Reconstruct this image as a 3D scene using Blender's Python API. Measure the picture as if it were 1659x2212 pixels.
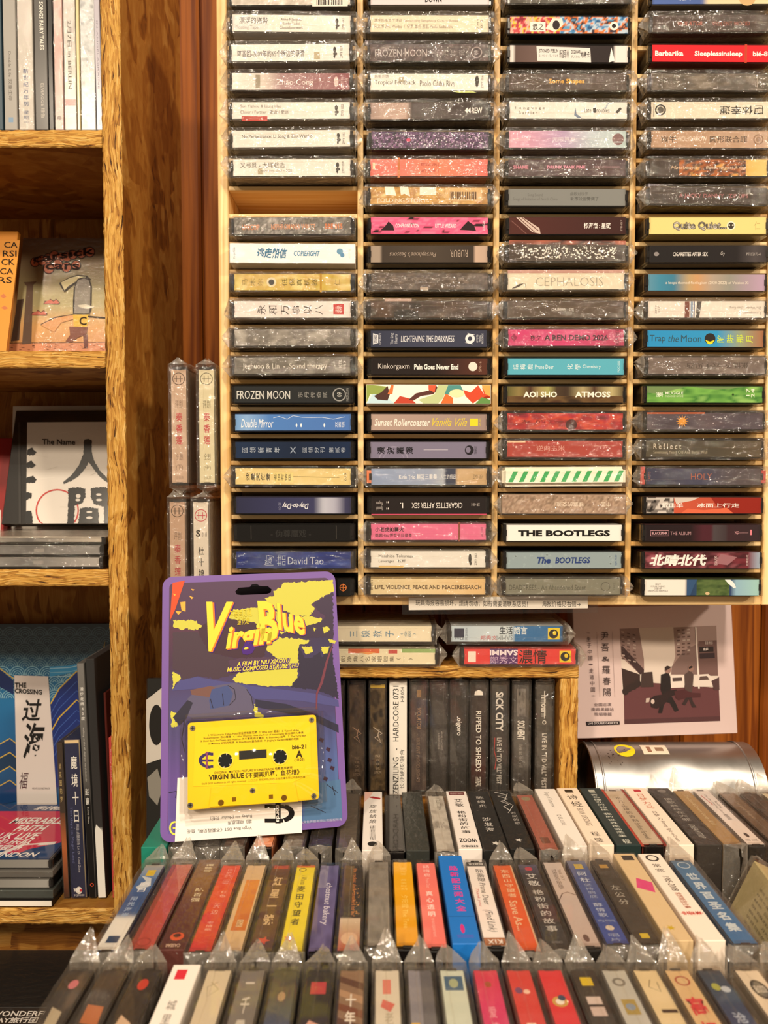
import bpy, bmesh, math, random
from mathutils import Vector, Matrix, noise
from mathutils.geometry import tessellate_polygon

# ------------------------------------------------------------------ scene, camera, light
SC = bpy.context.scene
COL = SC.collection
for o in list(bpy.data.objects):
    bpy.data.objects.remove(o)
EYE = 1.25                       # lens height above the shop floor; everything below is metres from the lens
FPX, CX, CY = 1660.0, 829.5, 1106.0
PITCH = math.radians(2.4)
SP, CP = math.sin(PITCH), math.cos(PITCH)
cam_d = bpy.data.cameras.new('camera')
cam_d.sensor_fit = 'VERTICAL'
cam_d.sensor_height = 36.0
cam_d.lens = 36.0 * FPX / 2212.0
cam_d.clip_start = 0.01
cam_d.dof.use_dof = True
cam_d.dof.focus_distance = 0.655
cam_d.dof.aperture_fstop = 8.5
cam = bpy.data.objects.new('camera', cam_d)
COL.objects.link(cam)
cam.location = (0, 0, EYE)
cam.rotation_euler = (math.pi / 2 - PITCH, 0, 0)
SC.camera = cam

SC.view_settings.view_transform = 'Standard'
SC.view_settings.look = 'None'
SC.view_settings.gamma = 1.0
SC.view_settings.use_curve_mapping = False
SC.view_settings.exposure = -0.08
SC.cycles.transparent_max_bounces = 24
SC.cycles.max_bounces = 8

world = bpy.data.worlds.new('shop_room')
SC.world = world
world.use_nodes = True
world.node_tree.nodes['Background'].inputs[0].default_value = (1.0, 0.80, 0.58, 1)
world.node_tree.nodes['Background'].inputs[1].default_value = 0.24


def lamp(name, loc, target, size, power, col):
    d = bpy.data.lights.new(name, 'AREA')
    d.shape = 'RECTANGLE'
    d.size, d.size_y = size
    d.energy = power
    d.color = col
    ob = bpy.data.objects.new(name, d)
    COL.objects.link(ob)
    ob.location = Vector(loc) + Vector((0, 0, EYE))
    t = Vector(target) + Vector((0, 0, EYE))
    ob.rotation_euler = (t - ob.location).to_track_quat('-Z', 'Y').to_euler()
    return ob


WARM = (1.0, 0.83, 0.63)
lamp('ceiling_lamp', (1.80, -1.40, 1.25), (0.1, 0.7, -0.1), (0.20, 0.20), 44, WARM)
lamp('ceiling_lamp', (-1.10, -1.55, 1.35), (0.0, 0.7, -0.1), (0.20, 0.20), 50, WARM)
lamp('ceiling_lamp', (0.45, -2.15, 2.45), (0.0, 0.7, -0.2), (0.24, 0.24), 112, (1.0, 0.87, 0.70))


# ------------------------------------------------------------------ helpers
def ray(x, y):
    cx, cy = (x - CX) / FPX, -(y - CY) / FPX
    return Vector((cx, CP + cy * SP, cy * CP - SP))


def at(x, y, Y):
    """photo pixel + distance -> point measured from the lens"""
    d = ray(x, y)
    return d * (Y / d.y)


def lin(c):
    if not isinstance(c, str):
        return tuple(c)
    out = []
    for i in (0, 2, 4):
        s = int(c[i:i + 2], 16) / 255.0
        out.append(s / 12.92 if s <= 0.04045 else ((s + 0.055) / 1.055) ** 2.4)
    return tuple(out)


def mixc(a, b, t):
    a, b = lin(a), lin(b)
    return tuple(a[i] * (1 - t) + b[i] * t for i in range(3))


class MB:
    """mesh builder: polygons with a printed colour per corner"""

    def __init__(s):
        s.v, s.f, s.c = [], [], []

    def poly(s, pts, col):
        n = len(s.v)
        s.v += [tuple(p) for p in pts]
        s.f.append(tuple(range(n, n + len(pts))))
        if isinstance(col, list):
            s.c += col
        else:
            s.c += [col] * len(pts)

    def raw(s, vs, fs, col):
        n = len(s.v)
        s.v += [tuple(p) for p in vs]
        for f in fs:
            s.f.append(tuple(i + n for i in f))
            s.c += [col] * len(f)

    def box(s, x0, x1, y0, y1, z0, z1, col=(1, 1, 1)):
        vs = [(x, y, z) for x in (x0, x1) for y in (y0, y1) for z in (z0, z1)]
        s.raw(vs, [(0, 1, 3, 2), (4, 6, 7, 5), (0, 4, 5, 1), (2, 3, 7, 6), (0, 2, 6, 4), (1, 5, 7, 3)], col)

    def bbox(s, x0, x1, y0, y1, z0, z1, b, col=(1, 1, 1), seg=1):
        bm = bmesh.new()
        bmesh.ops.create_cube(bm, size=1)
        for v in bm.verts:
            v.co = ((x0 + x1) / 2 + v.co.x * (x1 - x0), (y0 + y1) / 2 + v.co.y * (y1 - y0), (z0 + z1) / 2 + v.co.z * (z1 - z0))
        bmesh.ops.bevel(bm, geom=bm.edges[:], offset=b, segments=seg, affect='EDGES')
        bm.verts.ensure_lookup_table()
        s.raw([v.co[:] for v in bm.verts], [[v.index for v in f.verts] for f in bm.faces], col)
        bm.free()

    def tube(s, c, axis, r, h, n, col, r2=None, caps=True):
        """cylinder from c along axis ('x','y','z')"""
        r2 = r if r2 is None else r2
        ix = 'xyz'.index(axis)
        a, b = [(1, 2), (2, 0), (0, 1)][ix]
        ring = []
        for k, (rr, d) in enumerate(((r, 0), (r2, h))):
            for i in range(n):
                p = [0, 0, 0]
                p[ix] = c[ix] + d
                p[a] = c[a] + rr * math.cos(2 * math.pi * i / n)
                p[b] = c[b] + rr * math.sin(2 * math.pi * i / n)
                ring.append(p)
        fs = [(i, (i + 1) % n, n + (i + 1) % n, n + i) for i in range(n)]
        if caps:
            fs += [tuple(range(n))[::-1], tuple(range(n, 2 * n))]
        s.raw(ring, fs, col)

    def mesh(s, name):
        m = bpy.data.meshes.new(name)
        m.from_pydata(s.v, [], s.f)
        at_ = m.color_attributes.new('Col', 'FLOAT_COLOR', 'CORNER')
        flat = []
        for c in s.c:
            flat += [c[0], c[1], c[2], 1.0]
        at_.data.foreach_set('color', flat)
        return m


def obj(name, mesh, mat, parent=None, loc=(0, 0, 0), smooth=False):
    if isinstance(mesh, MB):
        mesh = mesh.mesh(name)
    if mat is not None and not mesh.materials:
        mesh.materials.append(mat)
    if smooth:
        for p in mesh.polygons:
            p.use_smooth = True
    ob = bpy.data.objects.new(name, mesh)
    COL.objects.link(ob)
    ob.location = loc
    if parent:
        ob.parent = parent
    else:
        ob.location = Vector(loc) + Vector((0, 0, EYE))
    return ob


def thing(name, label, cat, loc=(0, 0, 0), rot=None, group=None):
    ob = bpy.data.objects.new(name, None)
    ob.empty_display_size = 0.01
    COL.objects.link(ob)
    M = rot.to_4x4() if rot is not None else Matrix.Identity(4)
    M.translation = Vector(loc) + Vector((0, 0, EYE))
    ob.matrix_world = M
    ob['label'] = label
    ob['category'] = cat
    if group:
        ob['group'] = group
    return ob


def structure(ob):
    ob['kind'] = 'structure'
    return ob


# ------------------------------------------------------------------ lettering
_cu = bpy.data.curves.new('lettering_source', 'FONT')
_cu.resolution_u = 2
_cu.align_x = 'CENTER'
_ob = bpy.data.objects.new('lettering_source', _cu)
COL.objects.link(_ob)
_cache = {}


def glyphs(body, bold, shear, lsp=1.0):
    k = (body, bold, shear, lsp)
    if k not in _cache:
        _cu.body = body
        _cu.offset = bold
        _cu.shear = shear
        _cu.space_line = lsp
        bpy.context.view_layer.update()
        m = bpy.data.meshes.new_from_object(_ob.evaluated_get(bpy.context.evaluated_depsgraph_get()))
        _cache[k] = ([v.co[:2] for v in m.vertices], [tuple(p.vertices) for p in m.polygons])
        bpy.data.meshes.remove(m)
    return _cache[k]


def text_on(mb, body, x0, x1, zc, h, col, y, mode='h', bold=0.0, shear=0.0, lsp=1.0, xf=None):
    """print text into the box x0..x1, zc +- h/2 on the plane at y. v = stacked upright signs, r/q = turned, f = upside down"""
    if mode == 'v':
        body = '\n'.join(body)
    vs, fs = glyphs(body, bold, shear, 1.28 if mode == 'v' else lsp)
    if not vs:
        return
    R = {'h': lambda a, b: (a, b), 'f': lambda a, b: (-a, -b), 'r': lambda a, b: (-b, a), 'v': lambda a, b: (-b, a), 'q': lambda a, b: (b, -a)}[mode]
    q = [R(*p) for p in vs]
    ax, bx = min(p[0] for p in q), max(p[0] for p in q)
    az, bz = min(p[1] for p in q), max(p[1] for p in q)
    sz = h / max(bz - az, 1e-6)
    if x1 is None:
        w = (bx - ax) * sz
        x1 = x0 + w
    sx = (x1 - x0) / max(bx - ax, 1e-6)
    P = [(x0 + (p[0] - ax) * sx, y, zc - h / 2 + (p[1] - az) * sz) for p in q]
    if xf:
        P = [xf(p) for p in P]
    flip = mode == 'x'
    mb.raw(P, fs, lin(col))


# ------------------------------------------------------------------ printed artwork on a flat face
class Canvas:
    """layers of flat print on a face: u right, v up; fn maps (u, v) to local (x, z); each layer a hair prouder"""

    def __init__(s, mb, fn, y, step=0.000008):
        s.mb, s.fn, s.y, s.step = mb, fn, y, step

    def P(s, u, v):
        x, z = s.fn(u, v)
        return (x, s.y, z)

    def up(s):
        s.y -= s.step

    def polygon(s, pts, col, rough=0.0, seed=1, holes=()):
        if rough:
            rnd = random.Random(seed)
            q = []
            n = len(pts)
            for i in range(n):
                a, b = pts[i], pts[(i + 1) % n]
                L = math.hypot(b[0] - a[0], b[1] - a[1])
                k = max(1, int(L / (rough * 1.6)))
                for j in range(k):
                    t = j / k
                    q.append((a[0] + (b[0] - a[0]) * t + rnd.uniform(-rough, rough) * (j > 0), a[1] + (b[1] - a[1]) * t + rnd.uniform(-rough, rough) * (j > 0)))
            pts = q
        s.up()
        loops = [[Vector((p[0], p[1], 0)) for p in pts]] + [[Vector((p[0], p[1], 0)) for p in hh] for hh in holes]
        flat = [p for lp in loops for p in lp]
        for t in tessellate_polygon(loops):
            s.mb.poly([s.P(flat[i].x, flat[i].y) for i in t], lin(col))

    def rect(s, u0, u1, v0, v1, col):
        s.up()
        s.mb.poly([s.P(u0, v0), s.P(u1, v0), s.P(u1, v1), s.P(u0, v1)], lin(col))

    def grid(s, u0, u1, v0, v1, nu, nv, fn):
        s.up()
        C = [[lin(fn(u0 + (u1 - u0) * i / nu, v0 + (v1 - v0) * j / nv)) for j in range(nv + 1)] for i in range(nu + 1)]
        for i in range(nu):
            for j in range(nv):
                a, b = u0 + (u1 - u0) * i / nu, u0 + (u1 - u0) * (i + 1) / nu
                c, d = v0 + (v1 - v0) * j / nv, v0 + (v1 - v0) * (j + 1) / nv
                s.mb.poly([s.P(a, c), s.P(b, c), s.P(b, d), s.P(a, d)], [C[i][j], C[i + 1][j], C[i + 1][j + 1], C[i][j + 1]])

    def ell(s, u, v, a, b, col, n=24, a0=0, a1=360):
        pts = [(u + a * math.cos(math.radians(a0 + (a1 - a0) * i / n)), v + b * math.sin(math.radians(a0 + (a1 - a0) * i / n))) for i in range(n)]
        s.up()
        s.mb.poly([s.P(*p) for p in pts], lin(col))

    def ring(s, u, v, a, b, w, col, n=32, a0=0, a1=360, wb=None):
        s.up()
        wb = w if wb is None else wb
        for i in range(n):
            t0, t1 = math.radians(a0 + (a1 - a0) * i / n), math.radians(a0 + (a1 - a0) * (i + 1) / n)
            s.mb.poly([s.P(u + a * math.cos(t0), v + b * math.sin(t0)), s.P(u + a * math.cos(t1), v + b * math.sin(t1)),
                       s.P(u + (a - w) * math.cos(t1), v + (b - wb) * math.sin(t1)), s.P(u + (a - w) * math.cos(t0), v + (b - wb) * math.sin(t0))], lin(col))

    def line(s, pts, w, col):
        s.up()
        n = len(pts)
        L, R_ = [], []
        for i, p in enumerate(pts):
            a, b = pts[max(0, i - 1)], pts[min(n - 1, i + 1)]
            d = Vector((b[0] - a[0], b[1] - a[1]))
            d = d.normalized() if d.length else Vector((1, 0))
            ww = w[i] if isinstance(w, (list, tuple)) else w
            L.append((p[0] - d.y * ww / 2, p[1] + d.x * ww / 2))
            R_.append((p[0] + d.y * ww / 2, p[1] - d.x * ww / 2))
        for i in range(n - 1):
            s.mb.poly([s.P(*L[i]), s.P(*L[i + 1]), s.P(*R_[i + 1]), s.P(*R_[i])], lin(col))


def homography(src, dst):
    import numpy as np
    A, B = [], []
    for (x, y), (u, v) in zip(src, dst):
        A.append([x, y, 1, 0, 0, 0, -u * x, -u * y]); B.append(u)
        A.append([0, 0, 0, x, y, 1, -v * x, -v * y]); B.append(v)
    h = np.linalg.solve(np.array(A, float), np.array(B, float))

    def fn(x, y):
        w = h[6] * x + h[7] * y + 1
        return ((h[0] * x + h[1] * y + h[2]) / w, (h[3] * x + h[4] * y + h[5]) / w)
    return fn


def pal(cols, t, hard=False):
    n = len(cols)
    t = min(max(t, 0), 0.9999) * (n if hard else n - 1)
    i = int(t)
    return lin(cols[i]) if hard else mixc(cols[i], cols[i + 1], t - i)


def nz(x, y, seed):
    return noise.noise(Vector((x, y, seed * 7.31)))


def ramp(stops, u):
    if u <= stops[0][0]:
        return lin(stops[0][1])
    for (a, ca), (b, cb) in zip(stops, stops[1:]):
        if u <= b:
            return mixc(ca, cb, (u - a) / max(b - a, 1e-6))
    return lin(stops[-1][1])


def base_fn(spec):
    """colour function of (u, v) for a spine ground: hex | [(u, hex), ...] | ('n', palette, su, sv, seed[, hard])"""
    if isinstance(spec, str):
        c = lin(spec)
        return lambda u, v: c
    if isinstance(spec, list):
        return lambda u, v: ramp(spec, u)
    _, cols, su, sv, seed = spec[:5]
    hard = len(spec) > 5 and spec[5]
    return lambda u, v: pal(cols, 0.5 + 0.75 * nz(u * su, v * sv, seed) + 0.35 * nz(u * su * 2.3, v * sv * 2.3, seed + 3), hard)


def base_mid(spec):
    f = base_fn(spec)
    return f(0.5, 0.5)


def paint(mb, W, H, spec_base, pats, y):
    cv = Canvas(mb, lambda u, v: ((u - 0.5) * W, (v - 0.5) * H), y)
    k = W / H
    if isinstance(spec_base, str):
        cv.rect(0, 1, 0, 1, spec_base)
    elif isinstance(spec_base, list):
        cv.grid(0, 1, 0, 1, 40, 1, base_fn(spec_base))
    else:
        hard = len(spec_base) > 5 and spec_base[5]
        cv.grid(0, 1, 0, 1, 110 if hard else 70, 14 if hard else 9, base_fn(spec_base))
    for p in pats:
        t = p[0]
        if t == 'r':
            cv.rect(*p[1:])
        elif t == 'e':      # radii in units of the height
            cv.ell(p[1], p[2], p[3] / k, p[4], p[5])
        elif t == 'o':
            cv.ring(p[1], p[2], p[3] / k, p[4], p[5] / k, p[6], wb=p[5], a0=p[7] if len(p) > 7 else 0, a1=p[8] if len(p) > 7 else 360)
        elif t == 'p':
            cv.polygon(p[1], p[2])
        elif t == 's':      # star burst u, v, r, points, colour, inner
            q = []
            n = p[4]
            for i in range(2 * n):
                r = p[3] * (1 if i % 2 == 0 else p[6] if len(p) > 6 else 0.45)
                q.append((p[1] + r / k * math.sin(math.pi * i / n), p[2] + r * math.cos(math.pi * i / n)))
            cv.polygon(q, p[5])
        elif t == 'b':      # barcode u0 u1 v0 v1 paper ink
            cv.rect(p[1], p[2], p[3], p[4], p[5])
            rnd = random.Random(3)
            u = p[1] + 0.12 * (p[2] - p[1])
            cv.up()
            while u < p[2] - 0.14 * (p[2] - p[1]):
                w = (p[2] - p[1]) * rnd.choice((0.012, 0.022, 0.034))
                cv.mb.poly([cv.P(u, p[3] + 0.12 * (p[4] - p[3])), cv.P(u + w, p[3] + 0.12 * (p[4] - p[3])), cv.P(u + w, p[3] + 0.7 * (p[4] - p[3])), cv.P(u, p[3] + 0.7 * (p[4] - p[3]))], lin(p[6]))
                u += w + (p[2] - p[1]) * rnd.choice((0.012, 0.02, 0.03))
        elif t == 'g':      # gradient patch u0 u1 v0 v1 stops
            cv.grid(p[1], p[2], p[3], p[4], 16, 1, lambda u, v, p=p: ramp(p[5], (u - p[1]) / (p[2] - p[1])))
        elif t == 'n':      # noise patch u0 u1 v0 v1 palette su sv seed hard
            f = base_fn(('n', p[5], p[6], p[7], p[8], p[9] if len(p) > 9 else False))
            cv.grid(p[1], p[2], p[3], p[4], 50, 10, f)
        elif t == 'l':      # stroke: points, width (heights), colour
            q = [(a * k, b) for a, b in p[1]]
            c2 = Canvas(mb, lambda u, v: ((u / k - 0.5) * W, (v - 0.5) * H), cv.y)
            c2.line(q, p[2], p[3])
            cv.y = c2.y
        elif t == 'd':      # scattered dots: n, u0 u1 v0 v1 size colour seed
            rnd = random.Random(p[8])
            cv.up()
            for _ in range(p[1]):
                u, v, r = rnd.uniform(p[2], p[3]), rnd.uniform(p[4], p[5]), p[6] * rnd.uniform(0.4, 1)
                cv.mb.poly([cv.P(u - r / k, v), cv.P(u, v - r), cv.P(u + r / k, v), cv.P(u, v + r)], lin(p[7]))
    return cv.y


# ------------------------------------------------------------------ materials
def new_mat(name):
    m = bpy.data.materials.new(name)
    m.use_nodes = True
    nt = m.node_tree
    nt.nodes.clear()
    out = nt.nodes.new('ShaderNodeOutputMaterial')
    return m, nt, out


def N(nt, typ, **kw):
    n = nt.nodes.new(typ)
    for k, v in kw.items():
        if k in n.inputs:
            n.inputs[k].default_value = v
        else:
            setattr(n, k, v)
    return n


def mat_print(name, rough, coat):
    m, nt, out = new_mat(name)
    a = N(nt, 'ShaderNodeAttribute', attribute_name='Col')
    b = N(nt, 'ShaderNodeBsdfPrincipled', Roughness=rough)
    b.inputs['Coat Weight'].default_value = coat
    b.inputs['Coat Roughness'].default_value = 0.15
    b.inputs['Specular IOR Level'].default_value = 0.08 if not coat else 0.2
    nt.links.new(a.outputs['Color'], b.inputs['Base Color'])
    nt.links.new(b.outputs[0], out.inputs[0])
    return m


def mat_plain(name, col, rough, metal=0.0, spec=0.5):
    m, nt, out = new_mat(name)
    b = N(nt, 'ShaderNodeBsdfPrincipled', Roughness=rough, Metallic=metal)
    b.inputs['Base Color'].default_value = (*lin(col), 1)
    b.inputs['Specular IOR Level'].default_value = spec
    nt.links.new(b.outputs[0], out.inputs[0])
    return m


def mat_clear(name, rough, base, tint, haze, hazecol, bump=None, refl=1.0):
    """thin clear plastic: light passes straight through, the surface mirrors a little and is faintly milky"""
    m, nt, out = new_mat(name)
    tr = N(nt, 'ShaderNodeBsdfTransparent', Color=(*tint, 1))
    gl = N(nt, 'ShaderNodeBsdfGlossy', Roughness=rough)
    gl.inputs['Color'].default_value = (refl, refl, refl, 1)
    df = N(nt, 'ShaderNodeBsdfDiffuse', Color=(*hazecol, 1))
    lf = N(nt, 'ShaderNodeLayerWeight', Blend=0.5)            # thin sheet: the same mirror strength from both sides
    lw = N(nt, 'ShaderNodeMath', operation='POWER')
    lw.inputs[1].default_value = 5.0
    nt.links.new(lf.outputs['Facing'], lw.inputs[0])
    ad = N(nt, 'ShaderNodeMath', operation='MULTIPLY_ADD')
    ad.inputs[1].default_value = 0.6
    ad.inputs[2].default_value = 0.035 + base
    ad.use_clamp = True
    m1 = N(nt, 'ShaderNodeMixShader')
    m2 = N(nt, 'ShaderNodeMixShader')
    m1.inputs[0].default_value = haze
    nt.links.new(tr.outputs[0], m1.inputs[1])
    nt.links.new(df.outputs[0], m1.inputs[2])
    nt.links.new(lw.outputs[0], ad.inputs[0])
    nt.links.new(ad.outputs[0], m2.inputs[0])
    nt.links.new(m1.outputs[0], m2.inputs[1])
    nt.links.new(gl.outputs[0], m2.inputs[2])
    nt.links.new(m2.outputs[0], out.inputs[0])
    if bump:
        tc = N(nt, 'ShaderNodeTexCoord')
        oi = N(nt, 'ShaderNodeObjectInfo')
        va = N(nt, 'ShaderNodeVectorMath', operation='ADD')
        sc_ = N(nt, 'ShaderNodeVectorMath', operation='MULTIPLY')
        sc_.inputs[1].default_value = bump[2]
        cb = N(nt, 'ShaderNodeCombineXYZ')
        nt.links.new(oi.outputs['Random'], cb.inputs[0])
        nt.links.new(tc.outputs['Object'], va.inputs[0])
        nt.links.new(cb.outputs[0], va.inputs[1])
        nt.links.new(va.outputs[0], sc_.inputs[0])
        no = N(nt, 'ShaderNodeTexNoise', Scale=bump[0], Detail=3.0, Roughness=0.55, Distortion=1.2)
        nt.links.new(sc_.outputs[0], no.inputs['Vector'])
        rd = N(nt, 'ShaderNodeTexVoronoi', Scale=bump[0] * 0.55, feature='DISTANCE_TO_EDGE')
        nt.links.new(sc_.outputs[0], rd.inputs['Vector'])
        mx = N(nt, 'ShaderNodeMath', operation='ADD')
        nt.links.new(no.outputs[0], mx.inputs[0])
        nt.links.new(rd.outputs['Distance'], mx.inputs[1])
        bp = N(nt, 'ShaderNodeBump', Strength=bump[1], Distance=0.003)
        nt.links.new(mx.outputs[0], bp.inputs['Height'])
        nt.links.new(bp.outputs[0], gl.inputs['Normal'])
    return m


def mat_osb(name, bright, along=(1, 1, 5), edge=False):
    """pressed strand board: long overlapping flakes; the sawn edge is layered and pitted"""
    m, nt, out = new_mat(name)
    tc = N(nt, 'ShaderNodeTexCoord')
    b = N(nt, 'ShaderNodeBsdfPrincipled', Roughness=0.62)
    b.inputs['Specular IOR Level'].default_value = 0.25
    dn = N(nt, 'ShaderNodeTexNoise', Scale=14.0, Detail=2.0)
    nt.links.new(tc.outputs['Object'], dn.inputs['Vector'])
    dm = N(nt, 'ShaderNodeVectorMath', operation='MULTIPLY_ADD')
    dm.inputs[1].default_value = (0.02, 0.02, 0.02)
    nt.links.new(dn.outputs['Color'], dm.inputs[0])
    nt.links.new(tc.outputs['Object'], dm.inputs[2])

    def layer(rot, sc_, scale):
        mp = N(nt, 'ShaderNodeMapping')
        mp.inputs['Rotation'].default_value = rot
        mp.inputs['Scale'].default_value = sc_
        nt.links.new(dm.outputs[0], mp.inputs['Vector'])
        v = N(nt, 'ShaderNodeTexVoronoi', Scale=scale)
        nt.links.new(mp.outputs[0], v.inputs['Vector'])
        bw = N(nt, 'ShaderNodeSeparateColor')
        nt.links.new(v.outputs['Color'], bw.inputs[0])
        return bw.outputs[0], v.outputs['Distance'], mp
    a = tuple(1.0 / x for x in along)
    c1, d1, mp1 = layer((0.25, 0.15, 0.3), a, 95.0 if not edge else 620.0)
    c2, d2, mp2 = layer((-0.6, 0.5, -0.5), a, 70.0 if not edge else 480.0)
    msk = N(nt, 'ShaderNodeTexNoise', Scale=38.0, Detail=1.0)
    nt.links.new(dm.outputs[0], msk.inputs['Vector'])
    st = N(nt, 'ShaderNodeMapRange')
    st.inputs['From Min'].default_value = 0.46
    st.inputs['From Max'].default_value = 0.54
    nt.links.new(msk.outputs[0], st.inputs['Value'])
    mx = N(nt, 'ShaderNodeMix', data_type='FLOAT')
    nt.links.new(st.outputs[0], mx.inputs[0])
    nt.links.new(c1, mx.inputs[2])
    nt.links.new(c2, mx.inputs[3])
    gr = N(nt, 'ShaderNodeTexNoise', Scale=900.0 if not edge else 900.0, Detail=3.0)
    mp3 = N(nt, 'ShaderNodeMapping')
    mp3.inputs['Scale'].default_value = tuple(x * x for x in a)
    nt.links.new(dm.outputs[0], mp3.inputs['Vector'])
    nt.links.new(mp3.outputs[0], gr.inputs['Vector'])
    sm = N(nt, 'ShaderNodeMath', operation='MULTIPLY_ADD')
    sm.inputs[1].default_value = 0.52 if not edge else 0.8
    nt.links.new(gr.outputs[0], sm.inputs[0])
    mm = N(nt, 'ShaderNodeMath', operation='MULTIPLY')
    mm.inputs[1].default_value = 0.48 if not edge else 0.25
    nt.links.new(mx.outputs[0], mm.inputs[0])
    nt.links.new(mm.outputs[0], sm.inputs[2])
    cr = N(nt, 'ShaderNodeValToRGB')
    e = cr.color_ramp.elements
    cols = [(0.16, '5a3009'), (0.30, '93591a'), (0.5, 'ab7029'), (0.68, 'bb8338'), (0.9, 'd6a357')]
    if edge:
        cols = [(0.30, '2a1404'), (0.38, '9a6422'), (0.48, 'bf8a3c'), (0.6, 'd2a04c'), (0.8, 'e8c078')]
    e[0].position, e[1].position = cols[0][0], cols[-1][0]
    e[0].color = (*[x * bright for x in lin(cols[0][1])], 1)
    e[1].color = (*[x * bright for x in lin(cols[-1][1])], 1)
    for p, c in cols[1:-1]:
        q = e.new(p)
        q.color = (*[x * bright for x in lin(c)], 1)
    nt.links.new(sm.outputs[0], cr.inputs[0])
    nt.links.new(cr.outputs[0], b.inputs['Base Color'])
    bp = N(nt, 'ShaderNodeBump', Strength=0.9 if edge else 0.55, Distance=0.0022 if edge else 0.0012)
    nt.links.new(sm.outputs[0], bp.inputs['Height'])
    nt.links.new(bp.outputs[0], b.inputs['Normal'])
    nt.links.new(b.outputs[0], out.inputs[0])
    return m


def mat_pine(name, cols, axis, scale=1.0, rough=0.45):
    """planed softwood with long grain along one axis"""
    m, nt, out = new_mat(name)
    tc = N(nt, 'ShaderNodeTexCoord')
    oi = N(nt, 'ShaderNodeObjectInfo')
    mp = N(nt, 'ShaderNodeMapping')
    s = [42.0 * scale] * 3
    s[axis] = 1.6 * scale
    mp.inputs['Scale'].default_value = s
    va = N(nt, 'ShaderNodeVectorMath', operation='ADD')
    mu = N(nt, 'ShaderNodeMath', operation='MULTIPLY')
    mu.inputs[1].default_value = 37.0
    nt.links.new(oi.outputs['Random'], mu.inputs[0])
    nt.links.new(tc.outputs['Object'], mp.inputs['Vector'])
    nt.links.new(mp.outputs[0], va.inputs[0])
    nt.links.new(mu.outputs[0], va.inputs[1])
    n1 = N(nt, 'ShaderNodeTexNoise', Scale=1.0, Detail=3.0, Distortion=0.6)
    nt.links.new(va.outputs[0], n1.inputs['Vector'])
    wv = N(nt, 'ShaderNodeMath', operation='MULTIPLY')
    wv.inputs[1].default_value = 26.0
    nt.links.new(n1.outputs[0], wv.inputs[0])
    sn = N(nt, 'ShaderNodeMath', operation='SINE')
    nt.links.new(wv.outputs[0], sn.inputs[0])
    n2 = N(nt, 'ShaderNodeTexNoise', Scale=6.0, Detail=4.0)
    nt.links.new(va.outputs[0], n2.inputs['Vector'])
    ma = N(nt, 'ShaderNodeMath', operation='MULTIPLY_ADD')
    ma.inputs[1].default_value = 0.24
    nt.links.new(sn.outputs[0], ma.inputs[0])
    nt.links.new(n2.outputs[0], ma.inputs[2])
    cr = N(nt, 'ShaderNodeValToRGB')
    e = cr.color_ramp.elements
    e[0].position, e[1].position = 0.2, 0.8
    e[0].color = (*lin(cols[0]), 1)
    e[1].color = (*lin(cols[1]), 1)
    nt.links.new(ma.outputs[0], cr.inputs[0])
    b = N(nt, 'ShaderNodeBsdfPrincipled', Roughness=rough)
    b.inputs['Specular IOR Level'].default_value = 0.35
    nt.links.new(cr.outputs[0], b.inputs['Base Color'])
    bp = N(nt, 'ShaderNodeBump', Strength=0.12, Distance=0.0005)
    nt.links.new(ma.outputs[0], bp.inputs['Height'])
    nt.links.new(bp.outputs[0], b.inputs['Normal'])
    nt.links.new(b.outputs[0], out.inputs[0])
    return m


def mat_tin():
    m, nt, out = new_mat('brushed_tin')
    tc = N(nt, 'ShaderNodeTexCoord')
    b = N(nt, 'ShaderNodeBsdfPrincipled', Metallic=1.0)
    n1 = N(nt, 'ShaderNodeTexNoise', Scale=55.0, Detail=6.0, Roughness=0.7)
    nt.links.new(tc.outputs['Object'], n1.inputs['Vector'])
    mr = N(nt, 'ShaderNodeMapRange')
    mr.inputs['To Min'].default_value = 0.28
    mr.inputs['To Max'].default_value = 0.46
    nt.links.new(n1.outputs[0], mr.inputs['Value'])
    nt.links.new(mr.outputs[0], b.inputs['Roughness'])
    n2 = N(nt, 'ShaderNodeTexNoise', Scale=420.0, Detail=2.0)
    nt.links.new(tc.outputs['Object'], n2.inputs['Vector'])
    n3 = N(nt, 'ShaderNodeTexNoise', Scale=16.0, Detail=2.0)
    nt.links.new(tc.outputs['Object'], n3.inputs['Vector'])
    mu = N(nt, 'ShaderNodeMath', operation='MULTIPLY')
    nt.links.new(n2.outputs[0], mu.inputs[0])
    nt.links.new(n3.outputs[0], mu.inputs[1])
    cr = N(nt, 'ShaderNodeValToRGB')
    e = cr.color_ramp.elements
    e[0].position, e[1].position = 0.40, 0.43
    e[0].color = (0.52, 0.50, 0.48, 1)
    e[1].color = (0.08, 0.06, 0.05, 1)
    nt.links.new(mu.outputs[0], cr.inputs[0])
    nt.links.new(cr.outputs[0], b.inputs['Base Color'])
    nt.links.new(b.outputs[0], out.inputs[0])
    return m


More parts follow.
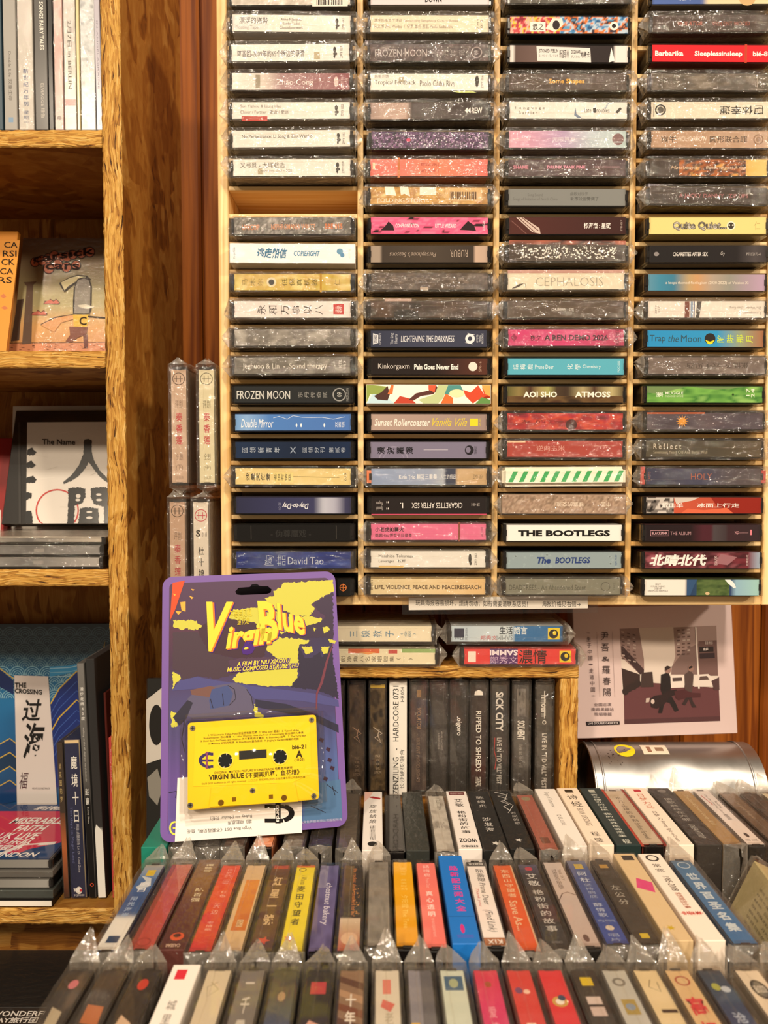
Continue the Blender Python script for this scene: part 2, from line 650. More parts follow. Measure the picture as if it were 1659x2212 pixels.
PRINT = mat_print('printed_paper', 0.5, 0.0)
GLOSSY = mat_print('laminated_print', 0.42, 0.10)
LID = mat_clear('clear_case_plastic', 0.05, 0.015, (0.96, 0.95, 0.94), 0.0, (0.5, 0.5, 0.5))
FILM = mat_clear('crinkled_cellophane', 0.08, 0.01, (0.97, 0.96, 0.94), 0.026, (0.80, 0.70, 0.58), (120.0, 0.9, (1, 1, 1)))
FILM_END = mat_clear('folded_cellophane', 0.09, 0.09, (0.88, 0.86, 0.83), 0.15, (0.80, 0.72, 0.62), (110.0, 1.0, (1, 1, 1)))
TIGHT = mat_clear('tight_shrink_film', 0.07, 0.012, (0.97, 0.96, 0.95), 0.012, (0.75, 0.70, 0.62), (220.0, 0.6, (0.5, 1, 1)))
SOFTFILM = mat_clear('matt_shrink_film', 0.30, -0.02, (0.97, 0.96, 0.95), 0.01, (0.75, 0.70, 0.62))
TRAY = mat_plain('smoky_case_plastic', '191615', 0.16)
DARKP = mat_plain('black_plastic', '0c0b0b', 0.25)
STEEL = mat_plain('screw_steel', 'b8b0a0', 0.25, 1.0)
OSB_V = mat_osb('strand_board_upright', 0.84, (1, 3, 7))
OSB_H = mat_osb('strand_board_level', 0.60, (7, 3, 1))
OSB_EV = mat_osb('strand_board_sawn_edge_upright', 0.88, (1, 2, 6), True)
OSB_EH = mat_osb('strand_board_sawn_edge_level', 0.88, (6, 2, 1), True)
RACK_V = mat_pine('pale_pine_upright', ('d6a45c', 'f2d29a'), 2)
RACK_H = mat_pine('pale_pine_level', ('d6a45c', 'f2d29a'), 0)
WALL_P = mat_pine('varnished_pine', ('6a320a', 'a05a1c'), 2, 0.9, 0.35)
TIN = mat_tin()

# ------------------------------------------------------------------ the setting: panelled wall, table
wall = bpy.data.objects.new('wall_back', None)
COL.objects.link(wall)
wall.location = (0, 0.905, EYE)
wall['kind'] = 'structure'
wall['label'] = 'varnished pine plank wall behind the racks'
pw = 0.0944
for i in range(-4, 10):
    x0 = -0.212 + i * pw
    mb = MB()
    mb.bbox(x0 + 0.0006, x0 + pw - 0.0006, 0.0, 0.018, -0.60, 0.75, 0.003)
    obj('plank', mb, WALL_P, wall)
mb = MB()
mb.box(-0.7, 0.85, 0.016, 0.03, -0.60, 0.75)
obj('backing_board', mb, OSB_V, wall)

TABLE_Z = -0.3516
tb = thing('display_table', 'strand board table carrying the rows of upright cassettes', 'table', (0.2, 0.5, -EYE))
mb = MB(); mb.bbox(-0.392, 0.50, -0.30, 0.40, EYE + TABLE_Z - 0.018, EYE + TABLE_Z, 0.001)
obj('tabletop', mb, OSB_H, tb)
for sx in (-0.365, 0.47):
    for sy in (-0.27, 0.37):
        mb = MB(); mb.bbox(sx - 0.02, sx + 0.02, sy - 0.02, sy + 0.02, 0, EYE + TABLE_Z - 0.018, 0.002)
        obj('leg', mb, OSB_V, tb)


def rough_board(x0, x1, y0, y1, z0, z1, front_axis, seed, amp=0.0007):
    """board whose front (-y) sawn edge is chipped: fine grid on the front face, plain box behind"""
    mb = MB()
    mb.box(x0, x1, y0 + 0.0015, y1, z0, z1)
    nx = max(4, int((x1 - x0) / 0.0022)) if front_axis == 'x' else 8
    nzz = max(4, int((z1 - z0) / 0.0022)) if front_axis == 'z' else 8
    G = []
    for i in range(nx + 1):
        r = []
        for j in range(nzz + 1):
            x, z = x0 + (x1 - x0) * i / nx, z0 + (z1 - z0) * j / nzz
            e = i in (0, nx) or j in (0, nzz)
            d = amp * (noise.noise(Vector((x * 330, z * 330, seed))) + 0.7 * noise.noise(Vector((x * 800, z * 800, seed + 9))))
            yy = y0 + (0.0008 if e else 0.0) + d
            if front_axis == 'z' and i in (0, nx):
                x += 0.0010 * noise.noise(Vector((z * 160, seed, i)))
            if front_axis == 'x' and j in (0, nzz):
                z += 0.0010 * noise.noise(Vector((x * 160, seed, j)))
            r.append((x, yy, z))
        G.append(r)
    n = len(mb.v)
    vs = [p for r in G for p in r]
    fs = [(i * (nzz + 1) + j, (i + 1) * (nzz + 1) + j, (i + 1) * (nzz + 1) + j + 1, i * (nzz + 1) + j + 1) for i in range(nx) for j in range(nzz)]
    # skirt back to the board
    rim = [(i, 0) for i in range(nx + 1)] + [(nx, j) for j in range(1, nzz + 1)] + [(i, nzz) for i in range(nx - 1, -1, -1)] + [(0, j) for j in range(nzz - 1, 0, -1)]
    m0 = len(vs)
    for (i, j) in rim:
        p = G[i][j]
        vs.append((min(max(p[0], x0), x1), y0 + 0.0016, min(max(p[2], z0), z1)))
    k = len(rim)
    for a in range(k):
        i, j = rim[a]
        i2, j2 = rim[(a + 1) % k]
        fs.append((i * (nzz + 1) + j, m0 + a, m0 + (a + 1) % k, i2 * (nzz + 1) + j2))
    mb.raw(vs, fs, (1, 1, 1))
    me = mb.mesh('board')
    return me


def osb_board(name, parent, x0, x1, y0, y1, z0, z1, ax, seed, upright):
    me = rough_board(x0, x1, y0, y1, z0, z1, ax, seed)
    me.materials.append(OSB_V if upright else OSB_H)
    me.materials.append(OSB_EV if upright else OSB_EH)
    for i, p in enumerate(me.polygons):
        if i >= 6:
            p.material_index = 1
            p.use_smooth = True
    ob = bpy.data.objects.new(name, me)
    COL.objects.link(ob)
    ob.parent = parent
    return ob


# ------------------------------------------------------------------ left shelf unit of strand board
su = thing('shelf_unit', 'tall strand board shelf unit with chipped sawn edges, left of the cassette rack', 'shelf', (-0.40, 0.80, -EYE))
UZ = lambda z: z + EYE
UX0, UX1 = -0.252, -0.2345
osb_board('upright', su, UX0 + 0.40, UX1 + 0.40, -0.10, 0.104, 0.0, UZ(0.60), 'z', 3, True)
osb_board('upright', su, -0.72 + 0.40, -0.702 + 0.40, -0.10, 0.104, 0.0, UZ(0.60), 'z', 5, True)
SHELF_TOP = (0.313, 0.1165, -0.0823, -0.400)
for i, z in enumerate(SHELF_TOP):
    osb_board('shelf', su, -0.702 + 0.40, UX0 + 0.40, -0.0985, 0.100, UZ(z) - 0.0155, UZ(z), 'x', 11 + i, False)
mb = MB(); mb.box(-0.702 + 0.40, UX0 + 0.40, 0.092, 0.100, 0.0, UZ(0.60))
obj('back_panel', mb, OSB_V, su)
mb = MB(); mb.box(-0.702 + 0.40, UX0 + 0.40, -0.045, -0.033, UZ(-0.4885), UZ(-0.4155))
obj('lower_panel', mb, OSB_H, su)
osb_board('shelf', su, -0.702 + 0.40, UX0 + 0.40, -0.19, 0.092, UZ(-0.504), UZ(-0.4885), 'x', 21, False)

# ------------------------------------------------------------------ pine cassette rack
RY0, RY1 = 0.690, 0.746
X_IN = (-0.1375, -0.0209, 0.0994, 0.2197, 0.3400)
ROW_H, ROW_B = 0.02425, -0.1043
ztop = lambda r: ROW_B + ROW_H * (21 - r)          # surface the tapes of row r (from the top) lie on
rk = thing('cassette_rack', 'pale pine wall rack divided into four columns of narrow cassette slots', 'rack', (0.10, 0.72, -0.113))
ro = lambda x0, x1, y0, y1, z0, z1: (x0 - 0.10, x1 - 0.10, y0 - 0.72, y1 - 0.72, z0 + 0.113, z1 + 0.113)
ZT = 0.470
mb = MB(); mb.bbox(*ro(-0.1465, X_IN[0], RY0 - 0.001, RY1, -0.1130, ZT), 0.0008); obj('side_board', mb, RACK_V, rk)
mb = MB(); mb.bbox(*ro(X_IN[4], 0.3500, RY0 - 0.001, RY1, -0.1130, ZT), 0.0008); obj('side_board', mb, RACK_V, rk)
mb = MB(); mb.bbox(*ro(X_IN[0], X_IN[4], RY0 - 0.001, RY1, -0.1130, ROW_B, ), 0.0008); obj('bottom_board', mb, RACK_H, rk)
for x in X_IN[1:4]:
    mb = MB(); mb.bbox(*ro(x - 0.0026, x + 0.0026, RY0, RY1, ROW_B, ZT), 0.0004); obj('divider', mb, RACK_V, rk)
mb = MB(); mb.box(*ro(-0.1465, 0.3500, RY1, RY1 + 0.005, -0.1130, ZT)); obj('back_panel', mb, RACK_H, rk)
for z in (0.0, 0.30):
    mb = MB(); mb.box(*ro(-0.13, 0.33, RY1 + 0.005, 0.9045, z, z + 0.04)); obj('mounting_batten', mb, RACK_H, rk)
slat_me = {}
for c in range(4):
    a = X_IN[c] + (0.0026 if c else 0)
    b = X_IN[c + 1] - (0.0026 if c < 3 else 0)
    for r in range(-2, 21):
        key = round(b - a, 4)
        if key not in slat_me:
            mb = MB(); mb.bbox(-(b - a) / 2, (b - a) / 2, 0, RY1 - RY0 - 0.001, -0.0038, 0, 0.0004)
            slat_me[key] = mb.mesh('slat')
            slat_me[key].materials.append(RACK_H)
        obj('slat', slat_me[key], None, rk, ((a + b) / 2 - 0.10, RY0 + 0.001 - 0.72, ztop(r) + 0.113))

# ------------------------------------------------------------------ cassettes
# built lying flat: spine faces -y, length along x, thickness along z, spine centre at the local origin
CL, CT, CD = 0.109, 0.0168, 0.0690
_lid, _tray, _wrap = {}, {}, {}


def lid_mesh(L, T, D):
    k = (round(L, 4), round(T, 4), round(D, 4))
    if k not in _lid:
        mb = MB()
        mb.bbox(-L / 2, L / 2, 0, D, -T / 2, T / 2, 0.0011, seg=2)
        for s in (-1, 1):                                   # hinge ears on the spine side
            mb.bbox(s * (L / 2 - 0.0042) - 0.0007, s * (L / 2 - 0.0042) + 0.0007, -0.0003, 0.006, -T / 2 + 0.002, T / 2 - 0.002, 0.0003)
        m = mb.mesh('lid')
        m.materials.append(LID)
        for p in m.polygons:
            p.use_smooth = False
        _lid[k] = m
    return _lid[k]


def tray_mesh(L, T, D):
    k = (round(L, 4), round(T, 4), round(D, 4))
    if k not in _tray:
        mb = MB()
        mb.bbox(-L / 2 + 0.0013, L / 2 - 0.0013, 0.0022, D - 0.0014, -T / 2 + 0.0014, T / 2 - 0.0014, 0.0006)
        for s in (-1, 1):                                   # hinge blocks that show at both ends of the spine
            mb.bbox(s * (L / 2 - 0.0030) - 0.0013, s * (L / 2 - 0.0030) + 0.0013, 0.0009, 0.0025, -0.0030, 0.0030, 0.0003)
        m = mb.mesh('tray')
        m.materials.append(TRAY)
        _tray[k] = m
    return _tray[k]


def wrap_mesh(L, T, D, seed, tight, hug=False, gmax=1.0, tent=False):
    k = (round(L, 3), round(T, 3), round(D, 3), seed, tight, hug, gmax, tent)
    if k in _wrap:
        return _wrap[k]
    rnd = random.Random(seed * 13 + 5)
    g = 0.0 if tight else min(rnd.uniform(0.008, 0.0115), gmax)
    pad = 0.0004 if tight else 0.0008
    gl, gr = (0.0145 + rnd.uniform(-0.002, 0.0015), 0.0065) if tent else (g, g)      # a standing tape's film rises to a peak at the far end
    if tight:
        gl = gr = 0.0
    amp = 0.00015 if tight else 0.0006
    xs = []
    if not tight:
        for t in (1.0, 0.72, 0.4, 0.15):
            xs.append((-L / 2 - gl * t, t))
    n = 26
    for i in range(n + 1):
        xs.append((-L / 2 - pad + (L + 2 * pad) * i / n, 0.0))
    if not tight:
        for t in (0.15, 0.4, 0.72, 1.0):
            xs.append((L / 2 + gr * t, t))
    ny, nzz = 9, 4
    y0, y1, z0, z1 = -pad, D + pad, -T / 2 - pad, T / 2 + pad
    ys = [y0, 0.004, 0.0115, 0.0135] + [0.0135 + (y1 - 0.0135) * i / 5 for i in range(1, 6)]
    loop = [(y0, z0 + (z1 - z0) * i / nzz) for i in range(nzz)] + [(yy_, z1) for yy_ in ys[:-1]] + \
           [(y1, z1 - (z1 - z0) * i / nzz) for i in range(nzz)] + [(yy_, z0) for yy_ in ys[:0:-1]]
    vs = []
    tipz = {-1: rnd.uniform(-0.35, 0.35) * T / 2, 1: rnd.uniform(-0.35, 0.35) * T / 2}
    tipy = {-1: rnd.uniform(-0.004, 0.006), 1: rnd.uniform(-0.004, 0.006)}
    for x, t in xs:
        s = -1 if x < 0 else 1
        for (y, z) in loop:
            zz = z * (1 - 0.94 * t) + tipz[s] * t
            yy = y + (0.004 * t if y < 0.01 else -0.004 * t) + tipy[s] * t * (1 - y / D)
            if tent and s < 0 and y < 0.03:
                yy -= (0.0085 + 0.003 * (seed % 3)) * t * (1 - y / 0.03)
            p = Vector((x * 90, y * 90, z * 140 + seed * 17))
            d = noise.noise_vector(p) * amp * (1 + 2.2 * (t > 0))
            dy = d.y - abs(d.y) * 0.5 if y < 0.001 else d.y
            if hug and t > 0:                              # in a slot the film end only fans out in front of the slats
                x2 = s * (L / 2 + g * t * (1.0 if y < 0.012 else 0.06))
            else:
                x2 = x
            vs.append((x2 + d.x * (t > 0) * (1.0 if not hug or y < 0.012 else 0.05) + (rnd.uniform(-0.002, 0.002) * min(1, gmax * 100) if t == 1.0 and not hug else 0), min(yy + dy, yy + 0.0002) if y < 0.001 else yy + dy, zz + abs(d.z) * (1 if z > 0 else -1)))
    m_ = len(loop)
    fs = [(i * m_ + j, i * m_ + (j + 1) % m_, (i + 1) * m_ + (j + 1) % m_, (i + 1) * m_ + j) for i in range(len(xs) - 1) for j in range(m_)]
    if tight:
        fs += [tuple(range(m_))[::-1], tuple(range((len(xs) - 1) * m_, len(xs) * m_))]
    mb = MB()
    mb.raw(vs, fs, (1, 1, 1))
    if not tight:                                            # heat-sealed seam running along the spine
        zs = rnd.uniform(-0.25, 0.35) * T
        pts = [(-L / 2 + L * i / 12, zs + 0.0009 * noise.noise(Vector((i * 0.7, seed, 1)))) for i in range(13)]
        for (xa, za), (xb, zb) in zip(pts, pts[1:]):
            mb.poly([(xa, -pad - 0.0004, za), (xb, -pad - 0.0004, zb), (xb, -pad - 0.0012, zb + 0.0008), (xa, -pad - 0.0012, za + 0.0008)], (1, 1, 1))
    m = mb.mesh('wrapper')
    m.materials.append(TIGHT if tight else FILM)
    if not tight:
        m.materials.append(FILM_END)
        for i_, p in enumerate(m.polygons):
            st = i_ // m_
            if i_ < (len(xs) - 1) * m_ and (st < 4 or st >= len(xs) - 5):
                p.material_index = 1
    _wrap[k] = m
    return m


ROT_FLAT = Matrix.Identity(3)
ROT_STAND = Matrix(((0, 0, 1), (0, 1, 0), (-1, 0, 0)))       # spine upright, reading downwards
ROT_TOP = Matrix(((0, 0, 1), (-1, 0, 0), (0, -1, 0)))        # spine up, reading towards the viewer
_seed = [0]


def cassette(label, loc, rot, base, kind='j', ground='808080', pats=(), txt=(), wrap=0, und=None, dims=None, group=None, name=None):
    """kind j = hinged plastic case with a printed card, s = printed cardboard slipcase, c = clear case with a bare tape, b = soft rounded carton"""
    L, T, D = dims or (CL, CT, CD)
    _seed[0] += 1
    root = thing(name or ('cassette_slipcase' if kind in 'sb' else 'cassette_tape'), label, 'cassette', loc, rot, group)
    off = {'flat': (0, D / 2, -T / 2), 'stand': (L / 2, D / 2, 0), 'top': (0, D, 0)}[base]
    o = (-off[0], -off[1], -off[2])
    if kind in 'sb':
        W, H, yf = L, T, 0.0
        mb = MB()
        c = lin(und) if und else base_mid(ground)
        mb.bbox(-L / 2, L / 2, 0, D, -T / 2, T / 2, 0.0004 if kind == 's' else 0.003, c, 1 if kind == 's' else 3)
        W, H = (L - 0.0009, T - 0.0009) if kind == 's' else (L - 0.006, T - 0.0062)
        yt = paint(mb, W, H, ground, pats, -0.00002)
        card = obj('carton', mb, GLOSSY, root, o)
    else:
        obj('tray', tray_mesh(L, T, D), None, root, o)
        W, H = L - 0.0076, T - 0.0028
        mb = MB()
        cu = lin(und) if und else mixc(base_mid(ground), '2a1d16', 0.55)
        ins = 0.0011
        mb.box(-W / 2, W / 2, ins, ins + 0.0006, -H / 2, H / 2, cu)
        for s in (-1, 1):
            zz = s * (T / 2 - 0.0009)
            mb.box(-W / 2, W / 2, ins + 0.0009, D - 0.004, min(zz, zz - s * 0.0003), max(zz, zz - s * 0.0003), cu)
        yt = paint(mb, W, H, ground, pats, ins)
        card = obj('inlay_card', mb, PRINT, root, o)
        obj('lid', lid_mesh(L, T, D), None, root, o)
    if txt:
        tm, last = MB(), None
        for t in sorted(txt, key=lambda q: q[1]):
            body, u0, u1, vc, vh, col = t[:6]
            mode = t[6] if len(t) > 6 else 'h'
            bold = t[7] if len(t) > 7 else 0.0
            sh = t[8] if len(t) > 8 else 0.0
            if last is not None and (u0 - last) * W > 0.016:          # a far-off block of type is a part of its own
                obj('lettering', tm, PRINT, card)
                tm = MB()
            last = max(last or 0, u1 if u1 is not None else u0)
            text_on(tm, body, (u0 - 0.5) * W, None if u1 is None else (u1 - 0.5) * W, (vc - 0.5) * H, vh * H, col, yt - 0.00004, mode, bold, sh)
        obj('lettering', tm, PRINT, card)
    if wrap:
        obj('wrapper', wrap_mesh(L, T, D, _seed[0] % 9, wrap == 2, base == 'flat', {'stand': 0.0055 if L < 0.108 else 0.0033, 'flat': 0.0068, 'top': 1.0}[base], base == 'top'), None, root, o)
    return root


COLNAME = ('leftmost', 'second', 'third', 'rightmost')
rr = random.Random(42)


def R(c, r, desc, ground, pats=(), txt=(), kind='j', wrap=0, und=None, dx=0.0, tilt=None, out=0.0):
    a, b = X_IN[c] + (0.0026 if c else 0), X_IN[c + 1] - (0.0026 if c < 3 else 0)
    x = (a + b) / 2 + (0.0007, 0.0, -0.0010, -0.0004)[c] + dx * 0.3 + rr.uniform(-0.0004, 0.0004)
    yf = 0.6755 - out - rr.uniform(0, 0.0012)
    T = CT
    lift = 0.0015 if wrap == 1 else 0.0006
    til = rr.uniform(-0.003, 0.003) if tilt is None else max(-0.0065, min(0.0065, tilt))
    rot = Matrix.Rotation(til, 3, 'Y') @ Matrix.Rotation(rr.uniform(-0.006, 0.006), 3, 'Z')
    lift += abs(til) * CL / 2
    cassette(desc + ', ' + COLNAME[c] + ' rack column', (x, yf + CD / 2, ztop(r) + lift), rot, 'flat', kind, ground, pats, txt, wrap, und, group='cassettes in the pine rack')


K, W_, G_ = '1c1a1a', 'f2efe9', '6b6866'
ZM = lambda n, u=0.925: [('ZMY ' + n, u, u + 0.022, 0.5, 0.72, '3a3836', 'r')]
ZP = lambda u=0.885: [('e', u, 0.66, 0.10, 0.16, '3a3836'), ('e', u + 0.004, 0.40, 0.13, 0.10, '4a4846'), ('e', u - 0.003, 0.24, 0.06, 0.10, '3a3836')]

# ---- column 1
R(0, 0, 'silvery crinkled cassette with a white barcode sticker', ('n', ['d8d4cc', 'b8b0a4', 'f0ede6'], 30, 3, 1), [('b', .68, .98, -.1, .5, 'e6e1d6', K)], [('1190806084', .72, .94, .42, .14, K, 'f')], wrap=2, und='33302a')
R(0, 1, 'top white cassette with a black slogo and two-line title'.replace('slogo', 'logo'), 'e9e6e0', ZP() + [('r', .0, .30, .1, .95, 'dfe0e0')], [('漂浮的磁带', .06, .30, .66, .40, '6f6c6a', 'h', .01), ('Floating Tape', .03, .22, .22, .26, '9a9794'), ('Anne-F Jacques\nBardo Todol\nClostiefanerwerk', .40, .60, .50, .66, '4a4644')] + ZM('047'), wrap=1, tilt=.006)
R(0, 2, 'white cassette with one line of grey Chinese lettering', 'e9e8e6', ZP(.875) + [('r', .70, .75, .08, .52, 'b9ae92')], [('阿骏图-2009年的65个街边的录音', .05, .62, .45, .42, '77757a', 'h', .012)] + ZM('037', .92), wrap=1, tilt=-.012)
R(0, 3, 'white to dusky pink fading cassette with white name', [(0, 'efece8'), (.28, 'd8cfca'), (.42, 'a5868a'), (1, '8b4f58')], [('r', .20, .24, .1, .9, '9c9484'), ('e', .885, .5, .14, .3, 'e0c0c0')], [('Zhao Cong', .38, .69, .42, .44, 'f2e6e6'), ('ZMY 061', .925, .945, .5, .7, 'd8b0b4', 'r')], wrap=1, und='3b2422', tilt=.004)
R(0, 4, 'white cassette with a red patch at lower left', 'e9e6e2', ZP() + [('r', .08, .30, -.14, .16, 'b5433a')], [('Sun Yizhou & Liang Hao', .07, .42, .73, .22, '77736f'), ('Closer / Further   更近 / 更远', .07, .48, .42, .26, '6a6663')] + ZM('052'), wrap=1, und='8c8378')
R(0, 5, 'white crumple-wrapped cassette with one line of small type', 'e6e4e0', ZP(.9), [('No Performance: LI Song & Zhu Wenbo', .08, .68, .62, .28, '5c5956', 'h', .01)] + ZM('045', .935), wrap=1, und='8c857a', tilt=-.006)
R(0, 6, 'lowest white cassette above the empty slot', 'e8e6e2', ZP(.89) + [('r', .21, .25, .1, .5, 'b5ab94')], [('叉弓景 - 大理截选', .06, .44, .66, .34, '68655f'), ('selections 2018 ~ 2021', .24, .50, .32, .18, '8a8780')] + ZM('059'), wrap=1, und='8a8378')
R(0, 8, 'grey crinkled cassette with faint orange lettering', ('n', ['8d8a84', '5d5a55', 'b5b1a9'], 26, 3, 4), (), [('UNICOP', .07, .22, .42, .34, 'c9825a', 'h', .02), ('NEPHROMANIA WALTZ', .32, .70, .44, .34, 'c98a62', 'h', .01), ('BBE 015', .78, .93, .46, .34, 'd07a4a', 'h', .02)], wrap=2, und='2a2724')
R(0, 9, 'white cardboard cassette sleeve with slanted blue brush lettering', 'eceae6', [('e', .88, .62, .18, .16, '5a8fb0'), ('e', .90, .42, .12, .12, '3d7ba6')], [('逃走船信', .21, .46, .5, .56, '2f6d92', 'h', .03, .25), ('COPIEFIGHT', .51, .72, .5, .30, '3d7ba0', 'h', .03, .2), ('re-pehlile', .02, .05, .5, .62, '3d6f92', 'r'), ('KOTOJI', .95, .97, .5, .5, 'b8b4ae', 'r')], kind='s', wrap=2, tilt=.010)
R(0, 10, 'mustard yellow cassette with a dark disc', ('n', ['d3bd5c', 'c0a445', 'e0cf7a'], 8, 2, 6), [('e', .32, .5, .30, .30, 'd8cc9c'), ('e', .32, .5, .18, .18, '4a4a46'), ('r', .735, .752, -.1, 1.05, 'b98f2c')], [('马木尔', .07, .25, .5, .46, '8a7c3c', 'v'), ('低保真机器', .41, .71, .5, .46, '5f5626', 'v'), ('仁', .86, .91, .5, .4, '7a6a2c', 'v')], wrap=2, und='8a7530')
R(0, 11, 'pale pink-white cassette with brush script and a red seal', 'e6dedd', [('r', .85, .94, .2, .84, 'c23a3a'), ('l', [(.20, .3), (.22, .7), (.24, .3)], .06, '4a4546'), ('l', [(.30, .75), (.31, .3), (.34, .6)], .05, '4a4546')], [('永和万事以八', .20, .76, .48, .60, '3f3a3c', 'v'), ('蒜', .866, .925, .52, .46, 'f0dedb', 'v')], wrap=1, und='9a8f8a')
R(0, 12, 'grey unlabelled crumple-wrapped cassette', ('n', ['8f8b86', '6e6a66', 'b0aca6'], 9, 2, 8), (), (), wrap=1, und='4c463e')
R(0, 13, 'grey cassette with pale gothic lettering', ('n', ['7c7974', '696661', '96938d'], 10, 2, 9), (), [('Jeghuoo & Lin  -  Sound therapy', .07, .80, .42, .44, 'd2cfc9', 'h', .015), ('KTL', .90, .925, .6, .5, 'd2cfc9', 'r'), ('013', .94, .96, .5, .5, 'd2cfc9', 'r')], wrap=1, und='45413c', tilt=-.005)
R(0, 14, 'black cassette with angular white title and round wreath badge', '25282a', [('o', .905, .5, .42, .42, .07, '9a9a98')], [('FROZEN MOON', .02, .48, .48, .52, 'cfcfcb', 'h', .005), ('东丹传奇贰', .55, .80, .48, .40, '8f8f8c', 'v'), ('09', .885, .925, .5, .28, 'c0c0bc', 'r'), ('NEZUZUN', .965, .985, .5, .8, '9a9a98', 'r')], und='1a1a1a')
R(0, 15, 'sky blue cassette with thin white script and a wavy line', [(0, '6f9bcf'), (.1, '88aedb'), (.3, '4f7fc2'), (1, '4b74b8')], [('l', [(.33, .78), (.38, .88), (.45, .7), (.5, .92), (.58, .82), (.66, .8), (.75, .82), (.85, .7), (.95, .85)], .025, 'dfe8f4'), ('e', .53, .32, .05, .12, 'e8eef6'), ('e', .57, .32, .05, .12, 'e8eef6'), ('e', .77, .32, .05, .12, 'e8eef6')], [('Double Mirror', .05, .33, .44, .52, 'eef2f8', 'h', 0, .3), ('双面镜', .865, .945, .36, .36, 'dce6f4', 'v')])
R(0, 16, 'navy cassette with spaced silver signs and a cross', [(0, '1c2f4e'), (.5, '14233c'), (1, '16294a')], [('l', [(.475, .3), (.52, .7)], .06, '8f9cb0'), ('l', [(.475, .7), (.52, .3)], .06, '8f9cb0')], [('蓝领新青年', .055, .385, .5, .36, 'a9b4c4', 'v'), ('蓝领分刊', .58, .77, .5, .36, 'a9b4c4', 'v'), ('第贰卷', .81, .95, .5, .36, 'a9b4c4', 'v')], und='141c2c')
R(0, 17, 'cream yellow wrapped cassette with cartoon-style black signs', 'e3cf8f', [('r', .33, .5, .15, .75, 'ead98f'), ('l', [(.5, .5), (.9, .45)], .04, '9a8a58')], [('沙曼天使爱', .09, .30, .48, .52, '3a352c', 'v', .02), ('老狼有情歌', .335, .48, .46, .46, '4a4434', 'v'), ('029', .945, .962, .5, .5, '4a4434', 'r')], wrap=1, und='b09a5c', tilt=.004)
R(0, 18, 'dark indigo cassette with a pale glow and upside-down script', [(0, '2a2c47'), (.4, '34365a'), (.68, '3a3b5e'), (.76, 'b9bccb'), (.86, 'a9aabd'), (.95, '3d3d5c'), (1, '333452')], (), [('Day-to-Day', .40, .63, .5, .46, 'ececf2', 'f', .005, .3), ('公立', .365, .392, .45, .5, '8a8ca6', 'r')])
R(0, 19, 'plain black cassette with barely visible lettering', '0e0d0d', [('l', [(.13, .1), (.13, .95)], .02, '77726a'), ('l', [(.87, .1), (.87, .95)], .02, '77726a')], [('- 伪尊魔戏 -', .30, .65, .45, .5, '2b2a29', 'h', .01)], und='0c0b0b')
R(0, 20, 'royal blue cassette with outlined serif name', ('n', ['1f3585', '1a2c70', '2a4398'], 5, 2, 12), (), [('陶喆', .25, .43, .48, .66, 'a9b0cc', 'v', -.012), ('David Tao', .45, .76, .46, .46, 'aab2cf')], wrap=2, und='18234a')
R(0, 21, 'black cassette with orange circled cross behind the blister card', '121111', [('o', .93, .5, .22, .22, .04, 'd87a3a'), ('l', [(.93, .25), (.93, .75)], .04, 'd87a3a'), ('l', [(.905, .5), (.955, .5)], .04, 'd87a3a')], (), und='0d0c0c')

# ---- column 2
R(1, 0, 'pale lilac cassette cut off by the top edge', 'd9cfd3', (), [('DOWN', .46, .60, .30, .34, K, 'h', .03)], und='8d857c')
R(1, 1, 'cream cassette with two lines of small type', 'e6dcc6', (), [('漂浮的电弧了博品 Reinventing Symphony Culture Books', .03, .74, .68, .22, '7c7468'), ('朱文博 Zhu Wenbo  /  保罗 盖巴·里瓦 Paolo Gàiba Riva', .03, .70, .34, .24, '5c554c'), ('ZMY\n018', .90, .95, .5, .7, '5c554c', 'r')], wrap=1, und='7d7668')
R(1, 2, 'dark grey cassette with angular pale title', ('n', ['57494a', '41383b', '6a5c5d'], 14, 2, 2), [('o', .90, .5, .34, .34, .06, '9a8d8c')], [('FROZEN MOON', .04, .48, .48, .44, 'a59a98', 'h', .005), ('东丹传奇', .54, .80, .48, .36, '7a6f6e', 'v'), ('09', .885, .915, .5, .26, '9a8d8c', 'r')], wrap=1, und='22241f')
R(1, 3, 'white cassette with a green blot and grey two-name title', 'eceae6', [('e', .905, .6, .12, .3, '3a3836'), ('e', .905, .35, .09, .14, '3a3836'), ('r', .24, .285, .5, .8, 'b5ad98'), ('p', [(.70, -.08), (.75, -.14), (.9, -.14), (.86, -.02), (.78, -.04)], 'b9c47a')], [('热带反馈', .035, .155, .82, .2, '8a8782'), ('Tropical Feedback', .035, .385, .44, .36, '5a5855'), ('Paolo Gàiba Riva', .42, .715, .42, .36, '6a6865'), ('ZMY 056', .94, .96, .52, .76, '4a4846', 'r')], wrap=1, und='98958a')
R(1, 4, 'cassette half dusty pink and half near black with rewind mark', [(0, 'a08a84'), (.1, 'b59e95'), (.32, 'b39a8f'), (.33, '453b3a'), (1, '332c2d')], [('p', [(.80, .5), (.825, .68), (.825, .32)], 'e8e2de'), ('p', [(.825, .5), (.85, .68), (.85, .32)], 'e8e2de')], [('REW', .86, .95, .5, .34, 'ece6e2', 'h', .02)], wrap=1, und='2c2626', tilt=-.004)
R(1, 5, 'glittering purple and violet cassette', ('n', ['3d2c4c', '5d3a62', '2e2438', '7a5580'], 34, 5, 5, True), [('d', 160, .02, .98, .05, .95, .05, 'a98bb5', 4), ('d', 60, .3, .95, .2, .8, .05, 'e0c8e0', 8), ('e', .315, .5, .14, .1, 'c2436a')], (), wrap=2, und='3b2a2c')
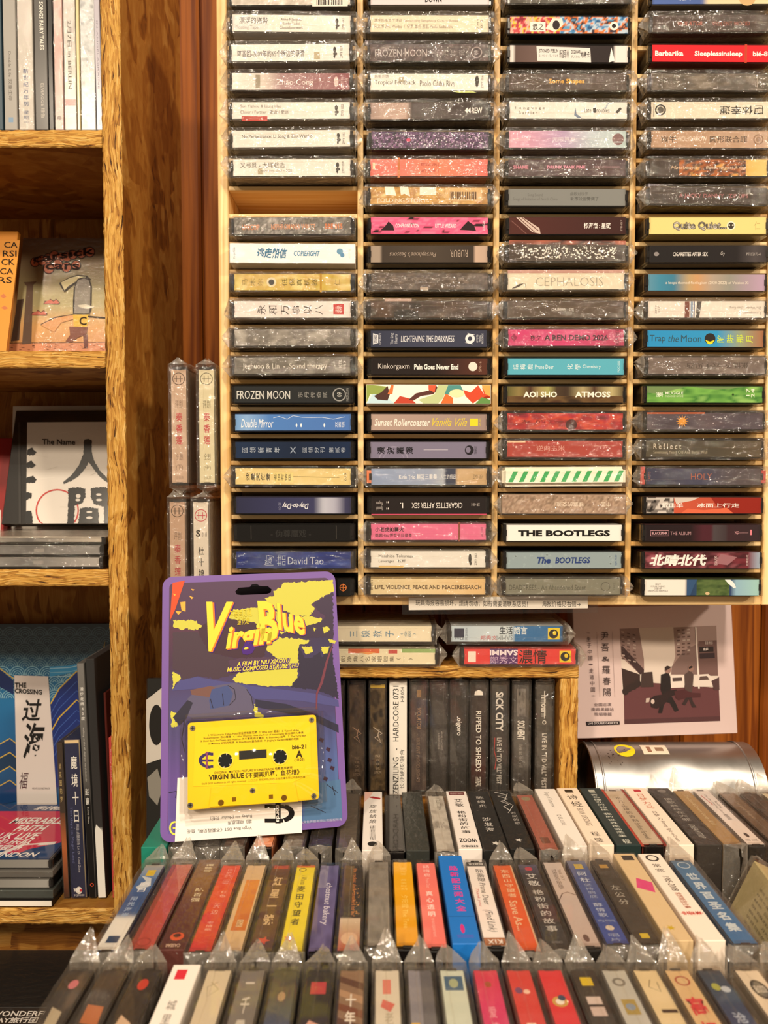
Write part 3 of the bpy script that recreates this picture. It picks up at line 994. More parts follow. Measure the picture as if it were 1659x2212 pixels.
R(1, 6, 'coral pink cassette with upside-down title and a gold band', [(0, 'e0736a'), (.3, 'e87f70'), (.6, 'ef8668'), (1, 'e5766e')], [('r', .232, .252, -.1, 1.1, 'c9743f'), ('r', .02, .04, .4, .8, 'f0c8a0')], [('Her Insula', .43, .58, .66, .26, '8c3a3a', 'f'), ('Lindy Lin', .43, .58, .32, .26, '8c3a3a', 'f')], wrap=1, und='8f4a42')
R(1, 7, 'golden amber see-through cassette with white bars and barcode', ('n', ['b58a42', 'd3a85c', 'a9793c', 'e6c78a'], 9, 3, 3), [('p', [(.13, .55), (.12, 1.05), (.2, 1.05), (.22, .5)], 'f2ede2'), ('p', [(.26, .55), (.25, 1.05), (.32, 1.05), (.34, .45), (.29, .62)], 'f2ede2'), ('r', .42, .56, .55, 1.02, 'f0eadf'), ('b', .64, .95, .2, 1.0, 'd9b57e', '5a3c1c')], [('FOLDING STORY', .06, .48, .22, .26, 'ecdcc0', 'h', .01)], wrap=1, und='a87f3c', tilt=.012)
R(1, 8, 'hot pink and black streaked cassette', 'e8608a', [('n', 0, 1, 0, 1, ['e8608a', 'f07a9c', 'e8608a', 'e8608a', '2b1a20'], 7, 7, 6, True), ('p', [(.08, .2), (.2, .2), (.19, .5), (.15, .75), (.12, .45)], '2a1a1e'), ('p', [(.76, .25), (.9, .2), (.88, .55), (.83, .8), (.79, .5)], '2a1a1e')], [('CONFRONTATION', .21, .41, .5, .24, 'fbe3ea', 'h', .02), ('LITTLE WIZARD', .55, .73, .5, .24, 'fbe3ea', 'h', .02), ('SONG44', .955, .975, .5, .6, 'fbe3ea', 'r')], und='3a2228')
R(1, 9, 'smoky brown cassette with beige ends and upside-down script', [(0, '9f9082'), (.09, '9f9082'), (.1, '3f362f'), (.5, '4a4037'), (.88, '3b322c'), (.89, 'c2a896'), (1, 'b8a090')], [], [('RUBUR', .68, .83, .54, .42, 'a8978a', 'f'), ("Persephone's Seasons", .16, .56, .5, .40, 'a8978a', 'f', 0, .3)])
R(1, 10, 'grey-brown embossed-looking cassette under rippled film', ('n', ['5d5049', '4a403b', '776a60'], 18, 4, 7), [('r', .42, .49, -.05, .15, 'b3a598')], [('且赐之火   罪', .18, .80, .62, .26, '8d8178', 'v')], wrap=1, und='4a4038')
R(1, 11, 'very dark brown cassette with black rounded shapes', ('n', ['463730', '36291f', '5a463a'], 5, 2, 8), [('p', [(.2, .0), (.2, .35), (.26, .5), (.34, .5), (.40, .35), (.42, .0)], '17120f'), ('p', [(.33, .55), (.33, .9), (.42, .9), (.44, .6)], '201915'), ('r', .12, .35, 1.0, 1.16, 'b0958a')], (), wrap=1, und='33281f')
R(1, 12, 'slate blue cassette with white storm swirl emblem', [(0, '33384c'), (.5, '3f4358'), (1, '3a3d50')], [('p', [(.02, .15), (.02, .85), (.065, .75), (.065, .25)], 'dedfe4'), ('o', .855, .5, .30, .30, .16, 'e6e6ea'), ('p', [(.83, .85), (.86, .72), (.90, .74)], 'e6e6ea'), ('p', [(.88, .15), (.85, .28), (.81, .26)], 'e6e6ea')], [('STONED', .03, .055, .5, .5, '3a3d50', 'r', .02), ('OMR-072', .07, .09, .5, .7, 'c8cad4', 'r'), ('The Sing\nHearts', .17, .23, .5, .70, 'd2d4dc', 'r'), ('LIGHTENING THE DARKNESS', .26, .72, .5, .40, 'e9e9ee', 'h', 0, .15), ('OTOTS\nMEDIA\nRECORDS', .91, .97, .5, .64, 'd8dae0', 'r')], und='22242e')
R(1, 13, 'black to brown cassette with a white round stamp', [(0, '1d1716'), (.55, '241a18'), (1, '5a3226')], [('e', .875, .5, .28, .28, 'e8dfd4')], [('Kinkorgaxm', .06, .33, .47, .42, 'cfc8c2'), ('Pain Goes Never End', .37, .75, .48, .34, 'f2eee8', 'h', .03), ('SPR-16', .925, .95, .5, .62, 'b89a88', 'r')], und='2a1c18')
R(1, 14, 'cardboard cassette sleeve with flowing green, red and white painted shapes', 'efe8d8', [('p', [(0, 0), (0, 1), (.05, 1), (.18, .9), (.1, .4), (.03, .5)], '8a9a4c'), ('p', [(0, 0), (.05, .5), (.14, .45), (.23, 0)], 'b9d3dd'), ('p', [(.06, .4), (.12, .6), (.17, .95), (.19, .5), (.17, .15), (.09, .2)], '4a2f28'), ('p', [(.17, .5), (.2, 1), (.22, 1), (.21, .5)], 'd6703a'), ('p', [(.22, .0), (.27, .4), (.36, .25), (.4, 0)], 'b8432f'), ('p', [(.34, .2), (.4, .55), (.5, .7), (.56, 1), (.58, .8), (.54, .5), (.44, .4), (.38, .15)], '55302a'), ('p', [(.5, 1), (.56, 1), (.55, .6), (.5, .75)], 'd9573a'), ('p', [(.42, .2), (.55, .5), (.58, 1), (.66, 1), (.62, .3), (.58, 0), (.46, 0)], 'b5c08e'), ('p', [(.6, 0), (.64, .55), (.7, .3), (.7, 0)], 'cf6a34'), ('p', [(.63, .5), (.66, 1), (.76, 1), (.78, .7), (.72, .45)], '4d8a86'), ('e', .73, .55, .42, .22, 'e9d9a8'), ('p', [(.78, .75), (.84, .6), (.9, 1), (.95, .5), (.93, .9), (1, .3), (1, .5), (.9, .2), (.86, 0), (.8, .4)], 'c9482c'), ('p', [(.93, 1), (.96, .5), (1, .4), (1, 1)], 'd8a052'), ('p', [(.88, 0), (.93, .35), (1, .2), (1, 0)], '5f8a4a')], (), kind='s')
R(1, 15, 'taupe cassette with white italic title and a yellow square', [(0, 'b09a90'), (.5, 'a8938b'), (1, '9a8680')], [('r', .855, .925, .28, .74, 'e8d832')], [('Sunset Rollercoaster', .03, .51, .50, .46, 'f2eae2', 'h', .012, .2), ('Vanilla Villa', .53, .83, .52, .50, 'e0cc3c', 'h', 0, .5), ('VIP-103', .935, .95, .5, .5, 'd8c83c', 'r')])
R(1, 16, 'slate violet cardboard cassette with black brush signs and faint rings', '7d7890', [('o', .2, -.2, .95, .95, .08, '928da4', 14, 166), ('o', .2, -.2, .7, .7, .05, '8c87a0', 19, 161), ('e', .855, .5, .28, .3, '232028'), ('e', .845, .52, .15, .18, '7d7890'), ('l', [(.46, .52), (.67, .52)], .04, 'bdb9c8')], [('漫波羅澤', .06, .37, .48, .46, '17151c', 'v', .02), ('TEMPEST', .90, .92, .5, .5, '2a2730', 'r')], kind='j')
R(1, 17, 'cassette part light blue, part sandy cream with a navy block', [(0, '8fa3c9'), (.5, '9aa8c6'), (.63, 'b3bccb'), (.64, '2e3a56'), (.735, '2e3a56'), (.74, 'c9ad86'), (1, 'c4a67c')], [('r', -.04, 0, .1, .9, 'd9774a')], [('Kirin Trio 麒麟三重奏', .24, .57, .5, .34, 'eef0f4', 'h', .01), ('人生的假日', .60, .73, .5, .30, 'dfe3ea'), ('ZMY-054', .88, .97, .5, .26, '77684c')], wrap=1, und='7f7a80')
R(1, 18, 'black cassette with white upside-down serif capitals', '231d1d', [('r', 0, 1, -.1, -.03, 'c2506a')], [('CIGARETTES AFTER SEX', .35, .79, .5, .34, 'e9e4e0', 'f'), ('I.', .25, .275, .5, .34, 'e9e4e0', 'f'), ('Spanish\nPrayers', .04, .10, .5, .6, 'b8b0ac', 'f', 0, .2), ('SP-001', .87, .94, .55, .2, 'b8b0ac', 'f'), ('::', .13, .15, .5, .55, 'e9e4e0')])
R(1, 19, 'bubblegum pink cassette with black signs and brown band', 'e0709a', [('r', .758, .776, -.1, 1.1, '8a4a3c')], [('小老虎的篝火', .035, .285, .66, .30, '2a1a22', 'h', .02), ('鹈鹕Hits 播客节目录音', .035, .355, .28, .26, '3a222c', 'h', .008), ('ACS103', .955, .975, .5, .6, '5a2a3c', 'r')], wrap=1, und='8a4a60')
R(1, 20, 'white cassette with two short lines and a tan block', 'e6e4df', [('r', .07, .29, -.02, .10, 'd8b878'), ('e', .865, .55, .10, .3, '3a3836'), ('e', .87, .25, .08, .12, '4a4846')], [('Masahide Tokunaga', .07, .37, .68, .24, '3a3836'), ('Leverages   杠杆', .07, .305, .38, .24, '3a3836'), ('ZMY 063', .905, .925, .5, .74, '3a3836', 'r')], wrap=1, und='9a968c')
R(1, 21, 'bottom cream cassette with one long line of block capitals', [(0, 'd9c9a0'), (.5, 'e3cda2'), (1, 'dcb982')], (), [('LIFE, VIOLENCE, PEACE AND PEACERESEARCH', .035, .965, .44, .30, '4f3a26', 'h', .02), ('EDI', .005, .018, .6, .6, '5a4630', 'r')], wrap=1, und='a9905c')

# ---- column 3
R(2, 0, 'dark olive-brown cassette cut off by the top edge', '3a352e', (), (), wrap=1, und='2a2722')
R(2, 1, 'cassette crowded with red, blue and yellow cartoon shapes', 'd8c7a8', [('n', 0, .42, 0, 1, ['8a2430', 'c24a50', 'e3b0a0', 'd8c23c', 'b83a48'], 16, 3, 3, True), ('n', .42, 1, 0, 1, ['2b4f7c', '4a86b8', 'b8c9d8', 'd8773a', '3a2f3c', '5a9ac0'], 14, 3, 5, True), ('r', .17, .30, .12, .68, 'efe6dc'), ('p', [(.30, .3), (.36, .9), (.44, .9), (.45, .5), (.38, .1)], 'e6ddd2'), ('e', .39, .5, .22, .28, '2b2226'), ('e', .88, .45, .26, .26, 'ece6da'), ('e', .88, .45, .13, .13, '1c1a1c')], [('浪之', .19, .285, .40, .42, '2a2422', 'h', .01)], und='1e1c1a', wrap=0)
R(2, 2, 'brown-black cassette with a tilted white bilingual label', [(0, 'dcd6d2'), (.045, 'dcd6d2'), (.05, '5b4640'), (.25, '6a5550'), (.68, '2a2122'), (.88, '2a2122'), (.89, 'e2dcd8'), (1, 'e2dcd8')], [('p', [(.235, .08), (.225, .95), (.68, .86), (.69, .0)], 'dedad6'), ('p', [(.84, .0), (.86, .9), (.89, .1)], 'efe9e4')], [('STONED FEELIN', .25, .41, .68, .22, '2a2626', 'h', .01), ('ストウンド・フィリング', .245, .41, .38, .18, '2a2626'), ('新疆菲林', .42, .50, .5, .5, '2a2626'), ('DIZKAR', .52, .60, .62, .2, '2a2626', 'h', .01), ('デズカル', .52, .595, .34, .18, '2a2626'), ('地磁卡', .60, .675, .46, .40, '2a2626', 'h', .02)], und='2a2320')
R(2, 3, 'dark brown cassette with yellow handwritten title', '46382f', (), [('Some Shapes', .34, .64, .52, .36, 'e8b048', 'h', .015)], wrap=1, und='37301f')
R(2, 4, 'white cassette with blue brush dabs and spaced small type', 'e4e3e0', [('p', [(.55, .2), (.56, .7), (.57, .3), (.62, .02), (.58, .05)], '6a7f9a'), ('p', [(.44, .5), (.48, .65), (.5, .9), (.47, .6)], '9ab0a8'), ('p', [(.8, .6), (.84, 1), (.85, 1), (.82, .6)], 'a9b8c8'), ('r', .71, .735, .36, .66, '3a3836'), ('p', [(.90, .4), (.94, .7), (.955, .6), (.92, .32)], '4a4846')], [('l  a n g u a g e', .05, .30, .62, .2, '55524f'), ('b a r r i e r', .085, .235, .36, .2, '55524f'), ('Late', .635, .695, .52, .28, '3a3836'), ('roubles', .74, .85, .52, .28, '3a3836')], wrap=1, und='a09f98')
R(2, 5, 'pastel pink to mint cassette with a dark moon disc', [(0, 'd9a6bd'), (.2, 'cf9fbd'), (.45, 'b39ac0'), (.7, 'b5c3d0'), (1, 'b9cfd4')], [('e', .93, .5, .36, .36, '7f6266'), ('r', .89, .97, .3, .36, 'b9c6cc')], [('mistral', .05, .18, .5, .22, 'e8c8d8'), ('无限界夏', .37, .57, .48, .28, 'd8cfe0', 'h', .01)], wrap=1, und='6a5c60')
R(2, 6, 'dark plum cassette with pink wide capitals', '4a363b', (), [('SHAME', .04, .17, .55, .22, 'd08aa0', 'h', .03), ('DRUNK TANK PINK', .33, .66, .55, .20, 'd98aa6', 'h', .03), ('DEAD OCEANS DOC221', .74, .95, .56, .12, '9a6a78')], wrap=1, und='2e2422')
R(2, 7, 'plain grey cassette with two faint dark lines', '7f817f', (), [('Song Sound\nSongs of Imitation of North China', .04, .42, .5, .5, '6a6a68'), ('曲歌对世子', .53, .68, .72, .22, '5f605e'), ('城市公园情调了', .53, .77, .42, .26, '565755', 'h', .01)], und='4a4a48')
R(2, 8, 'dark maroon cassette with a white ribbed flare', [(0, '4f2722'), (.3, '4a2420'), (1, '3a1d1b')], [('p', [(.06, 1), (.12, 1), (.26, .35), (.27, 0), (.2, .1)], 'cdb9b0'), ('l', [(.08, 1), (.22, .1)], .05, '6a423c'), ('l', [(.11, 1), (.25, .2)], .05, '6a423c'), ('l', [(.02, .8), (.15, .0)], .05, '7a504a')], [('杨海崧 : 星链', .64, .87, .5, .36, 'f0e8e2', 'h', .02), ('STD-017', .955, .97, .5, .66, 'c8b8b0', 'r')], und='2a1816')
R(2, 9, 'smoky cassette sprinkled with white speckles', '40352f', [('d', 260, .1, .92, .15, .85, .07, 'e3ded6', 5), ('n', .0, 1, 1.0, 1.25, ['8a4a3c', '3a2a28', 'a35a46'], 5, 1, 2)], (), wrap=1, und='332b26')
R(2, 10, 'cream cassette with outlined ornamental capitals and a small branch', 'e0d8c4', [('l', [(.04, .05), (.10, .3), (.13, .35), (.10, .22), (.06, .1)], .08, '4a4640'), ('l', [(.1, .4), (.15, .35), (.16, .05)], .03, '6a665c'), ('r', 0, 1, 1.0, 1.2, 'b58a80')], [('CEPHALOSIS', .24, .82, .48, .54, 'a8a294', 'h', -.012)], wrap=1, und='8f8672')
R(2, 11, 'umber brown cassette with short white capitals', '54473d', (), [('CHUIWAN - EYE', .38, .57, .5, .18, 'd6cdc4', 'h', .01)], wrap=1, und='3a3029')
R(2, 12, 'magenta cassette with heavy black demo lettering', [(0, 'cf3a78'), (.5, 'd23f7c'), (1, 'b8466a')], [('l', [(.92, .0), (.92, 1)], .03, '5a1a38'), ('l', [(.965, .0), (.965, 1)], .03, '5a1a38'), ('p', [(.02, .5), (.05, .75), (.08, .5), (.05, .25)], '9a2456')], [('夜夕', .19, .28, .48, .36, '4a1a30', 'h', .01), ('A REN DEMO 2026', .31, .86, .5, .38, '4a1c34', 'h', .04), ('RSM 001', .93, .955, .5, .86, '4a1c34', 'r')], wrap=1, und='7a3450')
R(2, 13, 'turquoise blue cassette with white bilingual title', '5aaec4', (), [('話梅鹿', .045, .215, .48, .32, 'e4f0f2', 'v'), ('Prune Deer', .235, .395, .48, .26, 'e4f0f2'), ('化學', .51, .625, .48, .34, 'e4f0f2', 'v'), ('Chemistry', .645, .80, .48, .28, 'e4f0f2'), ('POC-002', .945, .965, .5, .7, 'cfe6ea', 'r')], und='2a4a54')
R(2, 14, 'blurred olive, brown and cream cassette with futuristic white capitals', [(0, '5c5a30'), (.1, '8a7a4a'), (.2, '4a2f24'), (.28, '9a8a5a'), (.35, 'a3a060'), (.42, '4a3a28'), (.52, '3a2a20'), (.65, 'a89a70'), (.75, '4a3024'), (.9, 'b5a878'), (1, '5a4a30')], [('n', 0, 1, 0, .4, ['4a2f20', '6a5030', '3a2a1c'], 6, 2, 3)], [('AOI SHO', .14, .43, .5, .36, 'f4f0e4', 'h', .03), ('ATMOSS', .585, .89, .5, .36, 'f4f0e4', 'h', .03)], und='2a221a')
R(2, 15, 'crimson blotchy cassette with a dark round blot', ('n', ['c02a30', '8f1c28', 'd2442c', 'a31a3a', '6a141e'], 6, 2, 9), [('e', .555, .3, .36, .34, '4a1218')], [('otay/迷白夜', .41, .62, .5, .22, '5a1a1a'), ('友 的', .12, .33, .5, .2, '6a1c1c')], wrap=1, und='5a2020')
R(2, 16, 'brick red cassette with pale squared signs', 'ad4038', [('r', .0, .16, .9, 1.0, 'e6c8a8')], [('逆向主米', .255, .50, .55, .34, 'dba098', 'h', .005)], wrap=1, und='6a2c26')
R(2, 17, 'white rounded cassette with slanted green stripes', 'eee9d8', [('p', [(.02 + i * .09, .05), (.035 + i * .09 + .03, .95), (.075 + i * .09 + .03, .95), (.06 + i * .09, .05)], '35a45c') for i in range(11)], (), kind='b', wrap=1, und='e6e0cc', tilt=-.014)
R(2, 18, 'mottled stone-brown cassette with pale upside-down signs', ('n', ['a58a76', '8a705f', 'b59c88', '77604f', 'c2aa96'], 22, 4, 4), (), [('裸露的交流', .44, .66, .5, .26, 'e3d6c6', 'f'), ('中国', .80, .88, .5, .26, 'e3d6c6', 'f')], kind='s', wrap=1)
R(2, 19, 'white cassette with chunky black cut-out capitals', 'edebe6', (), [('THE BOOTLEGS', .10, .90, .48, .40, '161514', 'h', .05)])
R(2, 20, 'grey-blue cassette with navy comic-style title', '8fa0a6', [('d', 40, .0, 1, .1, .9, .12, '97a8ad', 2)], [('The', .265, .385, .5, .42, '2a3f78', 'h', .05, .2), ('BOOTLEGS', .425, .73, .5, .40, '2a3f78', 'h', .04, .15), ('SJR-021', .945, .965, .5, .66, '3f5a8a', 'r')], und='3a4144')
R(2, 21, 'bottom grey-green cassette with dark serif capitals', '7c7d70', [('o', .87, .5, .30, .30, .05, '55564c')], [('DEADTREES - An Abandoned Scent', .03, .70, .44, .34, '4f5046'), ('TREE', .94, .955, .5, .5, '55564c', 'r')], wrap=1, und='4f4f46')

# ---- column 4
R(3, 0, 'blue and cream illustrated cassette at the top edge', [(0, '4f68a8'), (.42, '4a62a0'), (.47, 'd9c9a4'), (1, 'e0cfa8')], [('e', .8, .3, .5, .4, 'c9a878')], [('清风', .22, .33, .35, .3, 'c8d2e8', 'h', .0, .4)], und='6a5f52')
R(3, 1, 'near black cassette with faint dull red capitals', '40312c', (), [('VIOLATOR', .21, .42, .5, .26, 'a04a3c', 'h', .01, .2), ('VIOLENT MOOD', .50, .82, .48, .26, '8a4034', 'h', .01, -.1)], wrap=1, und='2e2620')
R(3, 2, 'bright red cassette with bold white names', 'e0202c', [('r', .785, .805, -.05, 1.05, 'b8402a')], [('Barbarika', .025, .265, .5, .30, 'f6eee8', 'h', .03), ('Sleeplessinsleep', .36, .765, .46, .38, 'f6eee8', 'h', .03), ('bié-8', .855, .98, .5, .30, 'f6eee8', 'h', .03)], und='6a2a20')
R(3, 3, 'smoky clear cassette with no card', ('n', ['5f564c', '4a433b', '7a7064'], 6, 2, 5), [('l', [(.09, .2), (.09, .95)], .03, 'a59c8e'), ('l', [(.90, .2), (.90, .95)], .03, 'a59c8e')], (), wrap=1, und='453f34')
R(3, 4, 'ivory cassette with large black brush signs at the right', 'dfd8c8', [('o', .08, .52, .34, .34, .1, '3a3836'), ('e', .08, .52, .2, .2, '55524c'), ('r', .02, .028, .1, .9, '77736a')], [('團体幸運', .58, .95, .5, .54, '2b2926', 'f', .01)], wrap=1, und='5c544a')
R(3, 5, 'tan cassette with brown signs around white capitals', 'b3937a', [('o', .915, .5, .32, .32, .08, '8a6a52'), ('e', .915, .5, .16, .16, '8f7058')], [('猴牛', .08, .215, .5, .40, '4a3a2e', 'h', .01), ('HOLYARROW', .235, .475, .52, .28, 'ddcfc0'), ('圆形联合罪', .50, .82, .5, .40, '4a3a2e', 'h', .01)], wrap=1, und='6a5644')
R(3, 6, 'flame orange and black cassette with a yellow right end', [(0, '3a2e28'), (.2, '33271f'), (.5, '3f2a1c'), (.62, 'a8641f'), (.75, 'c98a3c'), (.82, 'd0a04c'), (.83, 'd8b45c'), (1, 'e3c878')], [('n', .25, .82, 0, 1, ['2e211a', '4a2a18', 'b5601c', '2e211a', 'e0a04c'], 9, 4, 3)], [('Matsutoya', .18, .40, .5, .26, 'c9a27a', 'h', 0, .3), ('Bands to peat & egg', .48, .82, .5, .24, 'd8b58a', 'h', 0, .2)], wrap=1, und='2a231e')
R(3, 7, 'dark brown cassette with thin pink capitals', '392f2b', (), [('A JACKY DANNY   ZIP LIPS', .25, .84, .48, .30, 'a5646a')], wrap=1, und='2a2420', tilt=.006)
R(3, 8, 'butter yellow cassette with bubbly white outlined title', 'e3d189', [('e', .70, .5, .26, .26, 'f0e8d8'), ('e', .70, .5, .19, .2, '3a342c'), ('e', .685, .53, .05, .05, 'f0e8d8'), ('e', .715, .53, .05, .05, 'f0e8d8')], [('Quite Quiet...', .20, .665, .48, .56, '5f5a52', 'h', .06), ('Quite Quiet...', .205, .66, .48, .50, 'f2ece0', 'h', .02), ('仁', .90, .95, .5, .5, 'b8a76a')], und='b89f54')
R(3, 9, 'black cassette with small white serif capitals', [(0, '1a1718'), (.75, '1c1719'), (.9, '4a4446'), (1, '3a3436')], [('e', .06, .5, .16, .13, '8a8484')], [('CIGARETTES AFTER SEX', .20, .50, .48, .24, 'e4dfdb', 'h', .01), ('Cry', .61, .645, .5, .28, 'd8d2ce', 'h', 0, .3), ('PTKF2173-4', .83, .95, .48, .18, 'b5aeaa')])
R(3, 10, 'cassette blending teal, orange and lilac with fine white type', [(0, '5b8fa8'), (.1, '3f86a4'), (.22, '3a7a98'), (.35, 'b39a72'), (.42, 'c2966a'), (.55, 'a89a8c'), (.7, '8f8f88'), (.85, 'a392a0'), (1, 'b59ab5')], (), [('a loops themed florilegium (2020-2022) of Voision Xi', .15, .86, .46, .22, 'e6dccd')])
R(3, 11, 'off-white cassette crossed by brown, blue and charcoal bars', 'e5dfd9', [('r', .315, .355, 0, 1, '77463c'), ('r', .365, .385, 0, 1, '8fa4c0'), ('r', .39, .40, 0, 1, '55648a'), ('p', [(.41, 0), (.42, 1), (.46, 1), (.44, 0)], '45413f')], [('ZMY\n057', .06, .10, .5, .56, '8a8480', 'r'), ('3 compositions', .78, .97, .30, .22, '77716c', 'f'), ('Zhu Wenbo / Zhao Cong', .70, .97, .62, .2, '8a847e', 'f')], wrap=1, und='a39a92')
R(3, 12, 'bright blue cassette with black and yellow eclipse and yellow signs', [(0, '2a8fc8'), (.6, '2f93c8'), (.8, '8f9a80'), (1, 'a06a4a')], [('e', .54, .5, .34, .34, '2a2420'), ('p', [(.50, .42), (.52, .2), (.54, .15), (.56, .2), (.58, .42), (.54, .32)], 'f0dc2c')], [('Trap', .02, .155, .47, .50, '33505c'), ('the', .18, .27, .5, .44, '33505c', 'h', 0, .25), ('Moon', .29, .465, .5, .44, '33505c'), ('陷阱那月', .60, .91, .5, .52, 'c9dc4a', 'v', .01)], und='5a4a3c')
R(3, 13, 'mauve grey cassette with dark upside-down brush signs', ('n', ['7d706c', '6a5e5a', '8c807a'], 6, 2, 7), [], [('张恬予', .66, .86, .5, .34, '453c38', 'f', .01), ('云不见西', .33, .62, .48, .34, '453c38', 'f', .01)], wrap=1, und='4f4540', dx=.003)
R(3, 14, 'fresh green cassette with tiny white name and numbers', ('n', ['5f9a45', '77b052', '3f7a34', '8fbf66'], 4, 2, 3), [('p', [(.1, .55), (.35, 1), (.6, .8), (.9, 1), (0, 1), (0, .6)], '6f8a58'), ('e', .745, .5, .07, .07, '2c4a20')], [('浅叶', .08, .145, .48, .30, 'e6efdc', 'h', .02), ('MUGGLE', .16, .315, .58, .18, 'e6efdc', 'h', .01), ('THE HOUSE OF TIME', .16, .315, .38, .12, 'cfdfbf'), ('17\n24', .86, .93, .6, .56, 'e6efdc', 'r')], und='2f4a24')
R(3, 15, 'dusky purple cassette with an orange sunburst', ('n', ['3f3644', '4a4150', '574a54'], 5, 2, 5), [('s', .305, .5, .40, 12, 'e09a38', .5), ('r', .0, .5, .96, 1.06, 'b5562c')], (), wrap=1, und='3a3034')
R(3, 16, 'olive brown cassette with pale serif word over a fine line', [(0, '4a4436'), (.6, '423c30'), (1, '574a36')], (), [('R e f l e c t', .065, .305, .66, .34, 'd9cfbd'), ('Seventeen Years Old And Berlin Wall', .065, .53, .30, .2, 'a89e88')], wrap=1, und='3a3428')
R(3, 17, 'navy cassette with orange letters and red wrapper corners', [(0, '2f3554'), (.5, '343a5a'), (.7, '4a4450'), (1, '4f4448')], [('r', -.05, -.01, .0, 1.1, 'b8524c'), ('r', 1.0, 1.04, .1, .9, 'b84a44')], [('HOLY', .39, .57, .5, .40, 'a8604a', 'h', -.005), ('CATTO', .02, .038, .5, .6, 'a8604a', 'r')], wrap=1, und='5a3f3c', tilt=.004)
R(3, 18, 'cassette with scarlet and white torn-paint artwork and white signs', [(0, '6a625e'), (.08, 'b5aca6'), (.2, 'a89c96'), (.24, 'c4563c'), (.6, 'b8503a'), (.65, '8f2a20'), (1, 'a5382a')], [('n', 0, .24, 0, 1, ['4a4442', 'c9c2bc', '77706c', '2a2624'], 9, 4, 6, True), ('p', [(.56, 1), (.62, .4), (.76, 0), (1, 0), (1, 1)], '8f2418'), ('p', [(.3, 0), (.36, .3), (.5, .2), (.7, .35), (.76, 0)], 'd9694a'), ('p', [(.24, 1), (.26, .6), (.4, .8), (.46, 1)], 'd0c4bc')], [('荒山羊', .13, .32, .5, .30, 'f2ece6', 'h', .015), ('冰面上行走', .44, .81, .5, .28, 'f2ece6', 'h', .015)], und='3a2420', wrap=0)
R(3, 19, 'black and maroon cassette with a boxed pink name', [(0, '1d1216'), (.4, '241418'), (.5, '4a1f2a'), (.58, '4a1f2a'), (.6, '4a4246'), (.7, '3f3438'), (.72, '3a2228'), (1, '33262a')], [('o', .13, .48, .0, .0, .0, '000000')] * 0 + [('l', [(.05, .32), (.05, .66), (.205, .66), (.205, .32), (.05, .32)], .03, 'd9a0ac'), ('r', .915, .932, .36, .70, 'd9808c'), ('l', [(.82, .5), (.9, .5)], .02, 'b58a90')], [('BLACKPINK', .06, .197, .49, .18, 'e0b0b8', 'h', .015), ('THE ALBUM', .22, .40, .48, .22, 'b58c92'), ('YG', .78, .815, .5, .2, 'd9a0a8', 'h', .02, .3)])
R(3, 20, 'wine red cloudy cassette with large white brush signs', ('n', ['5f1f28', '77303a', '3f1a20', '9a5560'], 6, 3, 8), [('g', .9, 1, 0, 1, [(0, '77404a'), (1, '9fb0c4')]), ('p', [(.6, .3), (.66, .9), (.8, .7), (.72, .2)], '9a6a72')], [('北晴北代', .04, .54, .5, .72, 'f2ebe6', 'h', .04, .2), ('BARK', .60, .63, .5, .6, 'c9b0b0', 'r'), ('北晴北代', .88, .90, .5, .7, 'd8c4c4', 'r')])
R(3, 21, 'bottom cassette, white left and green-blue landscape right', [(0, 'e6e3dc'), (.36, 'e6e3dc'), (.37, '243a5c'), (.45, '2a4466'), (.46, '3f5230'), (.72, '4a5c34'), (.75, '2b3f6a'), (.8, '8fb4c8'), (1, '9fc9c4')], [('n', .455, .74, 0, 1, ['2f4024', '4a6034', '5c7040', '37492a'], 10, 4, 4), ('e', .55, .12, .14, .1, 'd0b48a'), ('p', [(.70, 1), (.73, .75), (.78, .45), (.8, .5), (.78, .8), (.75, 1)], 'e4ecec'), ('p', [(.37, .0), (.40, .0), (.43, .6), (.46, 1), (.37, 1)], '33527a')], [('段石羊\nFUTURE ORIENTS\n沉溺入梦\nDREAM LIKE A BUFFALO', .03, .205, .50, .54, '5c5a55')])

# ------------------------------------------------------------------ rows of cassettes standing spine-up on the table
SPINE_Z = -0.280
slope = lambda y: ray(CX, y).z / ray(CX, y).y
ROWS = {1: [], 2: [], 3: []}
ROWC = {1: 0.627, 2: 0.5045, 3: 0.3785}
ROWNAME = {1: 'back table row', 2: 'middle table row', 3: 'front table row'}


def TR(row, b, f, desc, ground, pats=(), txt=(), kind='j', wrap=0, und=None, w=None):
    """b, f = (left, right, y) of the far and near end of the spine in the photograph"""
    est = []
    for (x0, x1, y) in (b, f):
        if x0 is None:
            continue
        Y = SPINE_Z / slope(y)
        xc = at((x0 + x1) / 2, y, Y)
        est.append((xc.x, Y, (x1 - x0) / FPX / (CP - (y - CY) / FPX * SP) * Y))
    X = sum(e[0] for e in est) / len(est)
    T = w or min(max(sum(e[2] for e in est) / len(est), 0.0158), 0.0172 if wrap == 1 else 0.0190)
    Y = ROWC[row]
    if len(est) == 2:
        Y += min(max((est[0][1] + est[1][1]) / 2 - Y, -0.006), 0.006)
    ROWS[row].append([X, Y, T, desc, ground, pats, txt, kind, wrap, und])


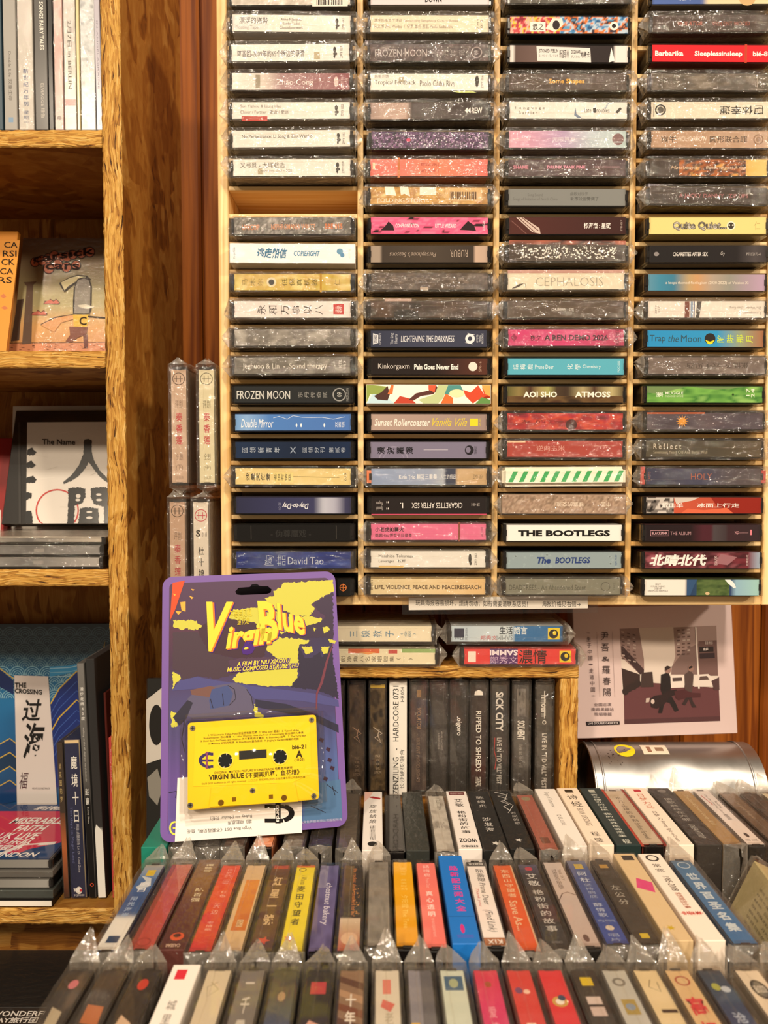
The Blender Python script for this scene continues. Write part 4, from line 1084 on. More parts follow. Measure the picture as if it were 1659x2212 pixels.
# back row
TR(1, (345, 400, 1700), (345, 400, 1838), 'teal green cassette half hidden under the blister card', '1f7a66', (), (), kind='s')
TR(1, (400, 450, 1700), (405, 455, 1838), 'dark brown cassette hidden behind the blister card, beside the teal one', '3a2c26', (), (), wrap=1)
TR(1, (450, 500, 1700), (460, 505, 1838), 'charcoal wrapped cassette under the blister card label', '26221f', (), (), wrap=1)
TR(1, (500, 545, 1700), (512, 560, 1838), 'umber wrapped cassette under the blister card label', '4a3024', (), (), wrap=1)
TR(1, (560, 600, 1700), (572, 618, 1838), 'peach orange cassette peeping out below the blister card', 'd9875c', [('e', .9, .5, .3, .3, 'e8a98a')], (), und='d08058')
TR(1, (620, 660, 1700), (640, 682, 1838), 'grey-brown wrapped cassette below the blister card, right of the peach one', '57493f', (), (), wrap=1)
TR(1, (675, 715, 1700), (690, 733, 1838), 'black cassette below the right corner of the blister card', '17140f', (), (), wrap=1)
TR(1, (730, 770, 1705), (740, 782, 1838), 'smoke grey wrapped cassette beside the blister card corner', '5a4f45', (), (), wrap=1)
TR(1, (781, 822, 1711), (790, 830, 1836), 'white sleeve with red lips and black brush writing', 'e6dcd4', [('p', [(.10, .1), (.13, .5), (.15, .9), (.12, .95), (.09, .5)], 'a82a30'), ('p', [(.0, .0), (.2, .0), (.1, .3), (0, .5)], 'e3b4a6'), ('e', .91, .5, .26, .26, '2a2624')], [('旋旋姑娘', .25, .58, .5, .44, '3a3432', 'v', .0, .2), ('YADAO', .62, .86, .5, .30, '3a3432', 'q')], kind='s')
TR(1, (823, 862, 1710), (838, 880, 1842), 'smoky grey plain-backed cassette next to the lips sleeve', [(0, '4c4743'), (.5, '3a3634'), (1, '2f2b2a')], (), ())
TR(1, (864, 908, 1708), (883, 930, 1842), 'greenish black cassette with no lettering', '2b2e2a', (), (), kind='s', wrap=2)
TR(1, (921, 952, 1712), (946, 990, 1843), 'pale grey wrapped cassette with tiny title', ('n', ['b9b0a6', 'd2cac0', 'a59c92'], 6, 2, 3), [('r', .06, .22, .3, .7, 'd8d2c8')], [('ELLIOTT SMITH', .08, .28, .6, .26, '6a645e'), ('CLASS\nFIGURE', .5, .62, .45, .6, '77706a')], wrap=1)
TR(1, (962, 1003, 1705), (992, 1046, 1840), 'white sleeve with a dark red tab and black Chinese title', 'e6dbd2', [('r', .015, .075, .1, .9, '6a3230')], [('AI JING LONDON', .025, .06, .5, .66, 'd8c2bc', 'q'), ('艾敬', .16, .30, .5, .44, '37302c', 'v', .01), ('艳粉街的故事', .38, .76, .5, .44, '37302c', 'v', .01), ('WOOZ', .84, .90, .5, .80, '1c1917', 'q', .03), ('STEREO', .945, .975, .5, .76, '2a2523', 'q', .03)], kind='s')
TR(1, (1008, 1051, 1706), (1050, 1103, 1843), 'glossy black sleeve with two groups of pale signs and a star', '141414', [('s', .9, .55, .2, 5, 'd8d2ca')], [('陈绮贞', .09, .30, .5, .38, 'c9c2ba', 'v'), ('沙发海', .48, .72, .5, .42, 'd2ccc4', 'v', .005)], kind='s', wrap=2)
TR(1, (1055, 1098, 1703), (1106, 1158, 1842), 'glossy black sleeve with scrawled white signature', '121212', [('l', [(.02, .2), (.08, .8), (.1, .3), (.16, .75), (.2, .35), (.26, .7), (.3, .4), (.38, .65)], .05, 'e0dad2'), ('l', [(.05, .85), (.2, .55), (.28, .9), (.42, .5)], .035, 'd0cac2'), ('s', .87, .5, .18, 5, 'd8d2ca')], [('时间的歌', .40, .62, .75, .26, 'b5afa8', 'v')], kind='s', wrap=2)
TR(1, (1112, 1150, 1712), (1165, 1212, 1836), 'dusty salmon wrapped cassette with a dark stamp', 'ad5f50', [('r', .80, .90, .25, .75, '77402f'), ('e', .08, .5, .3, .3, '9a8a6a')], (), wrap=1)
TR(1, (1157, 1200, 1698), (1215, 1268, 1836), 'cream sleeve with faint handwriting and widely spaced capitals', 'eadfd4', (), [('Songs of Tomorrow', .06, .36, .45, .3, '8a8078', 'h', 0, .4), ('D E L U X E', .50, .68, .5, .2, '6a625c')], kind='s')
TR(1, (1202, 1246, 1696), (1272, 1326, 1830), 'peach cream sleeve with black publisher mark and tall brush title', 'ecd8c2', [('r', .03, .09, .3, .7, '2a2624')], [('诗经', .13, .36, .5, .5, '3a332d', 'v'), ('BOOK OF SONGS', .40, .70, .5, .28, '77695c', 'h', 0, .1), ('程璧', .80, .96, .5, .36, '4a4239', 'v')], kind='s')
TR(1, (1250, 1294, 1696), (1329, 1385, 1828), 'dark bottle-green sleeve with white Chinese title', '22302e', [('r', .03, .09, .35, .65, 'a9a89a')], [('青色瞳孔的姑娘', .12, .44, .5, .34, 'd2d0c2', 'v'), ('我的世界民谣选集', .48, .88, .5, .34, 'd2d0c2', 'v'), ('程', .92, .98, .5, .34, 'd2d0c2', 'v')], kind='s')
TR(1, (1298, 1341, 1696), (1388, 1440, 1830), 'red-edged cassette with beige card and thin signs', 'bfa98e', [('r', -.04, 1.04, 1.0, 1.16, '8a3a32'), ('r', -.04, 1.04, -.16, 0, 'a8483a')], [('水几止境的告别', .13, .62, .5, .34, '5f5244', 'v'), ('Endless Farewell', .64, .92, .5, .28, '6a5c4c', 'h', 0, .2)], und='9a4a3c')
TR(1, (1345, 1394, 1694), (1442, 1497, 1830), 'cream sleeve with red mark and orange-red title', 'efdcc8', [('r', .025, .08, .35, .7, 'b8323a')], [('日梦力马', .12, .40, .5, .40, 'c2603c', 'v'), ('日梦力', .45, .60, .5, .26, '5a4a40', 'v'), ('Rimeng  Fight on Dream', .62, .95, .5, .22, '5a4a40', 'h', 0, .2)], kind='s')
TR(1, (1395, 1441, 1692), (1504, 1556, 1824), 'black swirl-patterned sleeve with grey signs', ('n', ['26211f', '3a332f', '1c1917', '4a423c'], 14, 4, 7), [('e', .06, .55, .2, .2, '77706a')], [('情歌悬挂在大罪', .2, .62, .5, .40, '9a938a', 'v', .01), ('DREAM TRIP', .68, .9, .5, .26, 'a59e95', 'h', .01, .3)], kind='s', wrap=2)
TR(1, (1446, 1488, 1699), (1552, 1598, 1818), 'golden tan wrapped cassette with pale lettering', [(0, 'b08a50'), (1, 'a07a42')], (), [('The Sun & Dream Gently 夏日', .1, .68, .5, .3, 'd9c294', 'h', .005, .2)], wrap=1)
TR(1, (1490, 1530, 1700), (1608, 1650, 1822), 'white cassette with small red strokes and grey type', 'e9ddd6', [('l', [(.1, .2), (.3, .35)], .06, 'c2504a'), ('r', .60, 1, .0, 1, 'efe0d6'), ('e', .85, .5, .3, .12, '3a3432')], [('Rolling\nOn the Loving about', .08, .5, .6, .44, '6a605a'), ('慢慢听着', .48, .58, .5, .3, '4a423e'), ('ZMY 050', .92, .95, .5, .7, '6a605a', 'q')], wrap=2)
TR(1, (1538, 1578, 1698), (None, None, None), 'bronze brown wrapped cassette right of the white one', [(0, '77604a'), (1, '4a3a2e')], (), [('Cat and Fugue', .15, .5, .5, .28, 'a8937a')], wrap=1)
TR(1, (1586, 1628, 1702), (None, None, None), 'grey-black wrapped cassette near the right edge of the back row', '3a342f', (), (), wrap=1)
TR(1, (1634, 1676, 1706), (None, None, None), 'pale cream wrapped cassette cut by the picture edge, back row', 'd8cbae', (), (), wrap=1)

# middle row
TR(2, (308, 352, 1863), (208, 262, 2052), 'blue and white cassette with clouds and a yellow sticker', [(0, 'a9a49a'), (.12, '7a94b8'), (.2, '3f6aa3'), (.45, '2a4f88'), (.62, '2f588f'), (.68, 'e6e2dc'), (1, 'ece8e2')], [('r', .07, .15, .3, .75, 'd9b92c'), ('p', [(.15, .1), (.22, .5), (.3, .15), (.34, .4), (.28, .9), (.18, .7)], 'c9d0d8'), ('r', .86, .93, .25, .8, '2a4468')], [('晒日', .24, .36, .55, .5, 'e6e8ee', 'v', .02), ('阳光海岸', .42, .66, .42, .36, '9fb4d4', 'v', .02)], wrap=1)
TR(2, (368, 424, 1855), (268, 330, 2060), 'salmon red wrapped cassette second in the middle row', [(0, 'b55a4a'), (.5, 'b84a40'), (1, 'b8453c')], [('r', 0, 1, .0, .22, '8f3a30'), ('o', .93, .5, .3, .3, .06, '9a342c')], (), wrap=1)
TR(2, (434, 476, 1858), (345, 404, 2050), 'maroon brown cassette with gold streaks and a flame mark', [(0, '6a4a38'), (.25, '7a5230'), (.5, '5a2c26'), (1, '4a201e')], [('e', .88, .52, .28, .28, 'c9502c'), ('e', .87, .5, .14, .16, '4a201e')], [('谭咏麟', .06, .16, .6, .4, 'd6c4a0', 'v', .01), ('陈百强', .36, .52, .62, .4, 'd6c4a0', 'v', .01), ('CASEAR', .95, .98, .5, .6, 'c9a890', 'q', .02)], kind='s', wrap=2)
TR(2, (481, 514, 1864), (405, 454, 2070), 'vivid red cassette with small pale signs', [(0, 'd8432f'), (.5, 'd0282a'), (1, 'c8232c')], (), [('拉萨', .05, .12, .5, .3, 'e8a49a', 'v'), ('我们 流浪者', .13, .25, .5, .4, 'e8a49a', 'v'), ('红色', .34, .42, .6, .3, 'e8b0a6', 'v'), ('天边', .5, .62, .5, .34, 'e8b0a6', 'v'), ('老情歌', .7, .8, .5, .34, 'e8b0a6', 'v')], wrap=1)
TR(2, (527, 572, 1858), (472, 522, 2062), 'beige cassette with a long orange block', 'd2b08a', [('g', .2, .8, .2, .92, [(0, 'd2803a'), (1, 'c2622c')]), ('r', .68, .76, .4, .7, 'd6b08a')], [('記', .69, .75, .55, .24, '8a3f1c', 'v')], wrap=1)
TR(2, (586, 628, 1862), (541, 600, 2062), 'dark wine cassette with cream brush signs and a red star', [(0, '6a2a2a'), (.1, '4a2426'), (1, '4a2228')], [('s', .9, .5, .34, 5, 'c9442c'), ('r', 0, .05, .1, .9, 'a83a34')], [('紅星一號', .16, .74, .5, .5, 'd2b28a', 'v', .02)], wrap=1)
TR(2, (633, 680, 1864), (603, 658, 2070), 'bright yellow cassette with heavy black signs and orange star', 'e6d22a', [('r', 0, .03, 0, 1, 'd06a2c'), ('s', .88, .3, .3, 5, 'e07a24'), ('o', .06, .35, .2, .2, .05, '4a4420')], [('麦田守望者', .28, .74, .45, .44, '3a3818', 'v', .02), ('i Wanna', .14, .26, .5, .3, '55501c', 'h', 0, .3)], wrap=1)
TR(2, (687, 733, 1864), (662, 716, 2072), 'muted violet cassette with white lowercase title', ('n', ['5f567c', '6a6088', '554c70'], 4, 2, 3), [('n', 0, .3, .0, .45, ['77708c', '8a8398', '554c70'], 6, 3, 5)], [('chestnut bakery', .24, .74, .55, .42, 'e0d8e0', 'h', 0, .15)])
TR(2, (741, 786, 1868), (726, 779, 2062), 'dark brown and gold cassette with orange side type and cream lower end', [(0, '6a5230'), (.3, '5a4426'), (.55, '2a211c'), (.66, '2a211c'), (.67, 'd8c2a8'), (.78, 'c2a080'), (1, 'b8543a')], [('r', 0, .66, .55, 1, '1f1a1a'), ('d', 25, .3, .64, .6, .95, .08, 'c98a4a', 4), ('e', .88, .5, .5, .4, 'd8b090')], [('the rocket show cavaliers to be', .04, .63, .62, .2, 'c9783c', 'h', .01)], wrap=1)
TR(2, (788, 836, 1850), (794, 852, 2052), 'colourless wrapped cassette with bare grey back', ('n', ['77706a', '8f8880', '69625c'], 5, 2, 6), (), (), wrap=1)
TR(2, (845, 889, 1854), (855, 908, 2047), 'egg-yolk yellow cassette with faint lettering', [(0, 'e8ac24'), (1, 'e09a1c')], (), [('雷光夏 黄金时刻', .08, .38, .5, .34, 'efc862', 'v'), ('夕阳雪 The Tree', .44, .82, .5, .34, 'efc862', 'h')])
TR(2, (897, 939, 1858), (917, 969, 2047), 'salmon pink cassette with white Chinese title', 'ec7a70', (), [('話梅鹿', .03, .19, .5, .36, 'f6cfc6', 'v'), ('Prune Deer', .21, .34, .5, .2, 'f0b0a6'), ('真心透明', .38, .68, .5, .38, 'f8ddd4', 'v', .01), ('transparent', .70, .9, .5, .2, 'f0b0a6')])
TR(2, (945, 994, 1844), (979, 1043, 2045), 'bright blue carton with pink signs and a lower fold line', '1f6fc0', [('l', [(.735, .0), (.735, 1)], .03, '144a86'), ('e', .86, .45, .3, .08, 'c9307a')], [('路新配丑闻大全', .14, .68, .55, .40, 'd93a86', 'v', .015), ('DANGFANG', .92, .95, .5, .6, '6a4fb0', 'q')], kind='s')
TR(2, (1003, 1045, 1855), (1046, 1103, 2045), 'white cassette with black handwriting and brown lower label', 'ecdfd6', [('r', .0, .06, .0, 1, '55504c'), ('r', .92, 1, .0, 1, 'a86a44')], [('BOXOR', .015, .045, .5, .8, 'd8d0c8', 'q', .02), ('話梅鹿 Prune Deer', .10, .56, .62, .42, '2f2a28', 'h', 0, .2), ('Thank you', .36, .58, .22, .2, 'c2484a', 'h', 0, .3), ('(Find Link)', .62, .86, .5, .5, '2f2a28', 'h', 0, .3), ('K1X', .94, .985, .5, .7, 'efe0d4', 'q', .03)])
TR(2, (1061, 1105, 1862), (1118, 1178, 2060), 'strong orange wrapped cassette with pale signs', [(0, 'e0622c'), (1, 'e2561c')], [('r', 0, 1, .93, 1, 'd8b088')], [('东西山守望者', .06, .42, .52, .46, 'efc9a0', 'v', .01), ('Save As...', .46, .80, .45, .42, 'efc9a0', 'h', .01)], wrap=1)
TR(2, (1112, 1160, 1856), (1184, 1242, 2060), 'charcoal cassette with large white Chinese brush title', [(0, '55506a'), (.15, '37343a'), (1, '2b2829')], [('e', .06, .5, .22, .2, 'b83a50')], [('艾敬', .13, .29, .5, .6, 'dcd6d2', 'v', .01), ('艳粉街的故事', .34, .82, .5, .56, 'cfc9c4', 'v', .005), ('CASEAR', .92, .94, .5, .5, '8a8480', 'q')], wrap=1)
TR(2, (1170, 1215, 1852), (1248, 1302, 2052), 'pinkish white cassette with a dark arc and small capitals', [(0, 'cdbdb4'), (1, 'c2aca2')], [('l', [(.5, .0), (.42, .3), (.40, .6), (.44, 1)], .05, '55403c'), ('e', .92, .5, .3, .14, '6a504a')], [('TORHANG GEHSEN', .1, .36, .4, .24, '5a4c46'), ('THE SKY', .1, .25, .7, .16, '77685f')], wrap=2)
TR(2, (1222, 1266, 1848), (1304, 1366, 2046), 'royal blue cassette with white signs and a yellow tag', [(0, '6a7088'), (.12, '46588c'), (1, '2c489a')], [('r', .05, .12, .3, .75, 'c2a64a'), ('e', .84, .5, .2, .2, 'd9c9b4')], [('阿杜', .16, .30, .5, .5, 'c9d0e0', 'v', .01), ('坚持到底', .32, .5, .5, .4, 'a9b4d0', 'v'), ('醇情歌', .56, .72, .5, .45, 'b4bdd6', 'v', .01), ('Rainbow Music', .75, .78, .5, .8, '9fabca', 'q'), ('唱片', .9, .98, .5, .5, '9fabca', 'v')], wrap=1)
TR(2, (1276, 1322, 1850), (1366, 1424, 2042), 'black-brown wrapped cassette with white strokes and a yellow tag', '3a342d', [('r', .06, .11, .3, .75, 'b58a3c'), ('r', .90, .95, .35, .75, 'd2b52c')], [('左公分', .34, .58, .5, .5, 'b8b0a4', 'v')], wrap=1)
TR(2, (1333, 1376, 1838), (1428, 1488, 2036), 'cream cassette with a magenta seal', 'dcbf92', [('p', [(.32, .35), (.44, .1), (.5, .8), (.38, .95)], 'd8427a'), ('r', .025, .09, .3, .85, '2f2a26'), ('s', .88, .45, .2, 6, 'c9a81c')], (), kind='s', wrap=2)
TR(2, (1388, 1430, 1836), (1494, 1562, 2040), 'white carton with red line of type and black dates', 'ecdccb', [('o', .06, .5, .3, .3, .1, '3a3430'), ('l', [(.73, .05), (.73, .95)], .04, 'c9483c')], [('常宽', .14, .25, .45, .40, '4a423c', 'v'), ('1985-2008', .30, .48, .5, .30, '55493f', 'h', .01, .2), ('常宽精选全集', .5, .68, .5, .28, 'a8624a', 'h', .01), ('AM WIN ☰', .71, .75, .5, .76, 'c2382f', 'q', .03)], kind='s')
TR(2, (1450, 1497, 1850), (1572, 1640, 2042), 'mid blue wrapped cassette with big white signs', [(0, '5a7088'), (.1, '3f739f'), (1, '2f6ea6')], [('o', .07, .5, .32, .32, .06, 'c2cdd6')], [('世界百圣名集', .18, .88, .5, .58, 'cfdbe4', 'v', .03)], wrap=1)

# front row (runs out of the picture at the bottom)
F = lambda xc, y=2118, hw=27: (xc - hw, xc + hw, y)
NO = (None, None, None)
TR(3, F(160, 2122), NO, 'dark wrapped cassette with a pink tag, first in the front row', ('n', ['3a312c', '2a2421', '5a4a3e'], 4, 2, 3), [('e', .12, .5, .3, .2, 'c9707a'), ('p', [(.3, .2), (.5, .3), (.55, .8), (.34, .7)], 'b5a58a')], (), wrap=1)
TR(3, F(238, 2118), NO, 'dark brown wrapped cassette with rusty orange patches', '3a302a', [('p', [(.28, .1), (.42, .15), (.44, .9), (.3, .8)], 'b86a3c'), ('p', [(.48, .1), (.6, .2), (.62, .8), (.5, .7)], 'a85a34')], (), wrap=1)
TR(3, F(313, 2116), NO, 'black wrapped cassette with a red blob and pale hand', '26201d', [('e', .12, .5, .36, .22, 'c93a2c'), ('p', [(.36, .2), (.46, .1), (.6, .5), (.5, .95), (.42, .7)], 'd6b496')], (), wrap=1)
TR(3, F(402, 2095), NO, 'white sleeve with red corner mark and grey brush title', 'ebe0d4', [('r', .04, .12, .2, .6, 'd02f3c')], [('城里的月光人', .28, .84, .5, .34, '6a625a', 'v')], kind='s')
TR(3, F(470, 2112), NO, 'cream wrapped cassette with a faint line drawing', 'd6c6aa', [('l', [(.1, .3), (.16, .7), (.22, .3), (.14, .2), (.1, .6)], .04, 'a3957c')], (), wrap=1)
TR(3, F(545, 2108), NO, 'grey wrapped cassette with pale blotted signs', '77706a', (), [('一千零夜', .1, .7, .5, .4, 'cfc6ba', 'v', .02)], wrap=1)
TR(3, F(617, 2108), NO, 'steel blue and charcoal wrapped cassette', [(0, '3a3430'), (.2, '4a4640'), (.45, '3f4c66'), (1, '4a5870')], [('e', .22, .5, .3, .16, 'a88a6a')], (), wrap=1)
TR(3, F(690, 2112), NO, 'black cassette with a red label and pink blossom', '14110f', [('r', .1, .2, .2, .85, 'b8323c'), ('p', [(.4, .3), (.46, .1), (.56, .2), (.62, .6), (.54, .9), (.44, .8)], 'd8a08c'), ('s', .52, .5, .4, 9, 'e3b49c', .6)], (), wrap=1)
TR(3, F(762, 2108), NO, 'brown cassette with slanting rust streaks and white signs', '8a6a52', [('p', [(.05 + .11 * i, .0), (.1 + .11 * i, .0), (.17 + .11 * i, 1), (.11 + .11 * i, 1)], ('5a3626', 'b08a6a', '77422c')[i % 3]) for i in range(8)], [('十年故事', .2, .7, .5, .44, 'efe4d6', 'v', .02)], wrap=1)
TR(3, F(838, 2106), NO, 'off-white wrapped cassette with pink-red marks', 'd6cbb8', [('r', .08, .2, .3, .65, 'd87a6a'), ('p', [(.24, .3), (.3, .2), (.34, .6), (.28, .8)], 'd2685c')], [('老友记', .34, .7, .55, .36, 'a89c88', 'v')], wrap=1)
TR(3, F(908, 2098), NO, 'slate grey wrapped cassette with a yellow side label', [(0, '8a8690'), (1, '77747c')], [('r', .42, 1, .0, .36, 'dfae2c'), ('r', 0, 1, .5, 1, '5f5c62')], [('金曲精选', .46, .9, .18, .24, '5a4414', 'v')], wrap=1)
TR(3, F(978, 2098), NO, 'mint white wrapped cassette with a blue picture label', 'ccd2c2', [('r', .05, .17, .12, .9, '3f6280'), ('e', .11, .5, .3, .2, 'a8b08a')], (), wrap=1)
TR(3, F(1050, 2096), NO, 'hot magenta wrapped cassette with pale signs', [(0, 'd2304a'), (.3, 'd8346a'), (1, 'c22a6a')], [('e', .12, .5, .2, .14, 'a8502c')], [('爱情的故事', .3, .85, .45, .32, 'f0a8b8', 'v')], wrap=1)
TR(3, F(1124, 2098), NO, 'scarlet wrapped cassette with a cream block', 'd23a34', [('r', .42, .66, .25, .62, 'efcdb8'), ('e', .18, .62, .14, .14, 'f0c8b0'), ('e', .17, .3, .2, .16, '77406a')], (), wrap=1)
TR(3, F(1190, 2104), NO, 'scarlet wrapped cassette with a gold disc emblem', 'd82c34', [('o', .26, .5, .32, .32, .12, 'c9a24a'), ('e', .26, .5, .18, .18, 'efe6d6'), ('e', .23, .62, .18, .16, '2a3f5c')], [('红歌', .5, .8, .5, .5, 'f0a89a', 'v')], wrap=1)
TR(3, F(1262, 2100), NO, 'dark brown wrapped cassette with yellow sticker and bone-white figure', '33261f', [('r', .06, .13, .25, .75, 'd9b81c'), ('r', .22, .28, .2, .8, 'd2bdb4'), ('r', .3, .37, .2, .8, 'cdb5ac'), ('p', [(.45, .3), (.55, .1), (.7, .4), (.66, .9), (.5, .8)], 'd6bc90')], (), wrap=1)
TR(3, F(1332, 2104), NO, 'silver-grey wrapped cassette with a gold badge', [(0, 'b8b4aa'), (1, 'c2bfba')], [('o', .1, .5, .28, .28, .12, '77726a'), ('r', .24, .36, .22, .8, 'a8904c'), ('e', .3, .5, .2, .2, '8a96a8'), ('r', .52, .62, .4, .9, 'd09a9a')], (), wrap=1)
TR(3, F(1396, 2096), NO, 'cream wrapped cassette with black brush signs and an orange flower', 'dfc79a', [('l', [(.08, .5), (.14, .3), (.18, .7), (.1, .75)], .05, '8f8060'), ('s', .52, .3, .2, 6, 'd86a34')], [('一切', .32, .66, .62, .66, '3f2c22', 'v', .03)], wrap=1)
TR(3, F(1462, 2092), NO, 'beige wrapped cassette with bold red signs and dot', 'd8b482', [('o', .09, .5, .32, .32, .08, 'a8503c'), ('e', .62, .75, .16, .16, 'd03a3c')], [('高枫', .22, .56, .5, .74, 'd2383c', 'v', .03)], wrap=1)
TR(3, F(1536, 2098), NO, 'midnight blue wrapped cassette with pale blotted signs', [(0, '37424f'), (.3, '2f405f'), (.7, '2c3a62'), (1, '77406a')], [('e', .14, .35, .24, .18, 'a8a84a'), ('e', .16, .7, .2, .2, 'b8bec8')], [('沧海蝴蝶', .34, .76, .5, .5, 'a9b4c8', 'v', .02)], wrap=1)
TR(3, F(1618, 2098), NO, 'cream wrapped cassette with a black oval badge', 'e0cdb4', [('e', .16, .5, .62, .34, '33302c'), ('e', .16, .5, .5, .22, '6a665f')], [('ROCKOVER', .13, .19, .5, .5, 'd8cdbd', 'q', .02)], wrap=1)
TR(3, F(1690, 2098), NO, 'tan wrapped cassette at the right end of the front row', 'c9ae84', (), (), wrap=1)

for row, lst in ROWS.items():
    lst.sort(key=lambda e: e[0])
    for _ in range(200):                                     # neighbours stand side by side, none inside another
        for p, q in zip(lst, lst[1:]):
            need = (p[2] + q[2]) / 2 + (0.0011 if p[8] == 1 else 0.0003) + (0.0011 if q[8] == 1 else 0.0003)
            d = need - (q[0] - p[0])
            if d > 0:
                p[0] -= d / 2
                q[0] += d / 2
    yaw = Matrix.Rotation(math.radians(0.5), 3, 'Z')
    for X, Y, T, desc, ground, pats, txt, kind, wrap, und in lst:
        D = 0.0695
        lab = desc if any(w in desc for w in ('row', 'blister', 'lips sleeve')) else desc + ', ' + ROWNAME[row]
        cassette(lab, (X, Y, SPINE_Z - D), yaw @ ROT_TOP, 'top', kind, ground, pats, txt, wrap, und, (CL, T, D), 'cassettes standing on the table')

# the two tapes laid flat-face out at the right end of the middle row
for (x, y0, yaw_, desc) in ((0.2385, 0.505, -0.10, 'cassette leaning sideways, showing its cream back printed with song titles'), (0.270, 0.500, -0.06, 'second leaning cream cassette at the right picture edge')):
    r = thing('cassette_tape', desc, 'cassette', (x, y0, SPINE_Z - 0.0695 + 0.0078), Matrix.Rotation(yaw_, 3, 'Z') @ Matrix.Rotation(0.42, 3, 'Y'), 'cassettes standing on the table')
    mb = MB(); mb.bbox(0.0012, 0.0150, -0.0530, 0.0530, 0.001, 0.0680, 0.0006, lin('cdbd8c')); ins = obj('inlay_card', mb, PRINT, r)
    tm = MB()
    rot_face = lambda p: (0.0010, -p[0], p[2])
    rt = random.Random(5)
    for j in range(11):
        text_on(tm, rt.choice(('心的方向', '回家的路上', '七月的雨', '远方', '月光边境', '老街 慢慢')), 0.044 - rt.uniform(0.018, 0.03), 0.044, 0.058 - j * 0.0042, 0.0022, '6a5f42', 0, xf=lambda p: (0.0010, -p[0] + 0.03, p[2]))
        text_on(tm, rt.choice(('作词 作曲', '编曲 制作', '演唱 吉他', '录音')), -0.03, -0.03 + rt.uniform(0.012, 0.022), 0.058 - j * 0.0042, 0.0020, '77694a', 0, xf=lambda p: (0.0010, -p[0] + 0.0, p[2]))
    obj('lettering', tm, PRINT, ins)
    mb = MB(); mb.bbox(0, CT, -CL / 2, CL / 2, 0, 0.0692, 0.001); obj('lid', mb, LID, r)
    wm = bpy.data.objects.new('wrapper', wrap_mesh(CL, CT, 0.0690, 3, False))
    COL.objects.link(wm); wm.parent = r
    wm.matrix_local = Matrix.Translation((CT / 2, 0, 0.0692)) @ ROT_TOP.to_4x4()

# ------------------------------------------------------------------ strand-board box with tapes, and the tapes lying on it
bx = thing('cassette_box', 'open strand board box holding a row of dark upright cassettes under the rack', 'box', (0.04, 0.75, TABLE_Z + 0.0004))
osb_board('top_board', bx, -0.14, 0.1392, -0.050, 0.045, 0.1690, 0.1806, 'x', 31, False)
osb_board('side_board', bx, 0.1222, 0.1392, -0.049, 0.045, 0.0, 0.1688, 'z', 33, True)
osb_board('side_board', bx, -0.14, -0.122, -0.049, 0.045, 0.0, 0.1688, 'z', 34, True)
mb = MB(); mb.box(-0.122, 0.1222, -0.045, 0.045, 0.0, 0.0490); obj('bottom_board', mb, OSB_H, bx)
mb = MB(); mb.box(-0.122, 0.1222, 0.037, 0.045, 0.049, 0.1688); obj('back_board', mb, OSB_H, bx)

